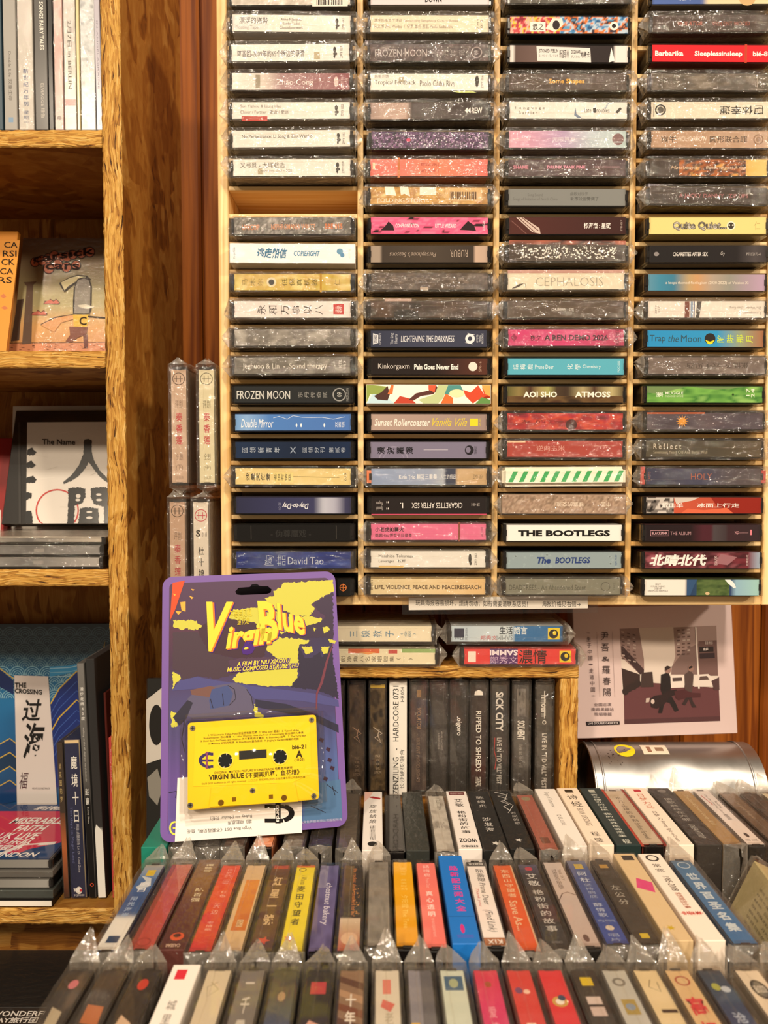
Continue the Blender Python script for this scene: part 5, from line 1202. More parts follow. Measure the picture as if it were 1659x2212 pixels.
HB = 0.7115
DK = '2a2624'
hc = [
    (726, 'mottled dark brown cassette at the left end of the strand board box', ('n', ['3a3028', '241d18', '5a4a3a'], 4, 4, 2), (), ()),  # spine ground is mottled dark brown
    (771, 'bronze-black cassette with a spiky emblem, left of its lighter twin', ('n', ['2a211a', '3f3226', '554434', '1c1612'], 9, 2, 4), [('l', [(.40, .2), (.46, .8), (.5, .3), (.55, .75), (.48, .5), (.42, .6)], .05, 'b08a70')], [('MAX\nIOK\nOF\nEVIL\nUTION', .68, .86, .5, .5, '8a7460', 'v' if 0 else 'r')]),
    (816, 'bronze cassette with pale spiky emblem and yellow film edge', ('n', ['4a3c2a', '33281c', '6a5638', '241c14'], 9, 2, 5), [('l', [(.40, .2), (.46, .8), (.5, .3), (.55, .75), (.48, .5), (.42, .6)], .06, 'd2c0a8'), ('r', 0, .03, 0, 1, 'c9a83c')], [('MAX\nIOK\nOF\nEVIL\nUTION', .66, .84, .5, .5, 'b8a488', 'r')]),
    (860, 'white spine with black sideways capitals in the strand board box', 'e6e1d8', (), [('ZENZILING   -   HARDCORE 0731', .04, 1.0, .36, .34, '2a2724', 'f', .005), ('HR004', .05, .18, .76, .22, '3a3632', 'f'), ('长沙硬核/融合', .60, .95, .74, .28, '2a2724', 'f')]),
    (905, 'plum-brown cassette with copper italic lettering', ('n', ['4a3c3a', '3a2f2e', '55463f'], 4, 2, 3), [('r', .05, .12, .35, .65, '8a6a4a')], [('VIOLATOR', .22, .42, .5, .30, 'a8825a', 'h', 0, .2), ('VIOLENT MOOD SIGHTS', .5, .92, .45, .24, '7a6250', 'h', 0, .2)]),
    (948, 'charcoal cassette with tiny grey title', '2f2b2a', (), [('ANALFACELESS\nBARRENNESS', .44, .62, .6, .34, '8a827c')]),
    (991, 'black cassette with short white gothic name', '262322', [('r', .06, .1, .3, .6, '3a3634')], [('.oigoro', .30, .48, .5, .42, 'e3ddd6', 'h', .02)]),
    (1034, 'black cassette with white vertical capitals and a half moon', [(0, '2a211f'), (.6, '2a1a18'), (.8, '3f1c18'), (1, '221715')], [('p', [(.10, .2), (.10, .8), (.065, .75), (.05, .5), (.065, .25)], 'e6e0d8')], [('RIPPED TO SHREDS', .25, .82, .5, .36, 'e9e3da', 'h', .01), ('撕', .87, .96, .5, .4, 'd8d0c6', 'q')]),
    (1079, 'grey-black cassette with heavy white gothic title and red streaks', '2b2a2a', [('l', [(.5, .2), (.62, .15), (.7, .3), (.8, .2)], .05, 'a8322c')], [('SiCK CiTY', .07, .44, .5, .52, 'd8d2cc', 'h', .03), ('LIVE IN "TiD ViLL" FEST', .50, .94, .5, .34, 'b8b2ac', 'h', .015)]),
    (1126, 'smoky grey cassette with a spiky white band logo', ('n', ['3a3634', '4a4643', '2f2b2a'], 5, 2, 6), [('n', .04, .3, .2, .8, ['55504c', '77716c', '33302e'], 12, 4, 3)], [('SOLVENT', .34, .52, .5, .52, 'dfd9d2', 'h', .03), ('live at tid vill', .56, .78, .5, .26, '8a847e')]),
    (1176, 'rightmost dark grey cassette in the box, thorny logo', '403d3a', [('l', [(.06, .5), (.32, .5)], .05, 'd2ccc4'), ('o', .355, .5, .14, .14, .05, 'd2ccc4')], [('hmourn', .10, .30, .5, .46, 'd2ccc4', 'h', .02), ('LIVE IN "TiD ViLL" FEST', .46, .98, .52, .34, 'cfc8c0', 'h', .005)]),
]
prev = None
for (xc, desc, g, p, t) in hc:
    P = at(xc, 1590, HB)
    white = isinstance(g, str) and g == 'e6e1d8'
    cassette(desc, (P.x, HB + CD / 2, TABLE_Z + 0.0540 + 0.0012), ROT_STAND, 'stand', 's' if white else 'j', g, p, t, 2 if xc < 865 else 1, dims=(0.1085, 0.0164, CD), group='cassettes in the strand board box')

TOPZ = TABLE_Z + 0.1806
top4 = [
    (820, 0, 'cream cassette with red and green print, lower left on the box', 'e6dcbc', [('r', .22, .5, .72, 1, 'd8683c'), ('p', [(.3, .8), (.4, .62), (.48, .8)], 'e39a5a'), ('r', .7, 1, .76, 1, '8fae6a'), ('r', .58, .66, .7, .95, 'c2504a')], [('京剧净角八名家唱腔集(一)', .10, .80, .34, .40, '6a5f4c', 'v')]),
    (812, 1, 'cream cassette with blue signs, upper left on the box', 'e8dec4', [], [('京剧', .04, .16, .5, .3, '8a8068', 'v'), ('三娘教子', .27, .66, .5, .44, '4a7a9a', 'v'), ('(全剧)', .72, .86, .5, .4, '6a8a98', 'v'), ('CH-128', .0, .012, .5, .7, '77705c', 'r')]),
    (1124, 0, 'red cassette with purple block and yellow tag on the box', 'd83a38', [('r', .035, .105, .14, .84, 'efe0d4'), ('r', .23, .48, .0, 1, '55306a'), ('r', .855, .96, .12, .88, 'e3c82c'), ('e', .905, .5, .3, .3, '1c1a17'), ('e', .915, .56, .12, .14, 'e3c82c')], [('SAMMI', .23, .48, .76, .36, 'efe2ea', 'f', .03), ('鄭秀文', .23, .48, .28, .44, 'd8b8d8', 'h', -.005), ('濃情', .49, .74, .5, .92, '33161a', 'h', .01), ('上', .94, .955, .5, .4, '6a5a1c', 'r')]),
    (1096, 1, 'light blue and blue cassette with yellow tag on the box', [(0, 'b8cad8'), (.5, 'c9d6de'), (.555, 'b8cbd9'), (.56, '3070a8'), (.97, '2a68a0'), (1, '1f3f6a')], [('r', .025, .115, .25, .85, '2f3348'), ('r', .865, .97, .14, .88, 'e6cc30'), ('e', .915, .5, .3, .3, '1c1a17'), ('e', .925, .56, .12, .14, 'e6cc30')], [('Wea', .03, .11, .24, .26, '3a3f52'), ('EPC 2014105-4', .125, .145, .5, .8, '4a5468', 'r'), ('生活', .43, .55, .72, .5, '37424c', 'h', .02), ('語言', .56, .68, .72, .5, 'd8e4ea', 'h', .02), ('SAMMI', .40, .55, .25, .3, '77828c', 'f'), ('郑秀文', .26, .41, .24, .3, 'c2484a', 'h')]),
]
for (xc, lv, desc, g, p, t) in top4:
    P = at(xc, 1400, 0.692)
    cassette(desc, (P.x, 0.692 + CD / 2, TOPZ + 0.0019 + lv * 0.0208), Matrix.Rotation(-0.004, 3, 'Z'), 'flat', 'j', g, p, t, 1, group='cassettes lying on the box')

# ------------------------------------------------------------------ four opera tapes standing between shelf unit and rack
lg = thing('wall_ledge', 'small pine ledge carrying the upright opera cassettes', 'ledge', (-0.172, 0.80, -0.1330))
mb = MB(); mb.bbox(-0.0255, 0.024, -0.117, 0.1045, -0.0085, 0.0010, 0.0006); obj('ledge_board', mb, RACK_H, lg)
mb = MB(); mb.bbox(-0.006, 0.006, 0.02, 0.1045, -0.05, -0.0085, 0.0006); obj('bracket', mb, RACK_V, lg)
seal = lambda u, c: [('o', u, .5, .42, .42, .05, c), ('l', [(u - .03, .35), (u + .03, .35)], .05, c), ('l', [(u - .03, .62), (u + .03, .62)], .05, c), ('l', [(u, .2), (u, .8)], .05, c)]
up4 = [
    (386, 0.1026 - 0.1090, 'pinkish opera cassette with red signs, upper pair beside the shelf unit', 'c2a894', seal(.08, '5a4a42'), [('评剧', .27, .34, .5, .5, '8a7466', 'h'), ('秦香莲', .38, .66, .5, .44, 'b83a44', 'v', .01), ('全剧', .74, .80, .5, .46, '8a7466', 'r' if 0 else 'h'), ('(下)', .84, .89, .5, .46, '8a7466'), ('立体声', .94, .97, .5, .5, 'a08c7c')]),
    (446, 0.1026 - 0.1090, 'cream opera cassette with red signs, upper pair beside the rack', 'd8d0b0', seal(.08, '6a6450'), [('评剧', .27, .34, .5, .5, '8a8468', 'h'), ('秦香莲', .38, .66, .5, .44, 'b83a44', 'v', .01), ('全剧', .74, .80, .5, .46, '7a745c'), ('(中)', .84, .89, .5, .46, '7a745c'), ('立体声', .94, .97, .5, .5, 'a09a80')]),
    (383, -0.1235, 'pinkish opera cassette with red signs, lower pair behind the blister card', 'b89a84', seal(.08, '4a3c34'), [('评剧', .27, .34, .5, .5, '7a6456'), ('秦香莲', .38, .66, .5, .44, 'a83440', 'v', .01), ('全剧', .76, .82, .5, .46, '77604f')]),
    (434, -0.1235, 'white opera cassette with a crimson ring mark and black signs', 'd8cfc2', seal(.12, 'b8324a'), [('S', .25, .31, .3, .3, '2a2624', 'r', .03), ('0111', .27, .31, .72, .34, '4a4440', 'r'), ('杜十娘全剧', .40, .88, .5, .40, '2a2624', 'v', .01)]),
]
for (xc, zb, desc, g, p, t) in up4:
    P = at(xc, 900 if zb > -0.1 else 1180, 0.6835)
    tt = []
    for q in t:                                               # small signs read upright on a standing spine
        q = list(q) + [''] * 0
        if len(q) == 6:
            q = q + ['r']
        elif q[6] == 'h':
            q[6] = 'r'
        tt.append(tuple(q))
    cassette(desc, (P.x, 0.6835 + CD / 2, zb), ROT_STAND, 'stand', 'j', g, p, tt, 1, dims=(0.1075, 0.0160, CD), group='opera cassettes beside the rack')

# ------------------------------------------------------------------ panels: thin things placed by their corners
def frame_of(TL, TRc, BR, BL):
    p = [at(*c) for c in (TL, TRc, BR, BL)]
    ex = ((p[1] - p[0]) + (p[2] - p[3])).normalized()
    up = ((p[0] + p[1]) - (p[2] + p[3])) / 2
    H = up.length
    up = (up - ex * up.dot(ex)).normalized()
    ey = up.cross(ex)
    W = ((p[1] - p[0]).length + (p[2] - p[3]).length) / 2
    base = (p[2] + p[3]) / 2
    rot = Matrix((ex, ey, up)).transposed()
    return base, rot, W, H


def on_plane(base, rot, yl, sx=1.0, ox=0.0, oy=0.0):
    """photo pixel (or zoomed picture pixel) -> (x, z) on the panel's own face"""
    inv = rot.transposed()
    o = inv @ (-base)

    def fn(x, y):
        d = inv @ ray(ox + x / sx, oy + y / sx)
        t = (yl - o.y) / d.y
        q = o + d * t
        return (q.x, q.z)
    return fn


def put_text(tm, fn, y, body, x0, x1, vc, h, col, mode='h', bold=0.0, shear=0.0, sl=0.0, lsp=1.0):
    """text fitted into photo pixels x0..x1 around row vc, baseline sloping by sl"""
    def xf(p):
        q = fn(p[0], -p[2] + sl * (p[0] - x0))
        return (q[0], y, q[1])
    text_on(tm, body, x0, x1, -vc, h, col, 0, mode, bold, shear, lsp, xf)


# ---- blister pack
base, rot, W, H = frame_of((360, 1250, .640), (727, 1236, .664), (754, 1787, .602), (343, 1825, .575))
base = base + Vector((0, 0, max(0.0, SPINE_Z + 0.0036 - base.z)))
bp = thing('blister_pack', 'purple illustrated blister card holding a yellow cassette, leaning on the rack', 'blister pack', base, rot)


def rounded(w, h, r, x0=0.0, z0=0.0, n=6):
    out = []
    for cx_, cz_, a in ((w / 2 - r, h - r, 0), (-w / 2 + r, h - r, 90), (-w / 2 + r, r, 180), (w / 2 - r, r, 270)):
        for i in range(n + 1):
            t = math.radians(a + 90 * i / n)
            out.append((x0 + cx_ + r * math.cos(t), z0 + cz_ + r * math.sin(t)))
    return out


def prism(mb, outer, hole, y0, y1, col):
    loops = [[Vector((p[0], p[1], 0)) for p in outer]] + ([[Vector((p[0], p[1], 0)) for p in hole]] if hole else [])
    flat = [p for lp in loops for p in lp]
    for t in tessellate_polygon(loops):
        mb.poly([(flat[i].x, y0, flat[i].y) for i in t], col)
        mb.poly([(flat[i].x, y1, flat[i].y) for i in t[::-1]], col)
    for lp in loops:
        for a, b in zip(lp, lp[1:] + lp[:1]):
            mb.poly([(a.x, y0, a.y), (b.x, y0, b.y), (b.x, y1, b.y), (a.x, y1, a.y)], col)


S6, OX6, OY6 = 3.4556, 330.0, 1220.0
fz = on_plane(base, rot, 0.0, S6, OX6, OY6)
sl_ = [(615, 200), (640, 172), (725, 165), (740, 146), (775, 142), (800, 158), (860, 160), (887, 183), (880, 208), (850, 218), (660, 226), (628, 222)]
hole = [fz(*p) for p in sl_]
outer = rounded(W, H, 0.0085)
mb = MB()
prism(mb, outer, hole, 0.0, 0.0011, lin('6f5296'))
inner = rounded(W - 0.011, H - 0.011, 0.004, 0, 0.0055)
cv = Canvas(mb, lambda u, v: (u, v), -0.00002)
cv.polygon(inner, '48304a', holes=[hole])
x0, x1 = -W / 2 + 0.0058, W / 2 - 0.0058
cv.grid(x0, x1, 0.006, H * 0.80, 30, 40, lambda u, v: (lambda t, s: mixc(ramp([(0, '5b4f92'), (.25, '604a8c'), (.45, '4b4470'), (.6, '46406a'), (.75, '402a42'), (.9, '4d2c40')], t), ramp([(0, '3f6f96'), (.3, '4a5a90'), (.5, '3f3a66'), (1, '2c2438')], t), max(0, min(1, (s - .35) * 1.6))))(v / (H * .86), (u - x0) / (x1 - x0)))
cz = Canvas(mb, fz, cv.y)
YEL = 'bdb843'
for i, p in enumerate([
    [(975, 135), (1345, 112), (1350, 200), (1290, 225), (1215, 270), (1180, 300), (1210, 330), (1170, 380), (1060, 385), (1000, 345), (905, 335), (835, 250), (905, 235), (900, 195), (960, 165)],
    [(560, 345), (760, 320), (900, 335), (1000, 390), (1180, 384), (1262, 402), (1255, 440), (1150, 455), (1010, 500), (960, 520), (880, 470), (760, 430), (640, 420), (560, 400)],
    [(840, 560), (900, 525), (960, 545), (1090, 548), (1180, 565), (1150, 590), (1100, 592), (1082, 640), (1090, 740), (1080, 850), (1030, 905), (900, 908), (800, 900), (620, 880), (597, 860), (640, 805), (900, 775), (930, 700), (850, 640)],
    [(150, 415), (330, 415), (335, 440), (390, 470), (400, 500), (330, 485), (280, 480), (200, 480), (160, 470)],
    [(148, 800), (200, 820), (210, 850), (165, 890), (148, 930)], [(138, 1090), (185, 1110), (180, 1150), (165, 1170), (185, 1185), (185, 1205), (138, 1210)],
    [(755, 1040), (790, 1045), (780, 1090), (830, 1130), (820, 1150), (757, 1130)], [(215, 655), (265, 660), (260, 700), (230, 690)], [(170, 720), (200, 730), (180, 770)],
]):
    cz.polygon(p, YEL, 7, i)
for i, (p, c) in enumerate([
    ([(1200, 290), (1290, 235), (1345, 205), (1350, 560), (1290, 540), (1180, 545), (1000, 525), (1000, 492), (1150, 455), (1260, 425), (1290, 385), (1230, 340)], '37293f'),
    ([(1090, 610), (1130, 690), (1170, 700), (1250, 650), (1262, 690), (1340, 600), (1352, 760), (1390, 1000), (1240, 940), (1030, 912), (1060, 865), (1100, 825), (1086, 740)], '2b2438'),
    ([(340, 480), (420, 420), (560, 400), (700, 420), (840, 470), (880, 560), (840, 640), (830, 690), (700, 700), (560, 690), (420, 640), (350, 560)], '3d2632'),
    ([(150, 500), (330, 500), (420, 650), (600, 700), (640, 760), (610, 820), (480, 850), (330, 830), (220, 860), (200, 800), (150, 780)], '41303c'),
    ([(560, 720), (640, 700), (840, 690), (930, 700), (900, 770), (640, 800), (600, 790)], '4a3348'),
    ([(145, 940), (200, 865), (330, 835), (480, 865), (640, 885), (740, 905), (1000, 935), (1240, 965), (1385, 1010), (1390, 1060), (1100, 1015), (760, 1000), (700, 940), (640, 900)], '464579'),
    ([(765, 1005), (1000, 1040), (1200, 1110), (1385, 1195), (1388, 1255), (1150, 1140), (765, 1060)], '29273c'),
    ([(240, 1110), (260, 1000), (330, 930), (480, 900), (620, 880), (700, 920), (745, 1000), (750, 1100), (600, 1140), (300, 1150)], '55506a'),
    ([(280, 935), (430, 905), (510, 930), (500, 990), (400, 985), (290, 970)], '6a4a44'),
    ([(420, 1010), (440, 930), (560, 900), (600, 960), (570, 1050), (430, 1080)], '3f4a78'),
    ([(150, 1140), (260, 1010), (300, 1030), (250, 1150), (200, 1200)], '2b2838'),
    ([(1140, 1650), (1400, 1600), (1415, 1900), (1130, 1930)], '48698f'),
]):
    cz.polygon(p, c, 6 if i < 5 else 0, i + 40)
for p in ([(1310, 555), (1368, 565), (1360, 590), (1320, 580)], [(1255, 615), (1320, 610), (1305, 660), (1270, 665)], [(1110, 612), (1190, 612), (1195, 650), (1145, 670)], [(1265, 470), (1310, 460), (1320, 490), (1280, 515)], [(1195, 470), (1222, 478), (1205, 497)]):
    cz.polygon(p, YEL, 4, 7)
cz.polygon([(148, 135), (240, 118), (170, 330), (128, 420)], 'c2451c')
for p in ([(205, 280), (245, 275), (245, 350), (215, 340)], [(285, 180), (312, 186), (300, 197)], [(270, 230), (305, 245), (290, 257)], [(150, 215), (172, 220), (165, 235)], [(170, 345), (215, 350), (190, 375)]):
    cz.polygon(p, 'e3a23a')
for pts in ([(700, 930), (735, 980), (750, 1060), (748, 1110)], [(560, 900), (610, 930), (620, 1000), (570, 1050)], [(430, 1000), (450, 1070)], [(520, 960), (530, 1050)], [(240, 1160), (215, 1300), (240, 1400)], [(120, 1700), (180, 1690), (170, 1740)], [(1300, 1640), (1380, 1700)], [(1180, 1800), (1290, 1850)], [(1340, 1650), (1360, 1720)]):
    cz.line(pts, 5, '24202f')
cz.line([(1345, 590), (1300, 720), (1260, 880), (1225, 960), (1220, 1080)], [6, 16, 20, 14, 8], '6a3442')
for (px_, py_) in ((1190, 1240), (1250, 1290), (1300, 1360), (1330, 1500), (1280, 1580), (1310, 1440), (1160, 1190)):
    cz.polygon([(px_, py_), (px_ + 28, py_ + 10), (px_ + 18, py_ + 36), (px_ - 8, py_ + 22)], '3a2034')
cz.ring(165, 1965, 42, 52, 13, 'd6d14a')
cz.line([(150, 1965), (205, 1965)], 12, 'd6d14a')
card = obj('card', mb, GLOSSY, bp)
tm = MB()
for (dx_, dy_, c_, b_) in ((14, 10, '4a2c78', .05), (8, 5, 'e8772e', .045), (0, 0, 'dccb45', .03)):
    yy = cz.y - 0.00004 - (0.00006 if c_[0] in 'ed' else 0) - (0.00006 if c_[1] == 'c' and c_[0] == 'd' else 0)
    put_text(tm, fz, yy, 'V', 400 + dx_, 600 + dx_, 462 + dy_, 370, c_, bold=b_, shear=.35)
    put_text(tm, fz, yy, 'irgin', 545 + dx_, 890 + dx_, 575 + dy_, 215, c_, bold=b_, shear=.2, sl=-.13)
    put_text(tm, fz, yy, 'B', 780 + dx_, 935 + dx_, 420 + dy_, 300, c_, bold=b_, shear=-.15)
    put_text(tm, fz, yy, 'lue', 925 + dx_, 1135 + dx_, 385 + dy_, 200, c_, bold=b_, shear=-.1, sl=.22)
yy = cz.y - 0.0003
put_text(tm, fz, yy, '不要再见啊,', 575, 740, 375, 60, 'd8c23c', sl=-.1)
put_text(tm, fz, yy, '鱼花塘', 632, 722, 425, 54, 'd8c23c', sl=-.1)
for (dx_, c_, dd) in ((4, '4a2c78', 0.0), (-3, '4a2c78', 0.0)):
    put_text(tm, fz, yy + 0.00006, 'A FILM BY NIU XIAOYU', 628 + dx_, 1022 + dx_, 744, 40, c_, bold=.06, shear=.25, sl=-.075)
    put_text(tm, fz, yy + 0.00006, 'MUSIC COMPOSED BY RUBEY HU', 555 + dx_, 1092 + dx_, 786, 40, c_, bold=.06, shear=.25, sl=-.065)
put_text(tm, fz, yy, 'A FILM BY NIU XIAOYU', 628, 1022, 742, 34, 'dccb45', bold=.02, shear=.25, sl=-.075)
put_text(tm, fz, yy, 'MUSIC COMPOSED BY RUBEY HU', 555, 1092, 784, 34, 'dccb45', bold=.02, shear=.25, sl=-.065)
obj('lettering', tm, PRINT, card)
tm = MB()
put_text(tm, fz, yy, '(北京)文化传播有限公司版权所有', 1060, 1412, 1926, 24, 'b8b0d0', sl=-.07)
obj('lettering', tm, PRINT, card)

# paper slip tucked behind the cassette
YS = -0.0012
fs_ = on_plane(base, rot, YS, S6, OX6, OY6)
mb = MB()
q = [fs_(*p) for p in ((185, 1590), (1112, 1535), (1115, 2000), (165, 2068))]
prism(mb, q[::-1], None, YS, YS + 0.0003, lin('e9e2da'))
cs = Canvas(mb, fs_, YS - 0.00002)
cs.rect(835, 980, 1790, 1818, '171515')
cs.rect(835, 975, 1895, 1925, '171515')
cs.ring(950, 1855, 108, 72, 42, '171515', a0=-70, a1=70, wb=34)
cs.rect(915, 955, 1770, 1930, '171515')
slip = obj('paper_slip', mb, PRINT, bp)
tm = MB()
yy = YS - 0.0002
put_text(tm, fs_, yy, 'Virgin Blue OST《不要再见啊，鱼花', 255, 740, 1990, 34, '33302e', 'f', sl=-.055)
put_text(tm, fs_, yy, '塘》电影原声', 560, 740, 1925, 32, '33302e', 'f', sl=-.055)
put_text(tm, fs_, yy, 'Rubey Hu (Hualun 花伦)', 428, 740, 1893, 34, '4a4644', 'f', sl=-.055)
put_text(tm, fs_, yy, 'cords', 922, 950, 1855, 130, 'e9e2da', 'q', bold=.02)
obj('lettering', tm, PRINT, slip)

# clear bubble and the yellow tape in it
YB = -0.0135
fb = on_plane(base, rot, YB, S6, OX6, OY6)
cq = [fb(*p) for p in ((270, 1190), (1225, 1130), (1237, 1738), (250, 1822))]
cc = ((cq[0][0] + cq[1][0] + cq[2][0] + cq[3][0]) / 4, (cq[0][1] + cq[1][1] + cq[2][1] + cq[3][1]) / 4)
ang = math.atan2((cq[1][1] - cq[0][1]) + (cq[2][1] - cq[3][1]), (cq[1][0] - cq[0][0]) + (cq[2][0] - cq[3][0]))
CW = (cq[1][0] - cq[0][0] + cq[2][0] - cq[3][0]) / 2
CH = 0.64 * CW
mb = MB()
mb.bbox(-0.56 * CW, 0.56 * CW, YB - 0.0045, -0.0018, -0.60 * CH, 0.60 * CH, 0.004, seg=4)
bub = obj('bubble', mb, LID, bp, (cc[0], 0, cc[1]), True)
bub.rotation_euler = (0, -ang, 0)

rotc = rot @ Matrix.Rotation(-ang, 3, 'Y')
cbase = base + rot @ Vector((cc[0], YB, cc[1])) - rotc @ Vector((0, 0, CH / 2)) + rotc @ Vector((0, 0.0005, 0))
ct = thing('compact_cassette', 'bright yellow compact cassette with black print inside the clear bubble', 'cassette', cbase, rotc)
fc = on_plane(cbase, rotc, 0.0, S6, OX6, OY6)
YC = lin('efc912')
mb = MB()
o2 = rounded(CW, CH, 0.0026)
prism(mb, o2, None, 0.0004, 0.0095, YC)
prism(mb, rounded(CW - 0.0012, CH - 0.0012, 0.0022, 0, 0.0006), None, 0.0, 0.0006, YC)
shell = obj('shell', mb, GLOSSY, ct)
mb = MB()
lp = [fc(*p) for p in ((318, 1225), (1175, 1170), (1182, 1560), (1040, 1625), (300, 1655))]
prism(mb, lp[::-1], None, -0.0005, 0.0002, lin('f2cf16'))
lab = obj('label_panel', mb, GLOSSY, ct)
mb = MB()
tpz = [fc(*p) for p in ((440, 1662), (1058, 1622), (1085, 1766), (424, 1806))]
prism(mb, tpz[::-1], None, -0.0016, 0.0002, lin('efc812'))
obj('head_cover', mb, GLOSSY, ct)


def disc(name, px_, py_, r, y0, h, mat, col=(1, 1, 1), n=20, r2=None):
    x, z = fc(px_, py_)
    m = MB()
    m.tube((x, y0, z), 'y', r, h, n, lin(col) if isinstance(col, str) else col, r2)
    return obj(name, m, mat, ct, smooth=False)


for (hx, hy) in ((542, 1461), (950, 1433)):
    x, z = fc(hx, hy)
    m = MB()
    prismring = [(0.0064 * math.cos(t), 0.0064 * math.sin(t)) for t in [2 * math.pi * i / 28 for i in range(28)]]
    inner_r = [(0.0054 * math.cos(t), 0.0054 * math.sin(t)) for t in [2 * math.pi * i / 28 for i in range(28)]]
    prism(m, [(x + a, z + b) for a, b in prismring], [(x + a, z + b) for a, b in inner_r], -0.0011, 0.0, lin('f4d83a'))
    hub = obj('hub', m, GLOSSY, ct)
    m = MB(); m.tube((x, -0.0007, z), 'y', 0.0054, 0.0005, 24, lin('15191a')); obj('reel_well', m, PRINT, hub)
    for i in range(6):
        t = 2 * math.pi * i / 6 + 0.3
        m = MB()
        a, b = 0.0054, 0.0040
        m.raw([(x + a * math.cos(t) - 0.0006 * math.sin(t), yv, z + a * math.sin(t) + 0.0006 * math.cos(t)) for yv in (-0.0012, -0.0006)] +
              [(x + a * math.cos(t) + 0.0006 * math.sin(t), yv, z + a * math.sin(t) - 0.0006 * math.cos(t)) for yv in (-0.0012, -0.0006)] +
              [(x + b * math.cos(t), yv, z + b * math.sin(t)) for yv in (-0.0012, -0.0006)], [(0, 2, 4), (1, 5, 3), (0, 1, 3, 2), (2, 3, 5, 4), (4, 5, 1, 0)], lin('cfcabc'))
        obj('tooth', m, PRINT, hub)
m = MB()
wq = [fc(*p) for p in ((643, 1390), (849, 1377), (850, 1440), (645, 1455))]
prism(m, wq[::-1], None, -0.0007, 0.0, lin('23221f'))
obj('tape_window', m, GLOSSY, ct)
for (sx_, sy_) in ((298, 1220), (1185, 1158), (280, 1795), (1202, 1727), (745, 1685)):
    s = disc('screw', sx_, sy_, 0.0021, -0.0020 if sy_ == 1685 else -0.0008, 0.0008, STEEL, n=14)
    x, z = fc(sx_, sy_)
    m = MB()
    yb = -0.0021 if sy_ == 1685 else -0.0009
    m.box(x - 0.0014, x + 0.0014, yb, yb + 0.0001, z - 0.0003, z + 0.0003, lin('1c1a14'))
    m.box(x - 0.0003, x + 0.0003, yb, yb + 0.0001, z - 0.0014, z + 0.0014, lin('1c1a14'))
    obj('cross_slot', m, PRINT, s)
for (sx_, sy_, n_) in ((510, 1775, 20), (607, 1750, 4), (882, 1730, 4), (980, 1738, 20)):
    x, z = fc(sx_, sy_)
    m = MB()
    if n_ == 4:
        m.bbox(x - 0.0019, x + 0.0019, -0.0018, -0.001, z - 0.0019, z + 0.0019, 0.0005, lin('7a560e'))
    else:
        m.tube((x, -0.0018, z), 'y', 0.0022, 0.0008, 20, lin('6a4a10'))
    obj('guide_hole', m, PRINT, ct)
tm = MB()
yy = -0.0006
BK = '33290f'
for j, (s_, a, b) in enumerate((('1. Welcome to Yuhua Pond 欢迎来到鱼花塘   2. Who is it? 是谁?   3. Tunnel of the', 415, 1090), ('Brokenhearted 伤心隧道   4. I Also Want to Have the Fruit of Immortality 我也想吃人参果', 380, 1125), ('5. Hold Back the Dawn, and Hold on 天不要亮,你不要走   6. Boundary 边界   7. The Furry Ball', 358, 1143), ('of Memory 记忆的毛球   8. Blue Room 蓝色房间   9. Jingjing’s Garden 精精的花园', 415, 1088))):
    put_text(tm, fc, yy, s_, a, b, 1273 + j * 22 - (a - 380) * .055, 19, BK, bold=.012, sl=-.055)
put_text(tm, fc, yy, 'bié-21', 1040, 1145, 1362, 32, BK, bold=.025, sl=-.05)
put_text(tm, fc, yy, 'A', 1068, 1118, 1414, 52, BK, bold=.04, sl=-.05)
put_text(tm, fc, yy, '(18:23)', 1057, 1132, 1459, 26, BK, bold=.012, sl=-.05)
put_text(tm, fc, yy, 'ORIGINAL MOTION PICTURE SOUNDTRACK 电影原声磁带', 458, 1042, 1552, 22, BK, bold=.012, sl=-.065)
put_text(tm, fc, yy, 'VIRGIN BLUE', 418, 680, 1588, 40, BK, bold=.04, sl=-.06)
put_text(tm, fc, yy, '《不要再见啊，鱼花塘》', 690, 1095, 1574, 44, BK, bold=.02, sl=-.07)
put_text(tm, fc, yy, '©&℗ 2023 bié Records. All rights reserved   二〇二三 异视异色(北京)文化传播有限公司版权所有', 365, 1138, 1636, 20, BK, sl=-.068)
put_text(tm, fc, -0.0003, '100      50      0', 630, 850, 1498, 24, 'd0a810', sl=-.06)
obj('lettering', tm, PRINT, lab)
m = MB()
cl = Canvas(m, fc, -0.00055)
cl.ring(440, 1460, 98, 62, 26, '3a3060', a0=95, a1=265, wb=22)
cl.rect(368, 452, 1452, 1470, '3a3060')
cl.rect(430, 452, 1402, 1424, '3a3060')
cl.rect(430, 452, 1496, 1516, '3a3060')
cl.rect(396, 412, 1395, 1524, '8a4a6a')
obj('round_logo', m, PRINT, lab)

# ---- price notice taped under the rack
base, rot, W, H = frame_of((882, 1291, .6875), (1271, 1287, .6875), (1269, 1314, .6870), (884, 1318, .6870))
nt_ = thing('paper_notice', 'white paper strip with black Chinese notice taped under the rack', 'notice', base, rot)
mb = MB(); prism(mb, [(-W / 2, 0), (W / 2, 0), (W / 2, H), (-W / 2, H)], None, 0, 0.0002, lin('e9e5dd')); pp = obj('paper', mb, PRINT, nt_)
fn = on_plane(base, rot, 0.0)
tm = MB()
put_text(tm, fn, -0.0001, '玩具海报容易损坏，烦请勿动，如有需要请联系店员！', 898, 1140, 1302, 13, '33302d', sl=.012)
put_text(tm, fn, -0.0001, '海报价格见右侧→', 1171, 1254, 1304, 13, '33302d', sl=.012)
obj('lettering', tm, PRINT, pp)
mb = MB(); mb.box(-W / 2 - 0.006, W / 2 + 0.009, -0.0004, -0.0002, -0.004, H * 0.8); obj('clear_tape', mb, LID, nt_)

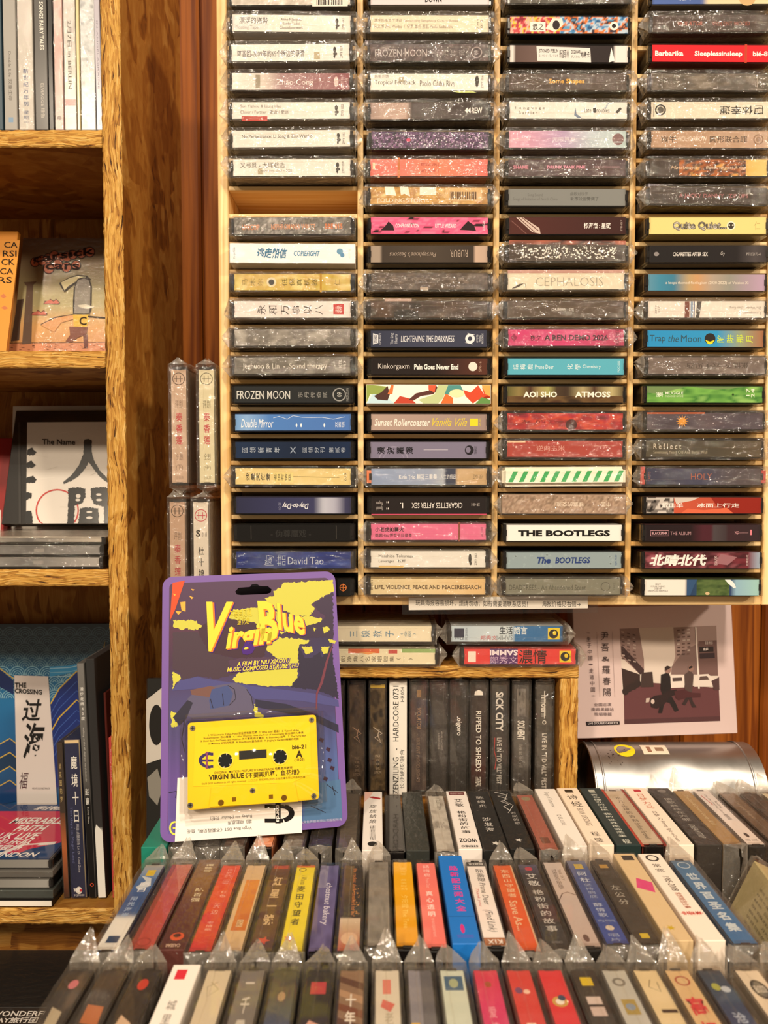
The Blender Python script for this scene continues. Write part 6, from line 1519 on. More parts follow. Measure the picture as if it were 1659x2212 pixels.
# ---- tin canister lying on the table
tn = thing('tin_canister', 'dented silver tin canister lying on its side behind the cassettes', 'canister', (0.283, 0.752, TABLE_Z + 0.0006))
RT, LT = 0.0438, 0.158
mb = MB()
prof = [(0.0, RT), (0.35, RT - 0.0004), (1.0, RT)]
nn, nx_ = 56, 40
vs, fs = [], []
for i in range(nx_ + 1):
    x = -LT / 2 + LT * i / nx_
    for j in range(nn):
        t = 2 * math.pi * j / nn
        r = RT
        dent = 0.0042 * math.exp(-((x + 0.008) / 0.022) ** 2 - ((t - math.radians(215)) / 0.38) ** 2) + 0.003 * math.exp(-((x - 0.04) / 0.018) ** 2 - ((t - math.radians(200)) / 0.3) ** 2)
        r -= dent
        vs.append((x, r * math.cos(t), RT + 0.0012 + r * math.sin(t + math.pi)))
for i in range(nx_):
    for j in range(nn):
        fs.append((i * nn + j, i * nn + (j + 1) % nn, (i + 1) * nn + (j + 1) % nn, (i + 1) * nn + j))
mb.raw(vs, fs, (1, 1, 1))
obj('body', mb, TIN, tn, smooth=True)
for sx_ in (-LT / 2 - 0.004, -LT / 2 + 0.004, LT / 2 - 0.012):
    m = MB()
    k = 10
    for a in range(56):
        pass
    bm = bmesh.new()
    ring_v = []
    for a in range(56):
        t = 2 * math.pi * a / 56
        row_ = []
        for c_ in range(k):
            u = 2 * math.pi * c_ / k
            rr_ = RT + 0.0012 * math.cos(u)
            row_.append(bm.verts.new((sx_ + 0.0012 * math.sin(u), rr_ * math.cos(t), RT + 0.0012 + rr_ * math.sin(t))))
        ring_v.append(row_)
    for a in range(56):
        for c_ in range(k):
            bm.faces.new((ring_v[a][c_], ring_v[(a + 1) % 56][c_], ring_v[(a + 1) % 56][(c_ + 1) % k], ring_v[a][(c_ + 1) % k]))
    me = bpy.data.meshes.new('rim')
    bm.to_mesh(me); bm.free()
    obj('rim', me, TIN, tn, smooth=True)
m = MB(); m.tube((-LT / 2 - 0.004, 0, RT + 0.0012), 'x', RT, 0.010, 48, (1, 1, 1), caps=False); obj('lid_skirt', m, TIN, tn, smooth=True)
m = MB(); m.tube((-LT / 2 + 0.002, 0, RT + 0.0012), 'x', RT - 0.001, 0.001, 48, (1, 1, 1)); obj('lid_face', m, DARKP, tn)
m = MB(); m.tube((LT / 2 - 0.002, 0, RT + 0.0012), 'x', RT - 0.001, 0.001, 48, (1, 1, 1)); obj('end_face', m, TIN, tn)


def on_tin(m, x0, x1, t0, t1, col, ell=False):
    n_ = 14
    R_ = RT + 0.0003
    pt = lambda u, w: (x0 + (x1 - x0) * u, -R_ * math.cos(math.radians(t0 + (t1 - t0) * w)), RT + 0.0012 + R_ * math.sin(math.radians(t0 + (t1 - t0) * w)))
    if ell:
        m.poly([pt(.5 + .5 * math.cos(2 * math.pi * i / 24), .5 + .5 * math.sin(2 * math.pi * i / 24)) for i in range(24)], lin(col))
    else:
        for i in range(n_):
            m.poly([pt(0, i / n_), pt(1, i / n_), pt(1, (i + 1) / n_), pt(0, (i + 1) / n_)], lin(col))


m = MB(); on_tin(m, -0.058, -0.038, 62, 88, 'e3c622', True); obj('yellow_sticker', m, PRINT, tn)
m = MB(); on_tin(m, -0.031, -0.006, 66, 86, 'e0cdb8'); on_tin(m, -0.026, -0.022, 70, 82, '8a5a44'); on_tin(m, -0.018, -0.010, 72, 80, '8a6a54'); obj('price_label', m, PRINT, tn)

# ---- boxed double cassette standing on the tin
base, rot, W, H = frame_of((1228, 1319, .768), (1578, 1313, .781), (1590, 1591, .766), (1250, 1604, .754))
base = base + Vector((0, 0, 0.0035))
db = thing('double_cassette_box', 'pale pink boxed cassette set with street photograph cover, propped on the tin', 'box set', base, rot)
fn = on_plane(base, rot, 0.0)
mb = MB()
mb.bbox(-W / 2, W / 2, 0, 0.019, 0, H, 0.0006, lin('c9b4b2'))
cv = Canvas(mb, fn, -0.00002)
Z2, A2, B2 = 3.6144, 1200.0, 1280.0
zz = lambda x, y: (A2 + x / Z2, B2 + y / Z2)
zp = lambda *pts: [zz(*p) for p in pts]
cv.polygon(zp((500, 282), (1255, 258), (1287, 1003), (537, 1028)), 'cfc2b8')                         # photo: sky
cv.polygon(zp((531, 770), (700, 700), (1275, 745), (1287, 1003), (537, 1028)), '5c3438')              # road
cv.polygon(zp((537, 990), (1286, 965), (1287, 1003), (537, 1028)), '4a2a2e')
cv.polygon(zp((500, 282), (650, 277), (690, 520), (692, 615), (660, 640), (512, 500)), '8c736e')      # left tower
cv.polygon(zp((512, 420), (520, 415), (690, 600), (690, 625), (660, 640), (515, 480)), '3a2628')      # left awning
cv.polygon(zp((515, 590), (660, 640), (660, 720), (640, 745), (530, 790)), '33211f')
cv.polygon(zp((920, 272), (1255, 258), (1270, 640), (1100, 640), (900, 640), (905, 600), (935, 500)), '9a827c')
cv.polygon(zp((1000, 455), (1120, 395), (1120, 640), (905, 640), (905, 580)), '77605c')
cv.polygon(zp((1115, 380), (1258, 372), (1268, 650), (1125, 650)), '6a4f4c')
rng = random.Random(8)
for i in range(9):
    for j in range(3):
        x_, y_ = 515 + j * 45 + rng.uniform(-4, 4), 300 + i * 26 + j * 12
        cv.polygon(zp((x_, y_), (x_ + 22, y_ + 4), (x_ + 22, y_ + 14), (x_, y_ + 10)), rng.choice(('4a3634', 'b5a29a', '5f4844')))
for i in range(8):
    for j in range(3):
        x_, y_ = 950 + j * 38 + rng.uniform(-4, 4), 290 + i * 27 - j * 3
        cv.polygon(zp((x_, y_), (x_ + 22, y_ - 2), (x_ + 22, y_ + 9), (x_, y_ + 11)), rng.choice(('55403c', 'c2b2aa', '6a524c')))
cv.polygon(zp((1120, 425), (1230, 420), (1232, 460), (1122, 465)), '2a1d1e')
cv.polygon(zp((1124, 475), (1240, 470), (1242, 510), (1126, 515)), '33242a')
cv.polygon(zp((1088, 270), (1098, 270), (1125, 750), (1112, 750)), 'ddd2ca')                          # lamp post
cv.polygon(zp((670, 625), (755, 618), (765, 735), (665, 738)), '3a2a28')                              # truck
cv.polygon(zp((895, 650), (1000, 645), (1005, 740), (900, 745)), 'd8ccc4')                            # white car
cv.polygon(zp((910, 665), (985, 662), (988, 690), (912, 694)), '4a3a38')
cv.polygon(zp((1075, 660), (1110, 640), (1190, 635), (1240, 680), (1238, 735), (1080, 735)), 'd2c6be')
cv.polygon(zp((1125, 655), (1180, 650), (1200, 680), (1120, 685)), '55423f')
cv.polygon(zp((1215, 690), (1275, 660), (1278, 760), (1235, 760)), '4a3234')
for (a, b) in ((545, 770), (575, 745), (610, 730), (640, 710)):
    cv.ell(*zz(a, b), 7, 8, '2a1c1b')
cv.polygon(zp((705, 825), (735, 822), (728, 855), (702, 858)), 'b8a59c')
# two walkers carrying instrument cases
cv.polygon(zp((822, 640), (880, 622), (895, 660), (898, 770), (890, 800), (835, 800), (818, 755)), '1d1416')
cv.ell(*zz(876, 602), 7, 8, '8f6f66')
cv.polygon(zp((850, 585), (870, 570), (900, 580), (890, 592), (858, 610)), '2a1c1c')
cv.polygon(zp((835, 795), (895, 795), (940, 870), (960, 920), (930, 930), (890, 860), (850, 850), (830, 940), (800, 940), (815, 860)), '1c1416')
cv.polygon(zp((735, 830), (770, 805), (830, 795), (880, 765), (945, 755), (948, 790), (890, 815), (850, 870), (790, 905), (745, 895)), '261618')
cv.ell(*zz(757, 850), 4, 5, 'c2b0a8')
cv.polygon(zp((1005, 640), (1050, 605), (1075, 640), (1068, 740), (1060, 790), (1010, 770)), '4a3a38')
cv.ell(*zz(1055, 592), 6, 7, '8a6a60')
cv.polygon(zp((1038, 580), (1060, 570), (1072, 582), (1040, 598)), '1f1516')
cv.polygon(zp((1010, 765), (1055, 775), (1070, 850), (1100, 895), (1065, 895), (1040, 830), (1010, 880), (985, 870), (1015, 820)), '2f2022')
cv.polygon(zp((925, 770), (1000, 755), (1060, 780), (1130, 785), (1130, 815), (1020, 820), (960, 840), (935, 820)), '4a2a2c')
cv.line(zp((320, 305), (345, 815)), 0.5, '8a7674')
cv.line(zp((440, 303), (462, 812)), 0.5, '8a7674')
cv.polygon(zp((237, 1007), (498, 1002), (500, 1030), (240, 1038)), '221a1e')
cov = obj('carton', mb, GLOSSY, db)
tm = MB()
fz2 = on_plane(base, rot, 0.0, Z2, A2, B2)
yy = cv.y - 0.0001
GR = '3f3436'
for i, ch in enumerate('尹吾&羅春陽'):
    vy = (340, 428, 517, 602, 690, 778)[i]
    put_text(tm, fz2, yy, ch, 352 + i * 4, 412 + i * 4, vy, 60 if ch != '&' else 34, GR)
for i, ch in enumerate('《生于中國·走過中國》'):
    put_text(tm, fz2, yy, ch, 238 + i * 4, 270 + i * 4, 315 + i * 49, 36 if ch not in '《》·' else 10, '5a4c4e')
for j, s_ in enumerate(('全國巡演', '南昌黑鐵站', '現場專輯')):
    put_text(tm, fz2, yy, s_, (298, 278, 300)[j], (433, 452, 436)[j], 873 + j * 38, 26, '5a4c4e')
put_text(tm, fz2, yy, 'LIVE DOUBLE CASSETTE', 252, 487, 1021, 15, 'e0d4d2', sl=-.02)
obj('lettering', tm, PRINT, cov)
tm = MB()
put_text(tm, fz2, yy, '鱼莊', 1150, 1190, 442, 22, 'e3d8d2', bold=.02)
put_text(tm, fz2, yy, '目标', 1165, 1225, 392, 24, 'cdbfb8')
obj('lettering', tm, PRINT, cov)
mb = MB(); mb.bbox(-W / 2 - 0.0006, W / 2 + 0.0006, -0.0007, 0.0197, 0, H + 0.0006, 0.0008); obj('shrink_film', mb, SOFTFILM, db)

# ------------------------------------------------------------------ contents of the left shelf unit
def disc_case(label, loc, rot, base, dims, ground, pats=(), txt=(), wrap=0, kind='s', und=None, name='compact_disc_case', group=None, cat='CD'):
    r = cassette(label, loc, rot, base, kind, ground, pats, txt, wrap, und, dims, group, name)
    r['category'] = cat
    return r


G1 = 'discs on the top shelf'
top_cd = [
    (-4, 7, 'dark teal disc spine at the far left of the top shelf', '2f4450', (), ()),
    (10, 38, 'grey disc spine with small dark title on the top shelf', '928e88', [('r', .915, .95, .3, .7, '6a86a0')], [('Double Life 双重生命', .46, .80, .5, .30, '6a6560', 'h', 0, .0)]),
    (41, 74, 'white disc spine with stacked blue-grey signs on the top shelf', 'b4afa7', (), [('新世纪万年历', .58, .84, .5, .40, '5f6a86', 'v', .01), ('星期一', .87, .95, .5, .4, '5f6a86', 'v')]),
    (77, 105, 'charcoal disc spine with white capitals on the top shelf', '4a4744', (), [('SONGS FAIRY TALES', .12, .45, .6, .34, 'd8d2c8', 'h', .02), ('ELVIAGGE 绿色', .68, .92, .6, .34, 'b8b2aa', 'h', .01)]),
    (106, 117, 'thin black disc spine on the top shelf', '171412', (), ()),
    (119, 138, 'dusty pink disc spine on the top shelf', 'b5918a', [('e', .92, .5, .3, .3, '55403c')], ()),
    (140, 166, 'glossy white disc spine with a red tag on the top shelf', 'b4b1aa', [('r', .79, .835, .0, 1, 'c93a3a')], [('2月7日 in BERLIN', .25, .72, .5, .4, '6a665f', 'h', .01)]),
    (167, 174, 'thin yellowish card spine on the top shelf', 'c9b88a', (), ()),
    (176, 207, 'silvery rippled disc spine on the top shelf', ('n', ['a2a6aa', 'c2c6c8', '85898c'], 24, 2, 3), (), ()),
    (209, 222, 'lilac-grey disc spine leaning at the right of the top shelf', 'a9a4ae', [('r', .93, .97, .3, .7, '6a708a')], [('IN ANGELABRAINE', .25, .72, .5, .3, '8a8590', 'h')]),
]
for i, (xa, xb, desc, g, p, t) in enumerate(top_cd):
    Y = 0.7035
    A, B = at(xa, 270, Y), at(xb, 270, Y)
    L = 0.128 if i not in (4, 7) else 0.130
    til = -0.012 if i == 9 else 0.0
    disc_case(desc, ((A.x + B.x) / 2, Y + 0.07, SHELF_TOP[0] + 0.0006), Matrix.Rotation(til, 3, 'Y') @ ROT_STAND, 'stand', (L, B.x - A.x - 0.0004, 0.140), g, p, t, 2 if i in (2, 5, 6, 8) else 0, group=G1)


def on_face(*a):
    g = on_plane(*a)
    return lambda x, y: (g(x, y)[0], max(g(x, y)[1], 0.0008))


def panel(name, label, cat, corners, thick, ground, group=None, rest=None):
    base, rot, W, H = frame_of(*corners)
    if rest is not None:                                      # lowest edge set down on what carries it
        low = min((base + rot @ Vector((sx * W / 2, ty, 0))).z for sx in (-1, 1) for ty in (0, thick + 0.001))
        base = base + Vector((0, 0, rest + 0.0016 - low))
    r = thing(name, label, cat, base, rot, group)
    mb = MB()
    mb.bbox(-W / 2, W / 2, 0, thick, 0, H, 0.0005, lin(ground))
    return r, mb, base, rot, W, H


# ---- cartoon digipak with orange strip copy beside it (second shelf)
r, mb, base, rot, W, H = panel('compact_disc_case', 'orange-strip disc case with broken-up black capitals on the second shelf', 'CD', ((-90, 516, .800), (43, 519, .800), (9, 795, .770), (-120, 795, .770)), 0.006, 'c9832c', rest=SHELF_TOP[1])
fn = on_face(base, rot, 0.0)
cv = Canvas(mb, fn, -0.00002)
cv.polygon([(-2, 519), (43, 519), (9, 795), (-40, 795)], 'd08a2e')
cv.polygon([(0, 640), (8, 634), (14, 641), (8, 645)], 'b86a3c')
cv.polygon([(2, 665), (10, 660), (18, 666), (10, 669)], 'b86a3c')
sp = obj('sleeve', mb, GLOSSY, r)
tm = MB()
for j, s_ in enumerate(('CA', 'RSI', 'CK', 'CA', 'RS')):
    put_text(tm, fn, -0.0002, s_, (9, 6, 3, 0, -4)[j], (38, 36, 32, 29, 26)[j], (529, 548, 566, 586, 605)[j], 13.5, '1d1712', bold=.01)
obj('lettering', tm, PRINT, sp)

r, mb, base, rot, W, H = panel('compact_disc_case', 'disc case with a sunset-coloured cartoon cover under film on the second shelf', 'CD', ((47, 522, .840), (282, 524, .840), (290, 795, .806), (13, 795, .806)), 0.008, '7a5a44', rest=SHELF_TOP[1])
fn = on_face(base, rot, 0.0)
cv = Canvas(mb, fn, -0.00002)
cv.grid(-W / 2 + .0005, W / 2 - .0005, .0005, H - .0005, 2, 24, lambda u, v: (0, 0, 0)) if 0 else None
c0 = Canvas(mb, lambda u, v: ((u - .5) * (W - .001), v * (H - .001) + .0005), -0.00002)
c0.grid(0, 1, 0, 1, 4, 24, lambda u, v: ramp([(0, 'd9955a'), (.18, 'cf9a62'), (.3, 'd9a86a'), (.45, 'b3a87a'), (.62, 'a39a72'), (.75, '8f8062'), (1, '6a5140')], v))
cv.y = c0.y
cv.polygon([(20, 742), (240, 740), (240, 795), (14, 795)], 'd08a62')
cv.line([(20, 741), (240, 739)], 1.5, '4a3020')
for k_ in range(40):
    xx, yy_ = rng.uniform(22, 236), rng.uniform(744, 756)
    cv.line([(xx, yy_), (xx + 5, yy_)], 0.9, '6a3f28')
# pillars
cv.polygon([(52, 610), (80, 608), (72, 616), (68, 742), (48, 744), (58, 618)], '6a5648')
cv.polygon([(38, 648), (52, 646), (44, 700), (42, 735), (24, 738), (30, 700)], '55453a')
for (x_, y_) in ((112, 653), (85, 677)):
    cv.polygon([(x_ - 18, y_ + 4), (x_ - 15, y_ - 3), (x_ - 8, y_ - 2), (x_ - 3, y_ - 7), (x_ + 4, y_ - 3), (x_ + 10, y_ - 7), (x_ + 18, y_ + 1), (x_ + 16, y_ + 5)], '5a3a30')
    cv.polygon([(x_ - 16, y_ + 3), (x_ - 13, y_ - 1), (x_ - 3, y_ - 5), (x_ + 4, y_ - 1), (x_ + 10, y_ - 5), (x_ + 16, y_ + 1), (x_ + 14, y_ + 3)], 'c9705c')
# bubble title
for (x_, y_, s_) in ((76, 567, 9), (92, 563, 10), (105, 558, 9), (118, 553, 10), (132, 556, 9), (145, 555, 10), (158, 551, 9), (176, 549, 9), (194, 545, 10), (106, 580, 11), (125, 571, 10), (144, 578, 10), (165, 573, 9)):
    cv.ell(x_, y_, s_ + 1.6, s_ + 1.6, '2e1a12')
    cv.ell(x_, y_, s_ - 0.4, s_ - 0.4, 'b8603e')
    cv.ell(x_ - 1.5, y_ + 1, 2.2, 2.6, '5a2a1c')
# plain running figure in a yellow shirt
cv.polygon([(128, 612), (150, 600), (168, 594), (188, 596), (198, 605), (166, 612), (152, 622), (140, 632), (133, 622)], '2c2620')
cv.polygon([(132, 611), (152, 601), (168, 597), (186, 599), (164, 609), (148, 619), (140, 628)], 'd8cfa0')
cv.polygon([(160, 622), (168, 603), (182, 599), (194, 604), (199, 620), (198, 670), (194, 680), (158, 680), (158, 650)], '2c2620')
cv.polygon([(163, 622), (169, 606), (182, 602), (192, 606), (196, 620), (195, 664), (192, 678), (161, 678)], '8a8478')
cv.polygon([(158, 680), (193, 680), (189, 707), (160, 706)], 'd9b43c')
cv.polygon([(88, 702), (120, 688), (158, 680), (159, 690), (132, 698), (118, 718), (105, 712)], 'd8a06a')
cv.line([(88, 702), (120, 686), (158, 680)], 1.8, '2c1c14')
cv.line([(190, 684), (212, 686), (236, 688)], 3, '2c1c14')
cv.polygon([(150, 706), (190, 707), (188, 722), (168, 730), (155, 740), (142, 738), (152, 724)], '7a4028')
cv.polygon([(180, 722), (190, 724), (190, 752), (182, 752)], '6a3422')
cv.polygon([(168, 660), (186, 658), (204, 664), (190, 668), (172, 664)], 'cfc8b4')
sp = obj('sleeve', mb, GLOSSY, r)
tm = MB()
put_text(tm, fn, cv.y - 0.0001, 'carsick', 72, 204, 560, 17, '2e1a12', bold=.02, sl=-.14)
put_text(tm, fn, cv.y - 0.0001, 'cars', 99, 172, 577, 13, '2e1a12', bold=.02)
obj('lettering', tm, PRINT, sp)
tm = MB()
put_text(tm, fn, cv.y - 0.0001, 'C', 172, 188, 694, 18, '3a2a14', bold=.02)
obj('lettering', tm, PRINT, sp)
mb = MB(); mb.bbox(-W / 2 - .0008, W / 2 + .0008, -0.0009, 0.009, -0.0002, H + .0008, 0.0008); obj('shrink_film', mb, TIGHT, r)

# ---- third shelf: stack of discs, a big brush-lettered disc standing on it
for i, (xr, t_, g, desc) in enumerate(((222, .0104, 'b0aca8', 'clear disc case at the bottom of the third-shelf stack'), (224, .0104, '8c8a88', 'smoky disc case in the middle of the third-shelf stack'), (243, .0062, 'c2b8aa', 'film-wrapped pale disc on top of the third-shelf stack'))):
    zb = SHELF_TOP[2] + (0.0014, 0.0126, 0.0240)[i]
    X = at(xr, 1200, 0.702).x - 0.071
    X = min(X, UX0 - 0.0740)
    disc_case(desc, (X, 0.702 + 0.0625, zb), Matrix.Identity(3), 'flat', (0.142, t_, 0.125), [(0, g), (.5, '6a6866'), (1, g)], [('r', .55, .62, .3, .7, '8f8b86')], (), 2, kind='j', und=g, group='discs on the third shelf')
r, mb, base, rot, W, H = panel('compact_disc_case', 'disc case with giant black brush signs and a red ring on crumpled white', 'CD', ((9, 905, .838), (287, 903, .838), (293, 1149, .800), (3, 1149, .800)), 0.0098, '14110f', rest=SHELF_TOP[2] + 0.0310)
fn = on_face(base, rot, 0.0, 3.4563, 0, 840)
cv = Canvas(mb, fn, -0.00002)
cv.polygon([(203, 250), (960, 245), (960, 1060), (188, 1060)], 'd8d2ca')
rg = random.Random(4)
for k_ in range(26):
    a_, b_ = rg.uniform(230, 830), rg.uniform(270, 1030)
    cv.line([(a_, b_), (a_ + rg.uniform(40, 120), b_ + rg.uniform(-40, 40))], rg.uniform(2, 5), rg.choice(('c9c2b8', 'e0dad2', 'cfc8be')))
cv.ring(428, 908, 162, 160, 11, 'b8342f')
cv.polygon([(628, 380), (660, 374), (686, 384), (684, 470), (700, 530), (745, 610), (800, 665), (850, 680), (852, 704), (800, 700), (740, 650), (690, 585), (662, 545), (640, 590), (590, 650), (530, 690), (475, 710), (472, 694), (530, 650), (590, 570), (622, 490)], '37393a', 3, 3)
for p in ([(508, 740), (600, 735), (640, 745), (638, 800), (620, 850), (560, 870), (550, 1055), (496, 1055), (510, 900)], [(680, 740), (790, 732), (826, 750), (826, 860), (815, 1040), (740, 1048), (745, 1030), (775, 1020), (778, 880), (700, 860), (676, 800)], [(600, 890), (640, 885), (735, 890), (740, 1015), (690, 1020), (640, 1005), (600, 1030), (580, 1015), (590, 960)]):
    cv.polygon(p, '17191a', 4, 5)
for (a_, b_, c_, d_) in ((585, 800, 18, 14), (582, 830, 18, 10), (738, 790, 20, 9), (740, 830, 22, 9), (668, 920, 22, 8), (668, 962, 24, 10)):
    cv.ell(a_, b_, c_, d_, 'd0cac2')
for p in ([(203, 458), (238, 440), (276, 475), (250, 498), (203, 496)], [(195, 560), (235, 535), (270, 572), (240, 592), (198, 590)], [(195, 665), (250, 650), (276, 678), (260, 704), (192, 704)], [(190, 770), (240, 780), (235, 815), (188, 835)], [(190, 915), (235, 910), (245, 960), (245, 1055), (190, 1058)]):
    cv.polygon(p, '1c1d1e', 4, 9)
cv.rect(135, 152, 250, 1060, '2c2a28')
sp = obj('inlay_card', mb, GLOSSY, r)
tm = MB()
put_text(tm, fn, cv.y - 0.0001, 'The Name', 316, 563, 396, 42, '3a3a3a', bold=.025, sl=.01)
obj('lettering', tm, PRINT, sp)
mb = MB(); mb.bbox(-W / 2 - .0004, W / 2 + .0004, -0.0007, 0.0102, 0, H + .0004, 0.0008); obj('lid', mb, LID, r)
r, mb, base, rot, W, H = panel('compact_disc_case', 'plain white disc case standing behind the brush-lettered one', 'CD', ((25, 896, .868), (285, 894, .868), (285, 1210, .852), (20, 1210, .852)), 0.008, 'cfc8bc', rest=SHELF_TOP[2])
obj('sleeve', mb, GLOSSY, r)
r, mb, base, rot, W, H = panel('compact_disc_case', 'red and white disc case cut by the left picture edge, third shelf', 'CD', ((-150, 905, .852), (4, 903, .852), (2, 1149, .82), (-160, 1149, .82)), 0.009, '8f1f1c', rest=SHELF_TOP[2])
cv = Canvas(mb, on_face(base, rot, 0.0), -0.00002)
cv.polygon([(-155, 1105), (2, 1102), (1, 1146), (-155, 1146)], 'd8d0c6')
obj('sleeve', mb, GLOSSY, r)

# ---- fourth shelf: wave-pattern record, disc stack, slim upright spines
r, mb, base, rot, W, H = panel('record_sleeve', 'blue wave-patterned record sleeve with white paper strip at the back of the shelf', 'record', ((-70, 1353, .874), (262, 1350, .874), (270, 1806, .844), (-90, 1806, .844)), 0.012, '14405c', rest=SHELF_TOP[3])
fn = on_face(base, rot, 0.0)
cv = Canvas(mb, fn, -0.00002)
c0 = Canvas(mb, lambda u, v: ((u - .5) * W, v * H), -0.00002)
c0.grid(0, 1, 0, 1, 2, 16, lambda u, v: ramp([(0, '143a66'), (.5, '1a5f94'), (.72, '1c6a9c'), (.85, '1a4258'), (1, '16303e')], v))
cv.y = c0.y
cv.step = 0.000002
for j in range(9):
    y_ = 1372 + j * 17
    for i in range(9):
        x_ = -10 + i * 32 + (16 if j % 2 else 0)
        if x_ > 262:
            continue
        pale_row = j > 4  # lower wave rows are printed paler than the upper ones
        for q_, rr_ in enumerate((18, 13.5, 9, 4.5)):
            cv.ring(x_, y_, rr_, rr_, 1.6, ('7fb0c4' if pale_row else '5f8494'), 10, 180, 360)
cv.step = 0.000008
cv.polygon([(-10, 1438), (30, 1470), (30, 1500), (-10, 1478)], '10265c')
cv.line([(-10, 1436), (30, 1466)], 2, 'c9a83c')
cv.polygon([(108, 1440), (150, 1438), (200, 1425), (250, 1400), (250, 1425), (200, 1445), (108, 1462)], '2b86b8')
for (y_, c_) in ((1444, 'a9cfdf'), (1453, '7fb4cc'), (1462, 'a9cfdf')):
    cv.line([(108, y_), (150, y_ - 2), (205, y_ - 14), (250, y_ - 38)], 1.2, c_)
for k_, (dy, c_) in enumerate(((0, 'd2b02c'), (22, '3f62b0'), (42, '3f62b0'), (62, 'd2b02c'), (84, '3f62b0'), (104, '3f62b0'), (126, '3f62b0'))):
    if k_ == 0:
        cv.polygon([(110, 1520), (130, 1485), (166, 1450), (180, 1458), (255, 1520), (255, 1700), (112, 1700)], '122a72')
    cv.line([(110, 1520 + dy), (128, 1488 + dy), (166, 1450 + dy), (182, 1460 + dy)], 2.4 if c_ == 'd2b02c' else 1.2, c_)
for k_ in range(4):
    cv.polygon([(-5, 1610 + k_ * 30), (22, 1595 + k_ * 30), (36, 1606 + k_ * 30), (36, 1640 + k_ * 30), (-5, 1650 + k_ * 30)], ('163a6a', '12304f', '1a4a78', '163a6a')[k_])
    cv.line([(-5, 1610 + k_ * 30), (22, 1595 + k_ * 30), (36, 1606 + k_ * 30)], 2, 'c9a83c')
cv.polygon([(212, 1418), (222, 1405), (228, 1382), (226, 1404), (218, 1418)], 'c2a02c')
wave = obj('sleeve', mb, GLOSSY, r)
m = MB()
fs2 = on_plane(base, rot, -0.0012)
prism(m, [fs2(*p) for p in ((38, 1800), (128, 1800), (104, 1461), (31, 1459))], None, -0.0012, -0.0008, lin('d2cac6'))
strip = obj('paper_strip', m, PRINT, r)
c2 = Canvas(m, fs2, -0.0013)
tm = MB()
put_text(tm, fs2, -0.0014, 'THE', 32, 57, 1480, 11, '1c1a1a', bold=.04)
put_text(tm, fs2, -0.0014, 'CROSSING', 32, 91, 1492, 11, '1c1a1a', bold=.04, sl=.06)
put_text(tm, fs2, -0.0014, '过', 47, 90, 1534, 48, '171515', bold=.02, shear=.2)
put_text(tm, fs2, -0.0014, '海', 50, 97, 1600, 78, '171515', bold=.02, shear=.15)
put_text(tm, fs2, -0.0014, '福', 42, 62, 1686, 36, '4a2c34', shear=.3)
put_text(tm, fs2, -0.0014, 'MOVIE SOUNDTRACK', 70, 108, 1703, 4, '3a3636')
obj('lettering', tm, PRINT, strip)
mb = MB(); mb.bbox(-W / 2 - .0008, W / 2 + .0008, -0.0024, 0.0128, 0, H + .0008, 0.0008); obj('clear_sleeve', mb, LID, r)

Yb = 0.7165
books = [   # xl bottom, xr bottom, height, lean, depth
    (151, 164, .150, -.030, .11, 'thin brown film-wrapped booklet with gold signs', '33261c', [('g', .45, 1, 0, 1, [(0, '55301c'), (.4, 'a85a2c'), (1, '3a2218')])], [('桃花园的梦', .13, .38, .4, .5, 'b8a06a', 'v')], 1),
    (165, 200, .153, -.030, .11, 'navy book spine with large white Chinese title', '1c2040', [('r', 0, .02, 0, 1, 'd2b88a'), ('r', .0, 1, .94, 1, '8a7a5c'), ('e', .955, .5, .26, .2, 'd8d2ca'), ('e', .955, .62, .1, .1, 'c2303c')], [('魔境十日', .10, .52, .56, .44, 'dfdbd4', 'v', .01), ('Ten days in Magic Land', .42, .78, .22, .2, '5f6490', 'h'), ('林迪·点酷剧场 Lin Di · Cool Zone', .53, .84, .62, .2, 'b8b4b8', 'h'), ('WIND', .94, .965, .35, .4, 'f0ece6', 'r', .03), ('TCD-0109', .98, .992, .5, .7, 'cfc9c4', 'r', .01)], 2),
    (202, 218, .226, -.036, .14, 'tall slim grey-to-black book spine with white signs', [(0, '6a6764'), (.5, '55524f'), (.6, '1a1817'), (1, '141211')], [('o', .945, .5, .3, .3, .12, 'c9482c')], [('漫步北纬40度', .10, .24, .5, .62, 'd8d4ce', 'v'), ('walking in the 40 degrees north latitude', .27, .50, .45, .34, 'b5b0aa', 'h', 0, .2), ('赵豪', .53, .60, .5, .6, 'd8d4ce', 'v', .01), ('Sunny Zhao', .61, .68, .5, .34, 'c2bdb6', 'h')], 0),
    (220, 239, .230, -.036, .14, 'tall black booklet with a torn white lower spine', [(0, '2b2a2a'), (.70, '33302f'), (.715, 'd8d4cc'), (1, 'e0dcd4')], [('p', [(.69, .2), (.715, .9), (.76, 1), (.72, .0)], 'd8d4cc')], (), 0),
    (240, 246, .195, -.028, .13, 'narrow maroon booklet behind the torn white spine', '4a1c16', (), (), 0),
    (247, 256, .155, -.010, .12, 'thin brick red booklet against the upright', 'b0433c', [('o', .955, .5, .4, .4, .1, 'd8807a')], [('Bunny Dust 起·望', .07, .34, .5, .36, 'e0a49a', 'h'), ('专辑 — 日 · 声效', .50, .82, .5, .36, 'e0a49a', 'h')], 0),
]
xprev = None
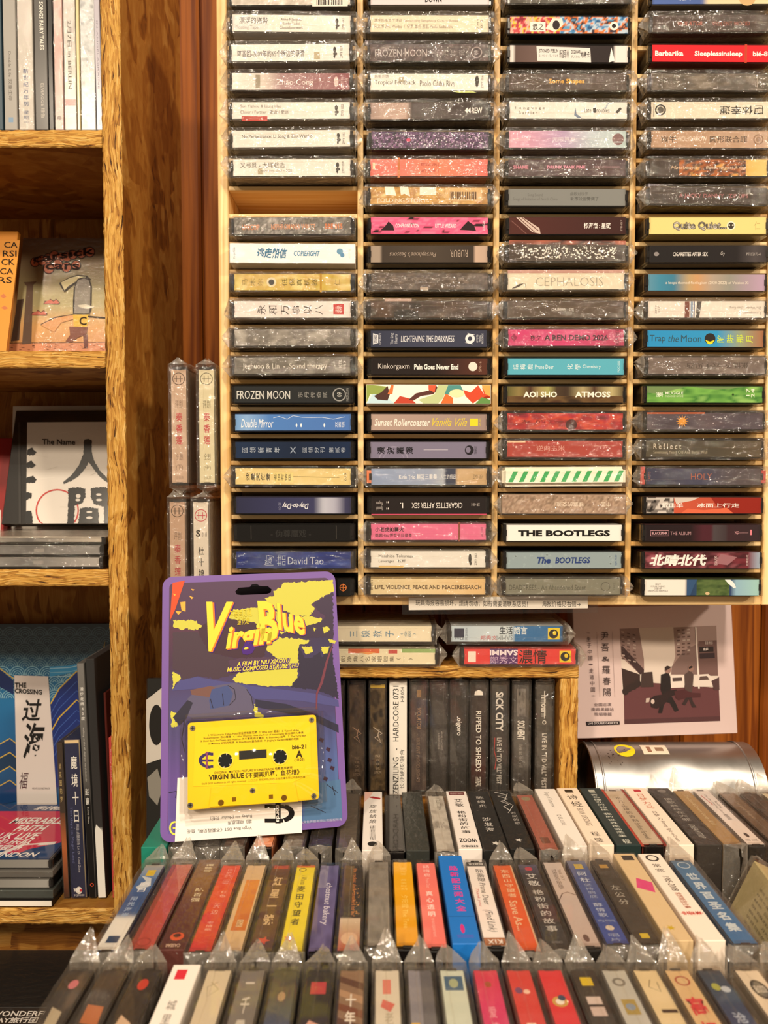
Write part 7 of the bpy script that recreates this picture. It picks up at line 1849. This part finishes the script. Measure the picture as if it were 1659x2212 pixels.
for (xa, xb, h_, ln, dp, desc, g, p, t, wr) in books[::-1]:
    A, B = at(xa, 1945, Yb), at(xb, 1945, Yb)
    w_ = B.x - A.x
    xc = (A.x + B.x) / 2
    lim = (UX0 - 0.0030) if xprev is None else xprev
    if xc + w_ / 2 > lim:
        xc = lim - w_ / 2
    xprev = xc - w_ / 2 - 0.0014
    disc_case(desc + ', lowest shelf' if 'upright' not in desc else desc, (xc, Yb + dp / 2 + (0.010 if 'narrow' in desc else 0), SHELF_TOP[3] + 0.0016 + abs(ln) * w_ / 2), Matrix.Rotation(ln, 3, 'Y') @ ROT_STAND, 'stand', (h_, w_ - 0.0004, dp), g, p, t, 2 if wr else 0, name='slim_book', group='slim spines on the lowest shelf', cat='booklet')

zb = SHELF_TOP[3] + 0.0014
stack = [
    (0.0060, 'e0d8cc', 's', 'black card disc sleeve with white edges under the stack', '1c1a19', 0),
    (0.0072, '3a3f3c', 's', 'dark green-grey wrapped disc sleeve in the lower stack', '4a4f4c', 2),
    (0.0104, '9a9894', 'j', 'clear ribbed disc case in the lower stack', '77746f', 0),
    (0.0062, '55524e', 's', 'slim smoky disc sleeve in the lower stack', '6a6762', 2),
    (0.0104, '8a8884', 'j', 'disc case with a red and navy cover lying on top of the stack', '2b3a5c', 0),
]
XR = xprev - 0.0035
for i, (t_, g, kd, desc, und, wr) in enumerate(stack):
    rt_ = disc_case(desc, (XR - 0.071, 0.704 + 0.0625 - 0.002 * (i == 0), zb), Matrix.Identity(3), 'flat', (0.142, t_, 0.125), [(0, g), (.5, '77756f'), (1, g)] if kd == 'j' else g, (), (), wr, kind=kd, und=und, group='discs on the lowest shelf')
    zb += t_ + 0.0011
    if i == 4:
        ztopcd = zb - 0.0011
        base = Vector((XR - 0.071, 0.704, ztopcd))
        rotf = Matrix(((1, 0, 0), (0, 0, 1), (0, -1, 0)))
        fl = on_plane(base, rotf, 0.0)
        m = MB()
        c_ = Canvas(m, lambda u, v: (u, v), 0.0007)
        c_.rect(-0.066, 0.0645, 0.003, 0.122, '24406a')
        c_.polygon([(-0.066, 0.018), (0.035, 0.018), (0.0645, 0.034), (0.0645, 0.105), (-0.066, 0.105)], 'c2304a')
        c_.polygon([(0.015, 0.012), (0.028, 0.030), (0.060, 0.036), (0.060, 0.030), (0.035, 0.026), (0.028, 0.012)], 'e0d4cc')
        c_.polygon([(0.022, 0.012), (0.032, 0.028), (0.046, 0.030), (0.034, 0.012)], 'c2304a')
        c_.line([(0.035, 0.09), (0.05, 0.07), (0.0645, 0.05)], 0.0008, 'e0905a')
        cvr = obj('cover_print', m, PRINT, rt_, (-0.0 * 0, 0, 0))
        cvr.matrix_parent_inverse = Matrix.Identity(4)
        cvr.matrix_world = Matrix.Translation(base + Vector((0, 0, EYE))) @ rotf.to_4x4()
        tm = MB()
        for (s_, a, b, z_, h_) in (('MISERABLE', -0.006, 0.050, 0.0815, 0.0150), ('FAITH', 0.006, 0.038, 0.064, 0.0140), ('UK LIVE', -0.003, 0.038, 0.0475, 0.0135), ('信仰乐队', -0.010, 0.036, 0.0345, 0.0115), ('英国现场', -0.010, 0.032, 0.0225, 0.0115), ('利物浦', 0.004, 0.052, 0.112, 0.010), ('E LONDON', -0.004, 0.054, 0.0090, 0.0085)):
            text_on(tm, s_, a, b, z_, h_, 'efe6e0', 0.0003, bold=.02, shear=.3)
        lt_ = obj('lettering', tm, PRINT, cvr)

# ---- black boxed record on the bottom board, seen at the lower left
bk = disc_case('glossy black boxed record with white slanted lettering at the lower left', (-0.392, 0.668 + 0.042, -0.4878), Matrix.Identity(3), 'flat', (0.270, 0.0165, 0.084), '0f0f10', (), [('WONDERFUL', .655, .862, .66, .32, 'd8d4ce', 'h', .02, .35), ('DAY旅行团', .645, .81, .28, .34, 'd8d4ce', 'h', .02, .35)], 2, name='boxed_record', cat='record')

# ---- monochrome sleeve leaning behind the blister card
r, mb, base, rot, W, H = panel('record_sleeve', 'black and white sleeve with a dark circle leaning behind the blister card', 'record', ((314, 1486, .722), (480, 1478, .722), (486, 1866, .700), (316, 1866, .700)), 0.004, '1a1917', rest=TABLE_Z)
base = base
fn = on_face(base, rot, 0.0)
cv = Canvas(mb, fn, -0.00002)
cv.polygon([(316, 1512), (349, 1486), (470, 1480), (470, 1615), (345, 1640), (316, 1650)], 'cfc8be')
cv.ell(338, 1566, 16, 44, '15120f')
cv.polygon([(318, 1680), (340, 1660), (352, 1700), (340, 1740), (322, 1720)], '8a857c')
obj('sleeve', mb, GLOSSY, r)
mb = MB(); mb.bbox(-W / 2 - .0008, W / 2 + .0008, -0.0009, 0.0048, 0, H + .0008, 0.0006); obj('clear_sleeve', mb, LID, r)

bpy.data.objects.remove(_ob)
